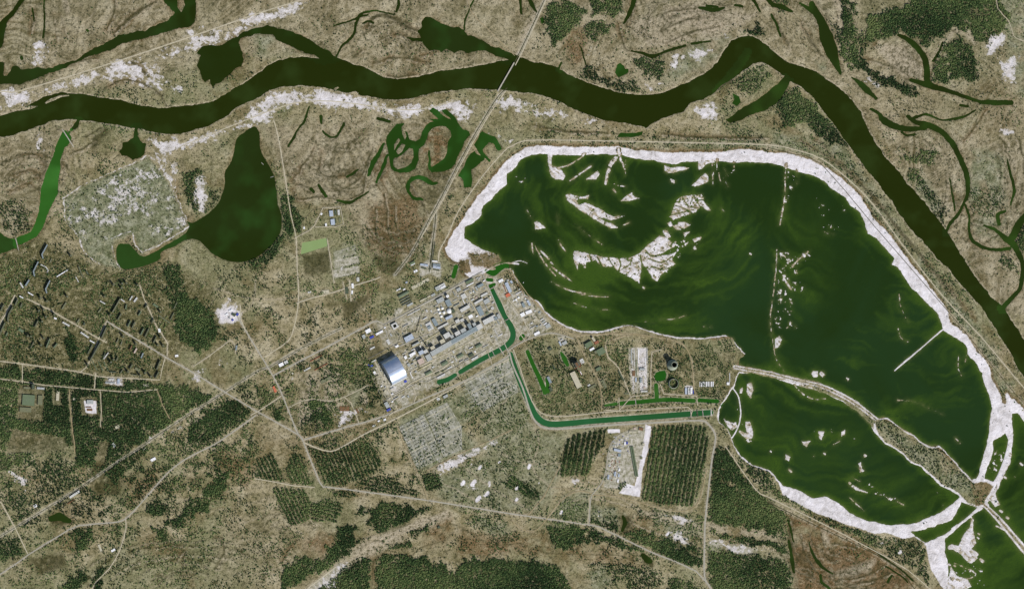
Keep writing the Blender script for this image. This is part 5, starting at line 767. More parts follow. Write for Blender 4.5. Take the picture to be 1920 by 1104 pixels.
def B(cx, cy, L, Wd, ang, h, roof, place, kind='block', style='flat', wall='conc', name=None, cat='building', look=None, vents=None, group=None):
    BUILT.append((cx, cy, min(L, 14)))
    c, l, w, rz = frame(cx, cy, L, Wd, ang)
    t = empty(name or {'hall': 'industrial_hall', 'block': 'building', 'shed': 'shed', 'office': 'office_block', 'apartment': 'apartment_block', 'tower': 'apartment_tower'}.get(kind, 'building'), (c[0], c[1], LAND - .3), rz)
    mesh('wall', *boxv(-l/2, l/2, -w/2, w/2, 0, h, top=False), MWALL[wall], t)
    if style == 'flat': mesh('roof', *roof_slab(l, w, h), MROOF[roof], t)
    elif style == 'gable': mesh('roof', *gable(l, w, h, w * .13), MROOF[roof], t)
    elif style == 'barrel':
        n = 9; V = []; F = []
        for i in range(n):
            a = math.pi * i / (n - 1); V += [(-l/2, -math.cos(a) * w/2, h + math.sin(a) * w * .25), (l/2, -math.cos(a) * w/2, h + math.sin(a) * w * .25)]
        for i in range(n - 1): F.append((2*i, 2*i+1, 2*i+3, 2*i+2))
        F += [tuple(range(0, 2*n, 2)), tuple(range(1, 2*n, 2))[::-1]]; mesh('roof', V, F, MROOF[roof], t)
    elif style == 'ring':
        pass
    if style == 'flat' and min(l, w) > 14:
        n = vents if vents is not None else max(1, int(l * w / 1400)); n = min(n, 8)
        for k in range(n):
            sx, sy, sz = BG.uniform(2.5, 6), BG.uniform(2.5, 5), BG.uniform(1.8, 3.6)
            px_ = (k + .5) / n * l - l / 2 + BG.uniform(-2, 2); py_ = BG.uniform(-.28, .28) * w
            px_ = max(-l/2 + sx, min(l/2 - sx, px_))
            mesh('roof_vent', *boxv(px_-sx/2, px_+sx/2, py_-sy/2, py_+sy/2, h, h + sz), MVENT, t)
    if style == 'gable' and l > 60:
        mesh('ridge_vent', *boxv(-l*.4, l*.4, -1.2, 1.2, h + w*.13 - .4, h + w*.13 + 1.2), MVENT, t)
    size = 'long' if L > 2.6 * Wd and L > 12 else 'large' if L * Wd > 110 else 'small' if L * Wd < 30 else ''
    look = look or f"{size} {LOOK[roof]} roofed {dict(hall='hall', shed='shed', office='office block', apartment='apartment block', tower='tower block', block='building').get(kind, kind)}".strip()
    want(t, f"{look} {place}", cat, group, cx, cy); return t
# -- the power plant
NPL = 'on the plant site north of the turbine hall'; G28 = 28
T_ = 'in the plant row beside the turbine hall'
def th(name, label, cat, cx, cy, L, Wd, ang):
    c, l, w, rz = frame(cx, cy, L, Wd, ang); t = empty(name, (c[0], c[1], LAND - .3), rz); tag(t, label, cat); return t, l, w
t, l, w = th('turbine_hall', 'very long low turbine hall with grey and blue roof sections', 'turbine hall', 855, 637.2, 110, 9.2, 29.5)
mesh('wall', *boxv(-l/2, l/2, -w/2, w/2, 0, 30, top=False), MWALL['light'], t)
for a, b_, m in ((-.5, -.1, 'grey'), (-.1, .40, 'slate'), (.40, .5, 'pale')):
    v, f = roof_slab((b_ - a) * l - .6, w, 30); v = [(x + (a + b_) / 2 * l, y, z) for x, y, z in v]; mesh('roof', v, f, MROOF[m], t)
mesh('side_roof', *boxv(-.1 * l, .36 * l, -w/2 + 2, -w/2 + 14, 31, 31.7), MROOF['grey'], t)
for k in range(14): x = -.47 * l + k * l * .068; mesh('roof_vent', *boxv(x - 3, x + 3, w*.16, w*.24, 30, 33), MVENT, t)
B(779, 645, 15, 3, 28, 18, 'grey', 'just north-east of the silver arch', 'block')
for d in [(836,629,9,12,-61,58,'pale'),(846,631,6,6,29,40,'grey'),(856,625,10,7,29,48,'pale'),(867,619.5,10,7,29,44,'grey'),(878.5,611.5,6,10,29,50,'slate'),(888,608,6,6,29,30,'grey'),(828,640,9,7,29,40,'beige')]:
    B(*d[:6], d[6], 'behind the long turbine hall', 'block', wall='light', name='reactor_building', cat='reactor building', look={'pale': 'tall pale reactor building', 'grey': 'tall grey reactor building', 'slate': 'tall blue grey reactor building', 'beige': 'tall beige reactor building'}[d[6]])
for d in [(788,661,9,7,28,46,'iceblue'),(796.5,659,7,6,28,40,'pale'),(803,670.5,10,12,28,30,'grey'),(788.5,677.5,11,10,28,24,'pink'),(810,652,8,6,28,34,'beige'),(773,664,5,12,-62,14,'white'),(760,670,5,6,28,12,'white'),(766,684,5,6,28,10,'grey')]:
    B(*d[:6], d[6], 'between the arch and the turbine hall', 'block', wall='light')
for d in [(766,634,17,10,28,20,'iceblue','hall'),(830,611,22,3.6,28,14,'pale','block'),(805,612,15,11,-62,10,'pale','block'),(804.5,614,6,5,28,18,'slate','block'),(815,604,15,7,-62,16,'slate','hall'),(841,595,14,5,28,22,'iceblue','block'),(848.6,583,7,7,28,16,'dark','block'),(840,568,9,13,28,22,'slate','hall'),(838,555.6,5,5,28,30,'white','block'),(825,563,14,8,28,16,'grey','hall'),
          (869,555.6,9,9,28,9,'pale','block'),(859.6,543,8,6,28,12,'grey','block'),(880,527.5,15,5,28,14,'green','hall'),(881,533.5,15,1.8,28,6,'white','shed'),(900,535.5,12,5,28,18,'slate','block'),(907.5,552.5,14,4,28,10,'pale','block'),(897,565,18,4,30,14,'pale','office'),(912,565,11,8,30,12,'grey','hall'),(900,583,18,9,-64,10,'slate','hall'),(871,578.5,19,6,30,20,'pale','office'),
          (878,589,12,5,28,12,'olive','hall'),(882,593.5,8,6,28,10,'white','block'),(913,587,5,4,28,8,'green','shed'),(919,583,5,4,28,8,'beige','shed'),(923,578,5,5,28,8,'pale','shed'),(917,599.6,26,9,28,24,'pale','office'),(928.5,597,6,6,28,30,'slate','office'),(934.6,593,9,5,-62,14,'grey','office'),(866,600,7,5,28,12,'pale','block'),(857,602,8,6,28,20,'pale','block'),(851,612,7,5,28,14,'beige','block'),
          (893,541,3,8,28,9,'grey','shed'),(897,525,4,1.6,28,6,'pale','shed'),(894,522,4,1.6,28,6,'pale','shed'),(899,521,6,1.6,28,6,'pale','shed'),(888,556,5,3,28,7,'beige','shed'),(893,558,5,2.5,28,7,'pink','shed'),(886,562,6,3,28,7,'pale','shed'),(800,583,5,3,-62,7,'pale','shed'),(792,590,4,3,-62,7,'beige','shed'),(776,585,28,1.6,28,6,'pale','shed'),(797,560,22,3,28,7,'beige','shed'),(812,553,8,4,28,8,'grey','shed')]:
    B(*d[:6], d[6], 'north of the turbine hall', d[7])
# courtyard building
t, l, w = th('courtyard_building', 'square pale grey building around a dark open courtyard', 'building', 739.5, 611, 11, 11, 28)
i_ = .26
mesh('wall', *join([boxv(-l/2, l/2, -w/2, w/2, 0, 18, top=False), boxv(-l*i_, l*i_, -w*i_, w*i_, 0, 18, top=False)]), MWALL['conc'], t)
X, Y, x, y = l/2+.3, w/2+.3, l*i_, w*i_
mesh('roof', [(-X,-Y,18),(X,-Y,18),(X,Y,18),(-X,Y,18),(-x,-y,18.3),(x,-y,18.3),(x,y,18.3),(-x,y,18.3)], [(0,1,5,4),(1,2,6,5),(2,3,7,6),(3,0,4,7)], MROOF['pale'], t)
mesh('courtyard', *boxv(-x+.2, x-.2, -y+.2, y-.2, 0, .9), MDARK, t)  # shade of the deep courtyard is put into the floor colour
for d in [(711,624,15,4,28,9,'white','hall'),(697,632,8,4,28,8,'blue','shed'),(690,620.5,10,7,28,9,'white','hall'),(682,631,6,7,28,8,'grey','block'),(744,649,6,4,28,9,'white','block'),(698,652.5,10,3,28,7,'pale','shed'),(696,686.5,7,3.6,28,8,'blue','shed'),(691,684,2,2,28,6,'blue','shed'),(702,698.5,4,5,28,8,'white','shed'),(700,677,10,2.4,28,7,'pale','shed'),(728,641,5,10,28,5,'pale','shed'),(733,628,3,6,28,5,'grey','shed')]:
    B(*d[:6], d[6], 'west of the silver arch', d[7])
for d in [(760,715,5,4,28,8,'blue','shed'),(728.5,768,8,4,28,8,'blue','shed'),(725,759,11,7,-62,12,'grey','block'),(742,755,5,8,28,6,'olive','shed'),(756,744,6,3,28,6,'pale','shed'),(821.6,748,6,5,28,6,'pale','shed'),(835,743,9,5,28,12,'grey','hall'),(845,738,3,3,28,5,'beige','shed'),(710,789,4,2.5,28,6,'white','shed'),(721,786.5,5,3.5,28,7,'white','shed'),(701,798,6,3,28,6,'pale','shed'),(722,733,5,4,28,6,'beige','shed')]:
    B(*d[:6], d[6], 'south of the silver arch', d[7])
for d in [(803,699,13,5,28,12,'green','hall'),(833,681,12,6,28,12,'green','hall'),(862.5,667,12,5,28,12,'green','hall'),(897,648,12,5,28,12,'green','hall'),(864,666,6,3,28,8,'beige','shed'),(883,666,10,5,28,14,'dark','hall'),(890,671.5,14,4,28,10,'pale','hall'),(827,705,17,3.6,28,9,'pale','hall'),(820,699.5,9,2.5,28,7,'olive','shed'),(850,660,5,3,-62,6,'pale','shed'),(812,688,5,3,28,5,'pale','shed')]:  # the narrow olive strip here stands in for a thin cast shadow
    B(*d[:6], d[6], 'between the turbine hall and the canal', d[7], style='gable' if d[6] == 'green' else 'flat')
EB = 'between intake canal and pond'
for d in [(952.5,539,20,6,-65,14,'iceblue','hall'),(951.8,553.5,8,6,28,10,'orange','hall'),(939,526.5,9,5,28,8,'white','block'),(951,526,6,3,28,7,'pale','block'),(958.5,529,6,4,-62,8,'iceblue','shed'),(981,572,9,5,-66,14,'slate','block'),(991,568,11,4,-62,8,'iceblue','shed'),(979.6,590,8,7,28,9,'white','hall'),(991,585,12,6,22,9,'white','hall'),(1027,611,9,7,30,10,'grey','hall'),(1016,599,7,2.4,30,6,'pale','shed'),(1019,603,7,2.4,30,6,'grey','shed'),(1022,607,7,2.0,30,6,'white','shed'),(1006.5,625,11,5,28,9,'white','hall'),(985,560,3,2,28,5,'white','shed'),(966,545,6,2,28,5,'dark','shed'),(963,536,12,1.4,-50,4,'beige','shed'),(1003,600,6,5,28,6,'beige','shed'),(997,606,5,3,28,6,'pale','shed')]:
    B(*d[:6], d[6], EB, d[7])
o = mesh('pipe_rack', *boxv(-1.5, 1.5, -52, 52, 0, 9), MROOF['red']); c = P(946.5, 542); o.location = (c[0], c[1], LAND); o.rotation_euler = (0, 0, math.radians(25)); tag(o, 'long thin red pipe rack along the icy blue hall by the pond', 'pipe rack')
# tanks
MTANK = simple('white tank paint', sr(232,232,230), .06, 8)
def tank(cx, cy, r, h, label, name='storage_tank', dome=.25, mat=None, group=None):
    c = P(cx, cy); t = empty(name, (c[0], c[1], LAND - .2)); n = 20; ring = [(math.cos(2*math.pi*i/n), math.sin(2*math.pi*i/n)) for i in range(n)]
    V = [(a*r, b*r, 0) for a, b in ring] + [(a*r, b*r, h) for a, b in ring]; mesh('shell', V, [(i, (i+1) % n, n+(i+1) % n, n+i) for i in range(n)], mat or MTANK, t)
    V = [(a*(r+.3), b*(r+.3), h) for a, b in ring] + [(a*r*.55, b*r*.55, h+r*dome*.75) for a, b in ring] + [(0, 0, h+r*dome)]
    mesh('lid', V, [(i, (i+1) % n, n+(i+1) % n, n+i) for i in range(n)] + [(n+i, n+(i+1) % n, 2*n) for i in range(n)], mat or MTANK, t)
    want(t, label, 'tank', group, cx, cy); return t
for x, y, r in [(882.5,549,7),(887,547,7),(967,562,11),(972,558,11),(981,530,4)]: tank(x, y, r, 9, 'white round storage tank ' + ('on the plant site' if x < 900 else 'beside the pond shore'))
for x, y, r in [(821.5,580,13),(824,586.5,13),(827,593,13),(829,578,14),(832,586,14),(842,583,26)]: tank(x, y, r, 12, 'bright white domed tank in the plant tank cluster', dome=.4)
CL = random.Random(77); taken = []
def clutter(pts, n, place):
    xs = [p[0] for p in pts]; ys = [p[1] for p in pts]; k = 0; tries = 0
    while k < n and tries < 3000:
        tries += 1; x, y = CL.uniform(min(xs), max(xs)), CL.uniform(min(ys), max(ys)); c = False
        for (ax_, ay_), (bx_, by_) in zip(pts, pts[1:] + pts[:1]):
            if (ay_ > y) != (by_ > y) and x < (bx_ - ax_) * (y - ay_) / (by_ - ay_) + ax_: c = not c
        if not c or any(math.hypot(x - a, y - b) < 4.5 + m * .45 for a, b, m in taken + BUILT): continue
        L_ = CL.choice([2.5, 3.5, 4.5, 9, 12]); taken.append((x, y, L_)); k += 1
        B(x, y, L_, 1.1 if L_ > 8 else CL.uniform(1.6, 2.6), CL.choice([28, 28, -62]), CL.uniform(4, 9), CL.choice(['pale', 'grey', 'beige', 'white', 'slate', 'olive', 'pale']), place, 'pipe rack' if L_ > 8 else 'shed', cat='pipe rack' if L_ > 8 else 'shed', name='pipe_rack' if L_ > 8 else 'shed')
clutter([(765,600),(800,580),(850,555),(860,580),(790,625)], 16, 'near the domed tanks')
clutter([(850,550),(905,515),(930,580),(870,605)], 20, 'in the northern workshops')
clutter([(715,612),(760,595),(775,650),(750,655)], 9, 'by the courtyard building')
clutter([(755,655),(790,640),(790,690),(770,705)], 16, 'just east of the silver arch')
clutter([(800,690),(900,640),(915,650),(830,700)], 14, 'on the bank above the canal')
clutter([(712,682),(740,735),(765,725),(770,745),(735,760),(705,705)], 12, 'around the foot of the arch')
clutter([(935,520),(960,520),(1010,580),(1030,615),(1000,615),(960,560)], 16, 'on the pond side of the canal')
clutter([(905,600),(930,590),(945,640),(925,645)], 9, 'near the long office block')
# -- the silver arch
def arch_material():
    b = NB('stainless arch cladding'); b.b.inputs['Metallic'].default_value = .7; b.b.inputs['Roughness'].default_value = .42
    n = b.noise(40, 3, .6); tc = b.t.nodes.new('ShaderNodeTexCoord'); sp = b.t.nodes.new('ShaderNodeSeparateXYZ'); b.lk(tc.outputs['Object'], sp.inputs[0])
    fr_ = b.math('FRACT', b.math('DIVIDE', sp.outputs[0], 14.0)); ln = b.step(fr_, .05, .0)
    c = b.mix(b.step(n, .35, .7), sr(186,202,228), sr(206,216,234)); c = b.mix(b.math('MULTIPLY', ln, .4), c, sr(140,144,150)); return b.out(c)  # blue of the reflected sky is put into the cladding colour
MARCH = arch_material()
cA = (np.array(P(712.5, 680.5)) + np.array(P(734, 722)) + np.array(P(762, 707)) + np.array(P(740.5, 665.5))) / 4
ax = P(762, 707) - P(734, 722); rz = math.atan2(ax[1], ax[0])
t = empty('containment_arch', (cA[0], cA[1], LAND - .3), rz); tag(t, 'huge silver vaulted steel arch shining over the old reactor', 'containment arch')
LA, WA, HA = 172.0, 257.0, 108.0
def prof(n=36, e=0.0):
    out = []
    for i in range(n + 1):
        a = math.pi * i / n; out.append((-(WA/2 + e) * math.copysign(abs(math.cos(a)) ** .86, math.cos(a)), (HA + e) * math.sin(a) ** .84))
    return out
pr = prof(); n = len(pr)
V = [(-LA/2, y, z) for y, z in pr] + [(LA/2, y, z) for y, z in pr]
mesh('vault', V, [(i, n+i, n+i+1, i+1) for i in range(n-1)], MARCH, t, smooth=True)
for sx, nm in ((-1, 'west'), (1, 'east')):
    X = sx * (LA/2 - 1.5); V = [(X, y * .985, z * .985) for y, z in pr] ; mesh('end_wall', V, [tuple(range(n))[::sx]], MWALL['metal'], t)
    V = []; F = []
    for y, z in pr: V += [(sx*LA/2, y, z), (sx*(LA/2+2.5), y, z), (sx*(LA/2+2.5), y*1.012, z*1.012), (sx*LA/2, y*1.012, z*1.012)]
    for i in range(n-1):
        for k in range(4): F.append((4*i+k, 4*i+(k+1) % 4, 4*i+4+(k+1) % 4, 4*i+4+k))
    mesh('rim', V, F, MVENT, t)
for sy in (-1, 1): mesh('foundation_beam', *boxv(-LA/2-20, LA/2+20, sy*(WA/2+3)-4, sy*(WA/2+3)+4, 0, 4), MWALL['light'], t)
mesh('ridge_walkway', *boxv(-LA/2, LA/2, -1.2, 1.2, HA, HA + 1.4), MVENT, t)
# -- ventilation stack, cooling towers
c = P(800.5, 649.5); t = empty('ventilation_stack', (c[0], c[1], LAND)); tag(t, 'slender grey ventilation stack east of the silver arch', 'chimney')
n = 16; V = []; F = []
for k, (r, z) in enumerate([(7, 0), (5.2, 40), (4.6, 110), (4.0, 110), (4.0, 100)]): V += [(r*math.cos(2*math.pi*i/n), r*math.sin(2*math.pi*i/n), z) for i in range(n)]
for k in range(4): F += [(k*n+i, k*n+(i+1) % n, (k+1)*n+(i+1) % n, (k+1)*n+i) for i in range(n)]
mesh('shaft', V, F, MVENT, t)
for z in (35, 62, 88): V_, F_ = boxv(-7.5, 7.5, -7.5, 7.5, z, z + 1.2, bot=True); mesh('gallery', V_, F_, MWALL['dark'], t)
MCT = simple('cooling tower concrete', sr(150,156,140), .12, 22)
def hyper(cx, cy, prof_, name, label, thick=3):
    c = P(cx, cy); t = empty(name, (c[0], c[1], LAND - .3)); n = 48; V = []; F = []
    pr_ = prof_ + [(r - thick, z) for r, z in prof_[::-1]]
    for r, z in pr_: V += [(r*math.cos(2*math.pi*i/n), r*math.sin(2*math.pi*i/n), z) for i in range(n)]
    for k in range(len(pr_) - 1): F += [(k*n+i, k*n+(i+1) % n, (k+1)*n+(i+1) % n, (k+1)*n+i) for i in range(n)]
    mesh('shell', V, F, MCT, t, smooth=False)
    tag(t, label, 'cooling tower'); return t, prof_
t, p_ = hyper(1260.3, 684, [(58 - 30*math.sin(min(1, k/12)*math.pi/2*1.05) + (3 * max(0, (k-11)/3)**2), 8 + k*6.3) for k in range(15)], 'cooling_tower', 'tall hollow concrete cooling tower casting a long dark shadow')
n = 48; V, F = join([boxv(57.5*math.cos(2*math.pi*i/24)-1, 57.5*math.cos(2*math.pi*i/24)+1, 57.5*math.sin(2*math.pi*i/24)-1, 57.5*math.sin(2*math.pi*i/24)+1, 0, 8.2) for i in range(24)]); mesh('column_ring', V, F, MCT, t)
mesh('basin', [(62*math.cos(2*math.pi*i/32), 62*math.sin(2*math.pi*i/32), .8) for i in range(32)], [tuple(range(32))], MDARK, t)
t, p_ = hyper(1262, 719, [(54, 0), (53.5, 8), (51, 20), (49, 28)], 'cooling_tower', 'unfinished low ring of a second cooling tower by the round pond')
V = [(68*math.cos(2*math.pi*i/40), 68*math.sin(2*math.pi*i/40), .55) for i in range(40)] + [(57*math.cos(2*math.pi*i/40), 57*math.sin(2*math.pi*i/40), .75) for i in range(40)]
mesh('apron', V, [(i, (i+1) % 40, 40+(i+1) % 40, 40+i) for i in range(40)], simple('mossy apron', sr(70,84,52), .25, 14), t)
# -- unfinished third stage, east of the canal
UE = 'among the abandoned eastern works'
for d in [(1058,643,9,6,28,10,'grey','hall'),(1050,644,9,3,-64,8,'iceblue','shed'),(1053,637,5,2,28,6,'pale','shed'),(1103,646,14,9,30,22,'green','hall'),(1109.5,654.5,9,4,30,12,'white','shed'),(1098,651,4,4,30,10,'beige','shed'),(1126,659,15,12,30,18,'green','hall'),(1117,660,6,6,30,16,'olive','block'),(1118,642,8,5,28,14,'rust','block'),(1112,636,9,4,-55,22,'beige','block'),(1079,712,32,10,-64,18,'beige','hall'),(1091,677,9,7,-64,6,'pale','block'),(1085,692,6,9,28,20,'olive','block'),(1121.6,691.6,10,6,28,14,'green','hall'),(1164,704,20,3,-62,9,'dark','hall'),(1031,654,7,5,28,14,'dark','block'),(1029.5,712,13,5,-64,10,'slate','block'),(1032.5,729.5,8,5,-64,8,'dark','block'),(1132,720,17,7,-64,8,'olive','hall'),(1110,725,16,4,28,8,'olive','shed'),(1038,688,10,2,-64,10,'dark','shed'),(1104,722,5,3,28,5,'pale','shed'),(1088,697,12,1.2,-64,5,'white','shed')]:
    B(*d[:6], d[6], UE, d[7], wall='dark')
t, l, w = th('reactor_building', 'tall roofless unfinished reactor building with rusty cranes', 'reactor building', 1079, 683, 13, 13, 28)
mesh('wall', *boxv(-l/2, l/2, -w/2, w/2, 0, 34, top=False), MWALL['dark'], t); mesh('core_block', *boxv(-l*.3, l*.34, -w*.32, w*.3, 0, 62), MWALL['dark'], t)
mesh('roof', *roof_slab(l*.98, w*.98, 33), MROOF['olive'], t); mesh('upper_roof', *roof_slab(l*.3, w*.5, 62.5), MROOF['brown'], t)
MCR = simple('rusty crane steel', sr(150,70,58), .2, 8)
for x, y, a, L_ in ((1078,690,30,8),(1083,695,-60,10),(1085,687,70,7)):
    c = P(x, y); tt = empty('tower_crane', (c[0], c[1], LAND), math.radians(a)); mesh('mast', *boxv(-2, 2, -2, 2, 0, 55), MCR, tt); mesh('jib', *boxv(-12, L_*5.5, -1.6, 1.6, 55, 58, bot=True), MCR, tt); mesh('counterweight', *boxv(-15, -12, -2.5, 2.5, 52, 58, bot=True), MCR, tt)
    want(tt, 'rusty red tower crane standing over the unfinished reactor building', 'crane', 'rusty cranes at the unfinished reactor', x, y)
SF = 'on the long white storage yard'
for d in [(1204,692,10,4,0,12,'grey','hall'),(1201,713,3.4,9,0,9,'slate','hall'),(1207.5,733.5,12,2.6,0,8,'pale','hall'),(1175,738,9,3,0,7,'olive','shed'),(1208,726,4,3,0,5,'pink','shed'),(1206,712,1.5,14,0,5,'beige','shed'),(1188,700,5,10,0,4,'brown','shed'),(1192,712,3,8,0,5,'iceblue','shed'),(1210,678,1.2,14,0,4,'white','shed'),(1213,665,1.2,22,0,4,'pale','shed'),(1197,668,1.4,26,0,3,'white','shed'),(1184,668,2,26,0,3,'grey','shed'),(1189,671,1.4,30,0,3,'pale','shed'),(1193,690,1.2,30,0,3,'green','shed')]:
    B(*d[:6], d[6], SF, d[7], wall='light')
for d in [(1286,733,4,12,0,8,'iceblue','hall'),(1291,733,3,13,0,9,'pale','hall'),(1296,732,3.5,11,0,10,'white','hall'),(1299.5,735,1.5,7,0,7,'blue','shed'),(1365,719,5,5,0,6,'white','shed'),(1368,708,1.4,18,0,5,'pale','shed')]:
    B(*d[:6], d[6], 'in the fenced yards near the east shore', d[7], wall='light')
for k in range(9): B(1312 + k * 3.1, 720, 1.7, 9.5, 0, 5, 'white' if k % 3 else 'pale', 'in the row near the east shore', 'shed', group='parallel sheds near the east shore')
# -- spent fuel yard south of the discharge canal
SY = 'in the works yard'
for d in [(1157.5,844,14,4.5,-12,12,'iceblue','hall'),(1171.5,831,3,6,-8,8,'white','shed'),(1175.5,830,3,5,-8,7,'blue','shed'),(1186,809.5,14,3.2,0,8,'beige','hall'),(1201.5,804,8,5,-10,9,'brown','hall'),(1190,803,4,3,0,6,'pink','shed'),(1161,853,5,6,-12,7,'slate','hall'),(1140.5,894,3,8,-12,7,'iceblue','hall'),(1153,888,3,9,-10,8,'iceblue','hall'),(1161,880,3,5,-10,7,'white','shed'),(1160,891,3,6,-10,7,'iceblue','shed'),(1158.5,901,3,6,-10,7,'white','shed'),(1143,873,4,3,0,6,'pale','shed'),(1202,858,4.5,5,0,5,'olive','shed'),(1206,833,4,5,0,10,'beige','shed'),(1168,837,4,1.6,0,5,'pale','shed')]:
    B(*d[:6], d[6], SY, d[7], wall='light')
for x0, y0, x1, y1, nm in ((1192,836.5,1182,893,'western'),(1195.5,836.5,1185.5,893,'eastern')):
    cx, cy = (x0+x1)/2, (y0+y1)/2; L_ = math.hypot(x1-x0, y1-y0); B(cx, cy, L_, 2.2, math.degrees(math.atan2(y0-y1, x0-x1)), 10, 'green', SY, 'hall', look=f'very long narrow grey {nm} storage gallery')
rc = random.Random(11); CM = [('white', 14), ('iceblue', 14), ('blue', 5), ('rust', 10), ('beige', 8), ('brown', 6)]
cont0 = {}
def container(col, x, y, a, zone):
    if col not in cont0:
        t = empty('shipping_container', (0, 0, 0)); mesh('body', *boxv(-6.1, 6.1, -2.4, 2.4, .2, 5.0), MROOF[col], t); mesh('door', *boxv(6.1, 6.25, -2.2, 2.2, .4, 4.8), MVENT, t)
        for s_ in (-2, 0, 2): mesh('roof_rib', *boxv(s_*2-.2, s_*2+.2, -2.45, 2.45, 5.0, 5.2), MROOF[col], t)
        cont0[col] = t
    else:
        r = cont0[col]; t = r.copy(); C.objects.link(t)
        for ch in r.children: k = ch.copy(); C.objects.link(k); k.parent = t
    c = P(x, y); t.location = (c[0], c[1], LAND); t.rotation_euler = (0, 0, math.radians(a))
    want(t, f'{LOOK[col]} container {zone}', 'container', 'containers in the works yard', x, y)
spots = []
while len(spots) < 70:
    u, v = rc.random(), rc.random(); y = 816 + v * 84; x = 1150 - v * 9 + u * (20 - v * 2)
    if y < 850 and rc.random() < .3: x += 14
    if 838 < y < 851 and 1148 < x < 1168: continue
    if all(abs(x - a) > 2.9 or abs(y - b) > 1.7 for a, b in spots): spots.append((x, y))
for x, y in spots:
    zone = 'in the north part of the works yard' if y < 838 else 'in the middle of the works yard' if y < 868 else 'in the south part of the works yard'
    cols = [('white', .3), ('iceblue', .3), ('beige', .2), ('blue', .2)] if y < 850 else [('rust', .34), ('beige', .2), ('iceblue', .2), ('brown', .16), ('white', .1)]
    r = rc.random(); s_ = 0
    for col, p in cols:
        s_ += p
        if r < s_: break
    container(col, x, y, rc.choice([-12, 78]), zone)
# -- other compounds
for d in [(527,683.5,9,6,28,10,'white','hall'),(536,679,7,6,28,10,'pale','hall'),(514.5,729.5,12,4.5,-66,9,'orange','hall'),(576,692,14,2.6,28,6,'pale','shed'),(611,712,22,6,28,9,'olive','hall'),(593.5,671,28,1.5,28,6,'rust','shed'),(602,687.5,28,1.5,28,6,'rust','shed'),(596,677,24,2,28,6,'olive','shed'),(670,770,8,4,-62,3,'brown','shed'),(646,766,18,9,0,3,'brown','shed')]:
    B(*d[:6], d[6], 'beside the highway west of the plant', d[7])
for d in [(756,552,21,5,28,15,'green','hall'),(758,559,21,2.2,28,7,'dark','shed'),(760,563.5,21,2.2,28,7,'dark','shed'),(762,568,20,2.2,28,7,'dark','shed'),(768.5,571,12,4,28,9,'grey','block'),(747,543,9,1.8,28,7,'white','shed'),(757.6,542.5,5,2,28,7,'white','shed'),(788,532,36,6,28,3,'beige','shed'),(762,529.5,4,3,28,5,'iceblue','shed'),(829,537,12,9,28,12,'pale','block'),(830,538,8,3,28,17,'white','block'),(820,541,8,8,28,12,'grey','block'),(779,508.6,7,4,28,7,'white','block'),(772.7,493,10,4,28,10,'green','hall'),(774,496,9,1.4,28,6,'white','shed'),(726,578,0.1,0.1,0,1,'grey','shed')][:-1]:
    B(*d[:6], d[6], 'north of the plant highway', d[7], style='gable' if d[6] in ('green', 'dark') else 'flat')
for d in [(795,497,15,4,-8,9,'iceblue','hall'),(794.6,503,10,2,-12,8,'dark','shed'),(818.5,496.7,14,3,-6,9,'slate','hall'),(818.5,501.4,14,4.5,-10,10,'iceblue','hall'),(818,506.5,12,1.6,-12,6,'dark','shed'),(815,490,10,2,-4,6,'white','shed')]:
    B(*d[:6], d[6], 'at the rail terminal by the pond corner', d[7])
# two rakes of dark wagons on the terminal sidings
def train(pts, label):
    p = cr(pts, 6); c = P(*pts[0]); t = empty('freight_train', (c[0], c[1], LAND + .8)); q = P(p[:, 0], p[:, 1]) - c
    seg = np.r_[0, np.cumsum(np.linalg.norm(np.diff(q, axis=0), axis=1))]; k = 0; s = 8.0
    while s < seg[-1] - 8:
        x, y = np.interp(s, seg, q[:, 0]), np.interp(s, seg, q[:, 1]); x2, y2 = np.interp(s + 1, seg, q[:, 0]), np.interp(s + 1, seg, q[:, 1]); a = math.atan2(y2 - y, x2 - x)
        V, F = join([boxv(-7.4, 7.4, -1.9, 1.9, 1.2, 4.6), boxv(-5.5, -3.5, -1.4, 1.4, 0, 1.2), boxv(3.5, 5.5, -1.4, 1.4, 0, 1.2)])
        V = [(v[0]*math.cos(a) - v[1]*math.sin(a) + x, v[0]*math.sin(a) + v[1]*math.cos(a) + y, v[2]) for v in V]
        mesh('wagon', V, F, MROOF['dark'], t); s += 16.4
    tag(t, label, 'train')
train([(812.5,453),(810,480),(804,507)], 'long western rake of dark wagons on the sidings by the pond'); train([(815.5,453),(812.5,480),(807.5,507)], 'long eastern rake of dark wagons on the sidings by the pond')
for d in [(620.7,400.6,7,11,4,12,'iceblue','hall'),(623.5,416.5,7.5,11,6,12,'iceblue','hall'),(629,398.5,4,9,4,6,'dark','shed'),(635,398.5,4,10,4,5,'pale','shed'),(629,414,2,9,4,5,'dark','shed'),(637,413,3,9,4,4,'olive','shed'),(611,421.5,3.4,5,4,6,'white','shed'),(602.5,401.5,4,3,50,5,'white','shed'),(570,427.5,3,4,10,5,'white','shed'),(661,536,4,9,5,5,'white','block'),(660,548,3,7,-4,5,'white','block'),(671,524,5,8,4,5,'pale','shed'),(580,548,6,3,15,5,'pale','shed'),(610,547,14,6,6,4,'beige','shed'),(650,545,6,12,6,5,'dark','shed')]:
    B(*d[:6], d[6], 'in the compounds off the north road', d[7], wall='light')
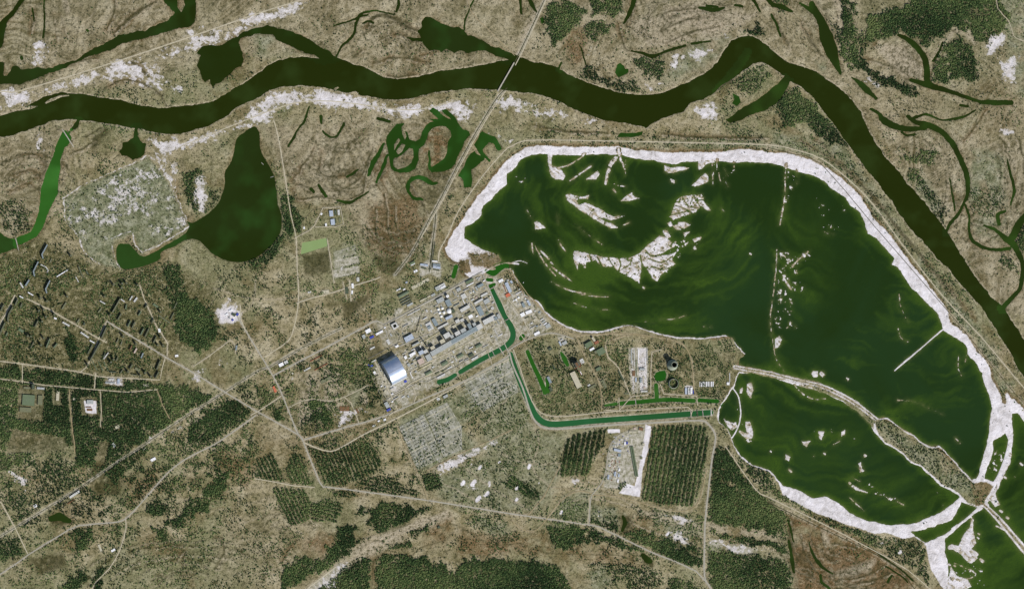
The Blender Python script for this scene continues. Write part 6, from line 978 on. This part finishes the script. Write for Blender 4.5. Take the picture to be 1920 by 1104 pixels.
for d in [(438,590,7,5,-30,9,'dark','block'),(445,589.5,4,5,-30,7,'blue','shed'),(436,600,4,3,30,7,'blue','shed'),(432,582,7,3,30,6,'white','shed'),(425,590,6,4,30,6,'white','shed'),(430,596,3,3,30,6,'grey','shed'),(443,652,3,9,-8,8,'slate','block'),(331,667,6,4,10,6,'white','shed'),(298.7,619.5,4,7,10,5,'white','shed')]:
    B(*d[:6], d[6], 'in compounds east of the town', d[7], wall='light')
for d in [(206,717.5,18,2.6,0,9,'grey','block'),(209,711.5,10,3,0,8,'pale','block'),(222,715,4.5,10,-4,9,'iceblue','hall'),(274,722,10,5,6,5,'beige','shed'),(53,750,23,20,-4,13,'green','hall'),(75,750,8.5,18,-3,12,'olive','hall'),(47.5,768,22,9,-3,11,'olive','hall'),(28,762,9,5,0,6,'brown','shed'),(61.5,725,5,9,0,36,'dark','block'),(76,728,14,4,-4,12,'grey','block'),(50,727,12,4,-4,9,'olive','block'),(108,742,5.5,18,-3,8,'beige','hall'),(168.5,753.5,12,7.5,0,12,'grey','hall'),(166,763,10,1.6,0,5,'brown','shed'),(168,768,10,4,0,4,'brown','shed'),(140,748,7,5,-10,4,'beige','shed'),(213,834,5,8,30,6,'white','shed'),(220,800,9,6,20,6,'beige','shed'),(139.5,926.5,22,4,34,10,'pale','hall'),(133,940,16,2,34,6,'brown','shed'),(287,861,10,5,28,7,'white','shed'),(66,948,6,5,30,6,'white','shed'),(212,1031,8,4,30,7,'white','shed'),(187.5,1027,14,4,-66,6,'beige','shed'),(822.5,988,5,4,20,12,'dark','shed'),(270,842,8,4,30,5,'beige','shed')]:
    B(*d[:6], d[6], 'in the southern woods' if d[0] < 500 else 'in the southern marsh', d[7])
# skylight strips of the big hall in the woods
# -- ruined town blocks
def slab_block(pts, wpx, h, roof, place, look=None, kind='apartment', smooth=False):
    p = np.array(pts, float); q = P(p[:, 0], p[:, 1]); c = q.mean(0); q = q - c; n = len(q); w = wpx * MPP / 2
    d = np.diff(q, axis=0); d /= np.linalg.norm(d, axis=1)[:, None]; nr = np.stack([-d[:, 1], d[:, 0]], -1); N = []
    for i in range(n):
        a = nr[max(0, i - 1)]; b = nr[min(n - 2, i)]; m = (a + b); m /= np.linalg.norm(m); N.append(m / max(.5, float(m @ a)))
    N = np.array(N); Lf = q + N * w; Rt = q - N * w
    ring = [tuple(v) for v in Lf] + [tuple(v) for v in Rt[::-1]]; m = len(ring)
    t = empty('apartment_block', (c[0], c[1], LAND - .3))
    mesh('wall', [(x, y, 0) for x, y in ring] + [(x, y, h) for x, y in ring], [(i, (i+1) % m, m+(i+1) % m, m+i) for i in range(m)], MWALL['dark'], t)
    inn = [tuple(v) for v in (q + N * (w - .7))] + [tuple(v) for v in (q - N * (w - .7))[::-1]]
    V = [(x, y, h + .9) for x, y in ring] + [(x, y, h + .9) for x, y in inn] + [(x, y, h) for x, y in inn] + [(x, y, h) for x, y in ring]
    F = [(i, (i+1) % m, m+(i+1) % m, m+i) for i in range(m)] + [(m+i, m+(i+1) % m, 2*m+(i+1) % m, 2*m+i) for i in range(m)] + [(3*m+i, 3*m+(i+1) % m, (i+1) % m, i) for i in range(m)]
    F += [(2*m+i, 2*m+i+1, 2*m+m-2-i, 2*m+m-1-i) for i in range(n - 1)]
    mesh('roof', V, F, MROOF[roof], t)
    L_ = sum(math.hypot(b[0]-a[0], b[1]-a[1]) for a, b in zip(pts, pts[1:]))
    k = max(1, int(L_ / 6))
    for j in range(k):
        u = (j + .5) / k * (n - 1); i = int(u); f = u - i; x, y = q[i] * (1 - f) + q[i+1] * f
        a = math.atan2(d[i][1], d[i][0]); V, F = boxv(-2.2, 2.2, -1.8, 1.8, h, h + 2.6); mesh('stair_head', [(v[0]*math.cos(a)-v[1]*math.sin(a)+x, v[0]*math.sin(a)+v[1]*math.cos(a)+y, v[2]) for v in V], F, MVENT, t)
    sh = 'curved' if n > 2 else 'long' if L_ > 17 else 'short' if L_ < 9 else 'straight'
    want(t, (look or f'{sh} {LOOK[roof]} apartment block') + ' ' + place, 'apartment block', None, float(p[:, 0].mean()), float(p[:, 1].mean()))
def tower_block(x, y, place): B(x, y, 3.6, 3.6, 28, 44, 'townroof', place, 'tower', wall='dark', look='square weathered tower block', vents=1)
QN, QW, QS, QE = "in the ruined town's north quarter", "in the ruined town's west quarter", "in the ruined town's south-east quarter", "in the ruined town's east quarter"
for pts, w_, h_, r_ in [([(88,459),(82,470),(78,477),(80,485)],2.4,27,'slate'),([(71,491),(65,503),(62,509),(64,518)],2.4,27,'slate'),([(54,525),(47,536)],3,27,'slate'),([(93,526),(85,542),(87,550)],2.4,27,'slate'),([(76,496),(86,501),(90,507),(88,511)],1.8,9,'pale'),([(97,485),(93,493)],2.4,9,'olive'),([(147,499),(150,508),(155,519)],2.4,16,'townroof'),([(161,508),(165,515)],3,20,'dark'),([(37,530),(43,540)],2.8,22,'pale'),([(106,519),(127,506)],1.8,9,'white'),([(108,518),(130,503)],1.2,6,'dark'),([(142,519),(147,529)],1.6,8,'pale'),([(52,548),(62,554)],1.8,12,'white')]: slab_block(pts, w_, h_, r_, QN)
for pts, w_, h_, r_ in [([(33,561),(28,572)],3,27,'townroof'),([(24,575),(16,589),(14,598),(15,604)],2.6,27,'townroof'),([(9,605),(3,618),(-2,630)],2.8,27,'townroof'),([(41,569),(38,577)],3,18,'townroof'),([(7,571),(1,583)],3,24,'townroof'),([(71,601),(65,613)],2.4,24,'townroof'),([(14,623),(11,630)],2.6,16,'green'),([(93,635),(86,652)],2.6,24,'green'),([(107,644),(100,652)],2.6,20,'green'),([(63,641),(57,653)],2.2,16,'townroof'),([(35,617),(44,622)],5,9,'green'),([(36,555),(43,559)],1.8,18,'white'),([(117,604),(130,611)],3,12,'pale'),([(151,623),(166,633)],3,12,'pale'),([(168,638),(177,643)],1.8,9,'white'),([(124,567),(116,580)],2.8,12,'olive'),([(149,598),(144,606)],3,12,'olive'),([(158,604),(157,610)],3,18,'dark'),([(101,596),(106,598)],3,8,'white')]: slab_block(pts, w_, h_, r_, QW)
for pts, w_, h_, r_ in [([(199,614),(190,634)],2.6,27,'townroof'),([(188,642),(168,677)],2.8,27,'townroof'),([(173,646),(164,664)],2.2,18,'townroof'),([(203,661),(194,673)],2.2,12,'pale'),([(222,635),(218,643)],2.2,14,'olive'),([(229,639),(226,647)],2.2,14,'olive'),([(247,648),(243,656)],2.4,20,'brown'),([(256,653),(251,662)],3,20,'pink'),([(268,662),(264,671)],2.6,18,'slate'),([(221,669),(217,677)],2.6,20,'townroof'),([(300,676),(293,693)],2.4,24,'townroof'),([(297,697),(291,709)],2.4,24,'townroof'),([(248,683),(243,692)],2.6,20,'townroof'),([(230,693),(225,700)],2.4,16,'townroof'),([(205,697),(218,697.5)],2.2,12,'dark'),([(246,702),(257,704)],1.8,14,'olive'),([(197,661),(193,671)],2,16,'dark'),([(253,690),(262,695)],5,8,'olive'),([(173,676),(182,694)],1.4,5,'green'),([(184,677),(193,695)],1.6,5,'green'),([(194,678),(203,696)],1.4,5,'green')]: slab_block(pts, w_, h_, r_, QS)
for pts, w_, h_, r_ in [([(225,560),(210,586)],2.4,27,'olive'),([(226,561),(233,566)],2,24,'pale'),([(227,588),(220,600)],2.4,22,'townroof'),([(237,571),(235,580)],2.6,16,'green'),([(248,555),(243,563)],2.4,12,'pale'),([(257,558),(251,566)],3.4,12,'pale'),([(276,571),(271,578)],2.2,20,'townroof'),([(264,584),(259,592)],2.4,20,'green'),([(244,602),(239,613)],2.4,22,'green'),([(253,603),(247,615)],2.4,22,'townroof'),([(269,616),(263,628)],2.4,22,'green'),([(279,616),(271,632)],2.4,22,'townroof'),([(288,598),(284,606)],2.2,20,'townroof'),([(293,631),(287,643)],2.4,22,'townroof'),([(326,586),(319,600)],2.2,14,'townroof'),([(297,591),(319,606)],1.8,9,'olive'),([(332,566),(325,580)],2,14,'townroof'),([(287,570),(296,576)],4,9,'green'),([(187,564),(197,570)],2,14,'pale'),([(190,578),(184,586)],2.8,12,'olive'),([(259,662),(262,662)],1,1,'olive')][:-1]: slab_block(pts, w_, h_, r_, QE)
for x, y in [(75,559),(87,565)]: tower_block(x, y, 'along the main street of the ruined town')
for x, y in [(72,583),(81,581),(85,594),(78,603),(51,630),(57,631),(81,634),(76,647),(101,590)]: tower_block(x, y, QW)
for x, y in [(125,556),(132,480),(85,450),(128,478)][:2]: tower_block(x, y, QN)
for x, y in [(206,591),(300,632),(295,647),(305,648),(300,585),(230,631),(195,556)]: tower_block(x, y, QE)
for x, y in [(212,674),(207,679),(254,645),(239,697),(262,704),(271,699),(282,706),(164,684),(230,629.5)][:8]: tower_block(x, y, QS)
for x, y in [(228,532),(236,531),(257,535),(227,540),(212,534)]: tower_block(x, y, 'on the open ground between town and lake')
# -- bridges, weirs, jetties
def bridge(pts, wpx, name, label, z=6, truss=False, mat='deck'):
    c = P(*pts[0]); t = empty(name, (c[0], c[1], 0)); p = np.array(pts, float); q = P(p[:, 0], p[:, 1]) - c; d = (q[-1] - q[0]); L_ = float(np.linalg.norm(d)); a = math.atan2(d[1], d[0]); w = wpx * MPP / 2
    def put(v): return [(x*math.cos(a)-y*math.sin(a), x*math.sin(a)+y*math.cos(a), zz) for x, y, zz in v]
    def part(nm, box, m): v, f = box; mesh(nm, put(v), f, m, t)
    part('deck', boxv(0, L_, -w, w, z - 1.5, z, bot=True), MR[mat])
    for s_ in (-1, 1): part('railing', boxv(0, L_, s_*w - .4, s_*w + .4, z, z + 1.3), MVENT)
    k = max(2, int(L_ / 55))
    if L_ > 40:
        for i in range(1, k): x = L_ * i / k; part('pier', boxv(x - 2.5, x + 2.5, -w - 2, w + 2, -3, z - 1.5), MWALL['light'])
    tag(t, label, 'bridge'); return t
bridge([(964,118),(933,172)], 2.4, 'railway_bridge', 'long pale railway bridge crossing the wide dark river', 9, True)
bridge([(936,651),(946,668)], 1.6, 'road_bridge', 'short road bridge over the intake canal bend', 5)
bridge([(921.5,654),(927,667)], .9, 'pipe_bridge', 'thin pipe bridge over the canal west of the road bridge', 5)
bridge([(947,601),(956.5,596)], 1.0, 'footbridge', 'narrow footbridge across the northern intake canal', 5)
bridge([(916,543.5),(929,537)], 1.2, 'weir', 'small concrete weir at the north end of the intake canal', 4)
bridge([(1294.5,767),(1296,783)], 1.4, 'canal_gate', 'pale gate bridge across the discharge canal, the western of three', 4); bridge([(1306.5,767),(1308,781)], 1.8, 'canal_gate', 'grey gate bridge across the discharge canal, the middle of three', 4.5, mat='rail'); bridge([(1317,768),(1318.5,780)], 1.2, 'canal_gate', 'pale gate bridge across the discharge canal, the eastern of three', 4)
bridge([(29,446),(35,470)], 1.3, 'causeway_bridge', 'narrow crossing between the dark and the bright green western water', 4); bridge([(117,243),(138,276)], 1.6, 'causeway_bridge', 'pale crossing at the head of the bright green western channel', 4)
bridge([(490,305),(494,309)], .8, 'jetty', 'tiny jetty on the east shore of the teardrop lake', 2); bridge([(507,333),(513,331)], .9, 'jetty', 'small white jetty lower on the east shore of the teardrop lake', 2)
bridge([(1191,747),(1192.3,758)], 1.2, 'canal_gate', 'little crossing of the inner cooling channel', 4)
# -- walls and fences round the plant
def fence(pts, h, label, m, th_=1.0, gates=8):
    c = P(*pts[0]); t = empty('perimeter_wall', (c[0], c[1], LAND - .3)); p = np.array(pts, float); q = P(p[:, 0], p[:, 1]) - c
    for (x0, y0), (x1, y1) in zip(q, q[1:]):
        L_ = math.hypot(x1-x0, y1-y0); a = math.atan2(y1-y0, x1-x0); V, F = boxv(0, L_, -th_/2, th_/2, 0, h); mesh('wall_panel', [(v[0]*math.cos(a)-v[1]*math.sin(a)+x0, v[0]*math.sin(a)+v[1]*math.cos(a)+y0, v[2]) for v in V], F, m, t)
    tag(t, label, 'wall')
fence([(706,607),(719,610),(722,608),(905,509),(912,528),(926,561)], 5, 'pale perimeter wall along the highway on the north of the plant', MWALL['light'], 1.6)
fence([(719,611),(742,652)], 5, 'straight wall running south from the highway beside the courtyard building', MWALL['light'], 1.4)
fence([(680,678),(750,641),(762,640)], 5, 'pale wall across the north side of the silver arch', MWALL['light'], 1.4)
fence([(684,678),(719,752),(740,740),(790,714),(800,716),(850,690),(912,656)], 5, 'wall around the south and west of the silver arch site', MWALL['light'], 1.4)
fence([(788,592),(781,620),(762,628)], 8, 'angled dark wall east of the courtyard building', MWALL['dark'], 2)
fence([(566,448),(566,416),(586,394),(638,387),(640,390),(644,421),(612,426)], 3, 'dark fence around the compound with two icy blue halls', MWALL['dark'], 1.0)
fence([(770,652),(800,636),(840,613)], 6, 'yellowish conveyor wall just north-east of the silver arch', simple('cream paint', sr(214,206,160), .08, 9), 3)
fence([(783,694),(809,680)], 7, 'bright cream retaining wall by the pinkish hall', simple('cream paint', sr(214,206,160), .08, 9), 4)
fence([(745,790),(770,862),(785,888),(800,938)], 3, 'fence down the west edge of the switchyard', MWALL['dark'], 1.0)
# -- switchyard gantries: one built, the rest copied
g0 = empty('switchyard_gantry', (0, 0, 0)); MG_ = simple('galvanised steel', sr(178,182,180), .1, 6)
for x in (-22, 0, 22): mesh('leg', *boxv(x-.9, x+.9, -.9, .9, 0, 15), MG_, g0)
mesh('crossbeam', *boxv(-23, 23, -1.1, 1.1, 15, 17, bot=True), MG_, g0)
for x in (-16, -6, 6, 16): mesh('insulator', *boxv(x-.7, x+.7, -.7, .7, 11, 15, bot=True), simple('brown porcelain', sr(96,60,44), .1, 4), g0)
first = True; gp = []
for r in range(13):
    for k in range(5):
        u = r / 12; x = 755 + k * 11.5 + u * 27 + (k - 2) * .6; y = 800 - k * 6.0 + u * 70; gp.append((x, y, 'in the large western switchyard', r))
for r in range(6):
    for k in range(6): x = 868 + k * 12 + r * 3.5; y = 722 - k * 6.3 + r * 8; gp.append((x, y, 'in the eastern switchyard', r))
for x, y, zone, r in gp:
    if first: t = g0; first = False
    else:
        t = g0.copy(); C.objects.link(t)
        for ch in g0.children: k = ch.copy(); C.objects.link(k); k.parent = t
    c = P(x, y); t.location = (c[0], c[1], LAND); t.rotation_euler = (0, 0, math.radians(28))
    want(t, f"steel gantry in the {ORD[r]} row of the {'western' if 'western' in zone else 'eastern'} switchyard", 'gantry', f'gantries {zone}', x, y)
# concrete equipment pads under the gantries
for i, (p, lb) in enumerate([([(748,800),(795,776),(830,858),(784,880)], 'broad pale gravel pad of the western switchyard, left half'),([(797,774),(838,754),(866,800),(866,842),(832,857)], 'broad pale gravel pad of the western switchyard, right half'),([(868,714),(950,668),(962,692),(972,735),(938,752),(905,772),(884,748)], 'pale gravel pad of the eastern switchyard')]):
    q = P(np.array(p)[:, 0], np.array(p)[:, 1]); n = len(q); zt = LAND + .32 + .03 * i
    b = NB('switchyard gravel'); mp = b.t.nodes.new('ShaderNodeMapping'); mp.inputs['Rotation'].default_value = (0, 0, math.radians(-28)); b.lk(b.pos, mp.inputs['Vector']); sp = b.t.nodes.new('ShaderNodeSeparateXYZ'); b.lk(mp.outputs[0], sp.inputs[0])
    st = b.step(b.math('FRACT', b.math('DIVIDE', sp.outputs[0], 34.0)), .25, .4); s2 = b.step(b.math('FRACT', b.math('DIVIDE', sp.outputs[1], 118.0)), .12, .05)
    base = b.ramp(b.noise(70, 6, .75), [(.36, sr(124,126,102)), (.5, sr(160,158,142)), (.64, sr(190,188,180))]); base = b.mix(b.math('MULTIPLY', st, .3), base, sr(112,114,92)); base = b.mix(b.math('MULTIPLY', s2, .6), base, sr(196,188,160))
    base = b.mix(b.math('MULTIPLY', b.step(b.noise(15, 3, .7), .46, .36), .7), base, sr(70,76,54))
    o = mesh('gravel_yard', [(x, y, zt) for x, y in q] + [(x, y, zt - 1) for x, y in q], [tuple(range(n))[::-1]] + [(i_, (i_+1) % n, n+(i_+1) % n, n+i_) for i_ in range(n)], b.out(base)); tag(o, lb, 'gravel yard', kind='structure')
settle_labels()
# ------------------------------------------------------------------ trees
def foliage(name, stops, tone_gain=.5):
    b = NB(name); A = b.attr('tone'); n = b.noise(5, 3, .7)
    c = b.ramp(b.math('ADD', b.math('MULTIPLY', A[0], .8), b.math('MULTIPLY', n, .25)), stops)
    b.b.inputs['Specular IOR Level'].default_value = .05; return b.out(c)
MP = foliage('pine and birch foliage', [(.10, sr(42,58,36)), (.35, sr(60,82,50)), (.62, sr(88,110,66)), (.95, sr(128,140,90))])
MS = foliage('bare scrub twigs', [(.15, sr(70,72,40)), (.5, sr(104,98,62)), (.9, sr(140,130,94))])
TM_r = [(0, 1.0)] # template: ragged dome
def template(r, nr=6):
    V = [(0, 0, 1.0)]
    for k, (rad, z) in enumerate(((.62, .74), (1.0, .34))):
        for i in range(nr):
            a = 2 * math.pi * (i + .5 * k) / nr; rr = rad * r.uniform(.72, 1.25); V.append((rr * math.cos(a), rr * math.sin(a), z * r.uniform(.8, 1.2)))
    F = [(0, 1 + i, 1 + (i + 1) % nr) for i in range(nr)]
    for i in range(nr):
        a, b = 1 + i, 1 + (i + 1) % nr; c, d = 1 + nr + i, 1 + nr + (i + 1) % nr
        F += [(a, c, b), (b, c, d)]
    for i in range(nr): V.append((V[1 + nr + i][0] * .5, V[1 + nr + i][1] * .5, .06))
    for i in range(nr):
        c, d = 1 + nr + i, 1 + nr + (i + 1) % nr; e, f = 1 + 2 * nr + i, 1 + 2 * nr + (i + 1) % nr; F += [(c, e, d), (d, e, f)]
    return np.array(V), np.array(F)
TR = random.Random(3); TPL = [template(TR) for _ in range(5)]
def sample(field, x, y):
    i = np.clip(((x - X0) / G).round().astype(int), 0, NX - 1); j = np.clip(((y - Y0) / G).round().astype(int), 0, NY - 1); return field[j, i]
def grow(name, x, y, rad, hgt, tone, mat):
    q = P(x, y); n = len(x); Vs, Fs, Ts = [], [], []; off = 0
    which = RS.randint(0, 5, n)
    for k, (tv, tf) in enumerate(TPL):
        s = which == k; m = s.sum()
        if not m: continue
        a = RS.rand(m) * 6.283; ca, sa = np.cos(a), np.sin(a); r_ = rad[s][:, None]; hh = hgt[s][:, None]
        vx = (tv[None, :, 0] * ca[:, None] - tv[None, :, 1] * sa[:, None]) * r_ + q[s, 0:1]
        vy = (tv[None, :, 0] * sa[:, None] + tv[None, :, 1] * ca[:, None]) * r_ + q[s, 1:2]
        vz = tv[None, :, 2] * hh + LAND - .4
        Vs.append(np.stack([vx, vy, vz], -1).reshape(-1, 3)); nv = len(tv)
        Fs.append((tf[None] + (off + np.arange(m) * nv)[:, None, None]).reshape(-1, 3)); off += m * nv
        Ts.append(np.repeat(tone[s], nv))
    o = npmesh(name, np.vstack(Vs), np.vstack(Fs), mat); t = np.concatenate(Ts); attr(o, 'tone', np.stack([t] * 3, -1)); return o
sp_ = 1.5
tx_, ty_ = np.meshgrid(np.arange(-100, 2020, sp_), np.arange(-80, 1185, sp_)); tx_ = tx_.ravel(); ty_ = ty_.ravel()
tx_ = tx_ + RS.uniform(-.62, .62, len(tx_)); ty_ = ty_ + RS.uniform(-.62, .62, len(ty_))
dn = sample(dens, tx_, ty_); keep = RS.rand(len(tx_)) < dn * .93
x, y, dk = tx_[keep], ty_[keep], dn[keep]
BROAD = sample(blur(np.maximum.reduce([poly_full for poly_full in [np.zeros_like(dens)]]), 1), x, y) if False else 0
tonef = fbm(70, 201, 3); tn = np.clip(.02 + .8 * RS.rand(len(x)) ** 1.3 + (sample(tonef, x, y) - .5) * 1.5 + .06, 0, 1)
ne = (x > 1600) & (y < 100) & (dk > .8); tn[ne] = np.clip(tn[ne] + .22, 0, 1)
so = (y > 1020) & (x > 500) & (x < 1100); tn[so] = np.clip(tn[so] + .10, 0, 1)
rad = RS.uniform(3.4, 7.4, len(x)) * np.where(dk < .4, 1.0, 1.0); hg = RS.uniform(7, 21, len(x)) * np.where(dk < .4, .7, 1.0)
forest = grow('forest', x, y, rad, hg, tn, MP); tag(forest, 'dark green pine woods and scattered trees covering the land', 'forest', kind='stuff')
# bare brown scrub
sc = np.clip((fine * .6 + patch * .4 - .42) * 3, 0, 1) * .30 * (1 - water) * (1 - np.clip(sand + paved, 0, 1)) * (1 - .6 * flood)
sc = np.maximum(sc, urban * .5 * (fine > .35) * (1 - water)); sc *= (1 - np.clip(clear, 0, 1)) * np.clip(1 - blur(water, 1) * 2, 0, 1) * np.clip(1 - dens, 0, 1)
k2 = RS.rand(len(tx_)) < sample(sc, tx_, ty_) * .55
x2, y2 = tx_[k2], ty_[k2]
scrub = grow('scrub', x2, y2, RS.uniform(2.4, 4.6, len(x2)), RS.uniform(2.5, 7, len(x2)), RS.rand(len(x2)), MS); tag(scrub, 'leafless brown bushes scattered thickly over the dry ground', 'scrub', kind='stuff')
print('TREES', len(x), len(x2))

# single trees standing apart: one built with trunk and crown, the rest copied
def make_tree(seed, tone):
    r = random.Random(seed); t = empty('tree', (0, 0, 0)); n = 7; V = []; F = []
    for rr, z in ((.7, 0), (.45, 4), (.2, 9)): V += [(rr*math.cos(2*math.pi*i/n), rr*math.sin(2*math.pi*i/n), z) for i in range(n)]
    for k in range(2): F += [(k*n+i, k*n+(i+1) % n, (k+1)*n+(i+1) % n, (k+1)*n+i) for i in range(n)]
    for a in (0.4, 2.5, 4.4):
        k = len(V); V += [(0, -.2, 4.5), (0, .2, 4.5), (3*math.cos(a), 3*math.sin(a), 8)]; F.append((k, k+1, k+2))
    mesh('trunk', V, F, simple('bark', sr(92,80,64), .2, 2), t)
    V = []; F = []
    for _ in range(260):
        u = r.random(); ph = r.uniform(0, 6.283); zz = 3.5 + 9.5 * u; R = 5.4 * math.sin(math.pi * min(1, .12 + u * .8)) ** .7 * r.uniform(.35, 1.05)
        cx, cy = R * math.cos(ph), R * math.sin(ph); s = r.uniform(.8, 1.5); k = len(V)
        for _k in range(3): V.append((cx + r.uniform(-s, s), cy + r.uniform(-s, s), zz + r.uniform(-s, s) * .7))
        F.append((k, k+1, k+2))
    o = mesh('crown', V, F, MP, t); attr(o, 'tone', np.full((len(V), 3), tone)); return t
T0 = [make_tree(1, .2), make_tree(2, .45), make_tree(3, .3)]; used = [False] * 3
TZ = [([(230,320),(290,310),(340,395),(300,440),(260,400)],46,'dark round tree standing alone on the pale terrace'),([(140,380),(220,340),(240,400),(170,440)],16,'dark tree on the open western half of the pale terrace'),([(1020,110),(1080,80),(1080,130),(1050,120)],14,'dark tree on the north bank east of the railway bridge'),
      ([(1460,30),(1500,40),(1520,70),(1500,85),(1470,60)],18,'dark tree on the pale meadow between two creeks'),([(1690,190),(1740,185),(1760,215),(1700,212)],34,'dark tree on the meadow north of the winding creek'),([(1820,360),(1870,350),(1880,400),(1830,400)],34,'dark tree on the floodplain near the right edge'),
      ([(730,70),(800,75),(780,110),(720,100)],26,'dark tree on the meadow west of the broad dark lake'),([(960,790),(1040,880),(1010,950),(940,860)],24,'lone tree on the grey green field south of the canal'),([(1660,400),(1720,480),(1740,500),(1690,440)],14,'tree on the strip between pond road and river'),([(1845,110),(1890,120),(1880,160),(1850,150)],16,'tree on the white dunes near the right edge'),([(500,120),(545,110),(540,120),(505,130)],6,'tree on the spit between river and side channel')]
tr = random.Random(21)
def inside(px_, py_, pts):
    c = False
    for (ax, ay), (bx, by) in zip(pts, pts[1:] + pts[:1]):
        if (ay > py_) != (by > py_) and px_ < (bx - ax) * (py_ - ay) / (by - ay) + ax: c = not c
    return c
for pts, n, lb in TZ:
    xs = [p[0] for p in pts]; ys = [p[1] for p in pts]; done = []; tries = 0
    while len(done) < n and tries < 4000:
        tries += 1; a, b = tr.uniform(min(xs), max(xs)), tr.uniform(min(ys), max(ys))
        if not inside(a, b, pts) or any(math.hypot(a-c_, b-d_) < 4.5 for c_, d_ in done): continue
        if sample(water, np.array([a]), np.array([b]))[0] > .05: continue
        done.append((a, b)); k = tr.randrange(3)
        if not used[k]: t = T0[k]; used[k] = True
        else:
            t = T0[k].copy(); C.objects.link(t)
            for ch in T0[k].children: m = ch.copy(); C.objects.link(m); m.parent = t
        c = P(a, b); s = tr.uniform(.85, 1.3); t.location = (c[0], c[1], LAND - .3); t.rotation_euler = (0, 0, tr.uniform(0, 6.28)); t.scale = (s, s, s * tr.uniform(.8, 1.1))
        tag(t, lb, 'tree', lb.replace('dark round tree', 'trees').replace('dark tree', 'trees').replace('lone tree', 'trees').replace('tree ', 'trees ').replace('treess', 'trees'))
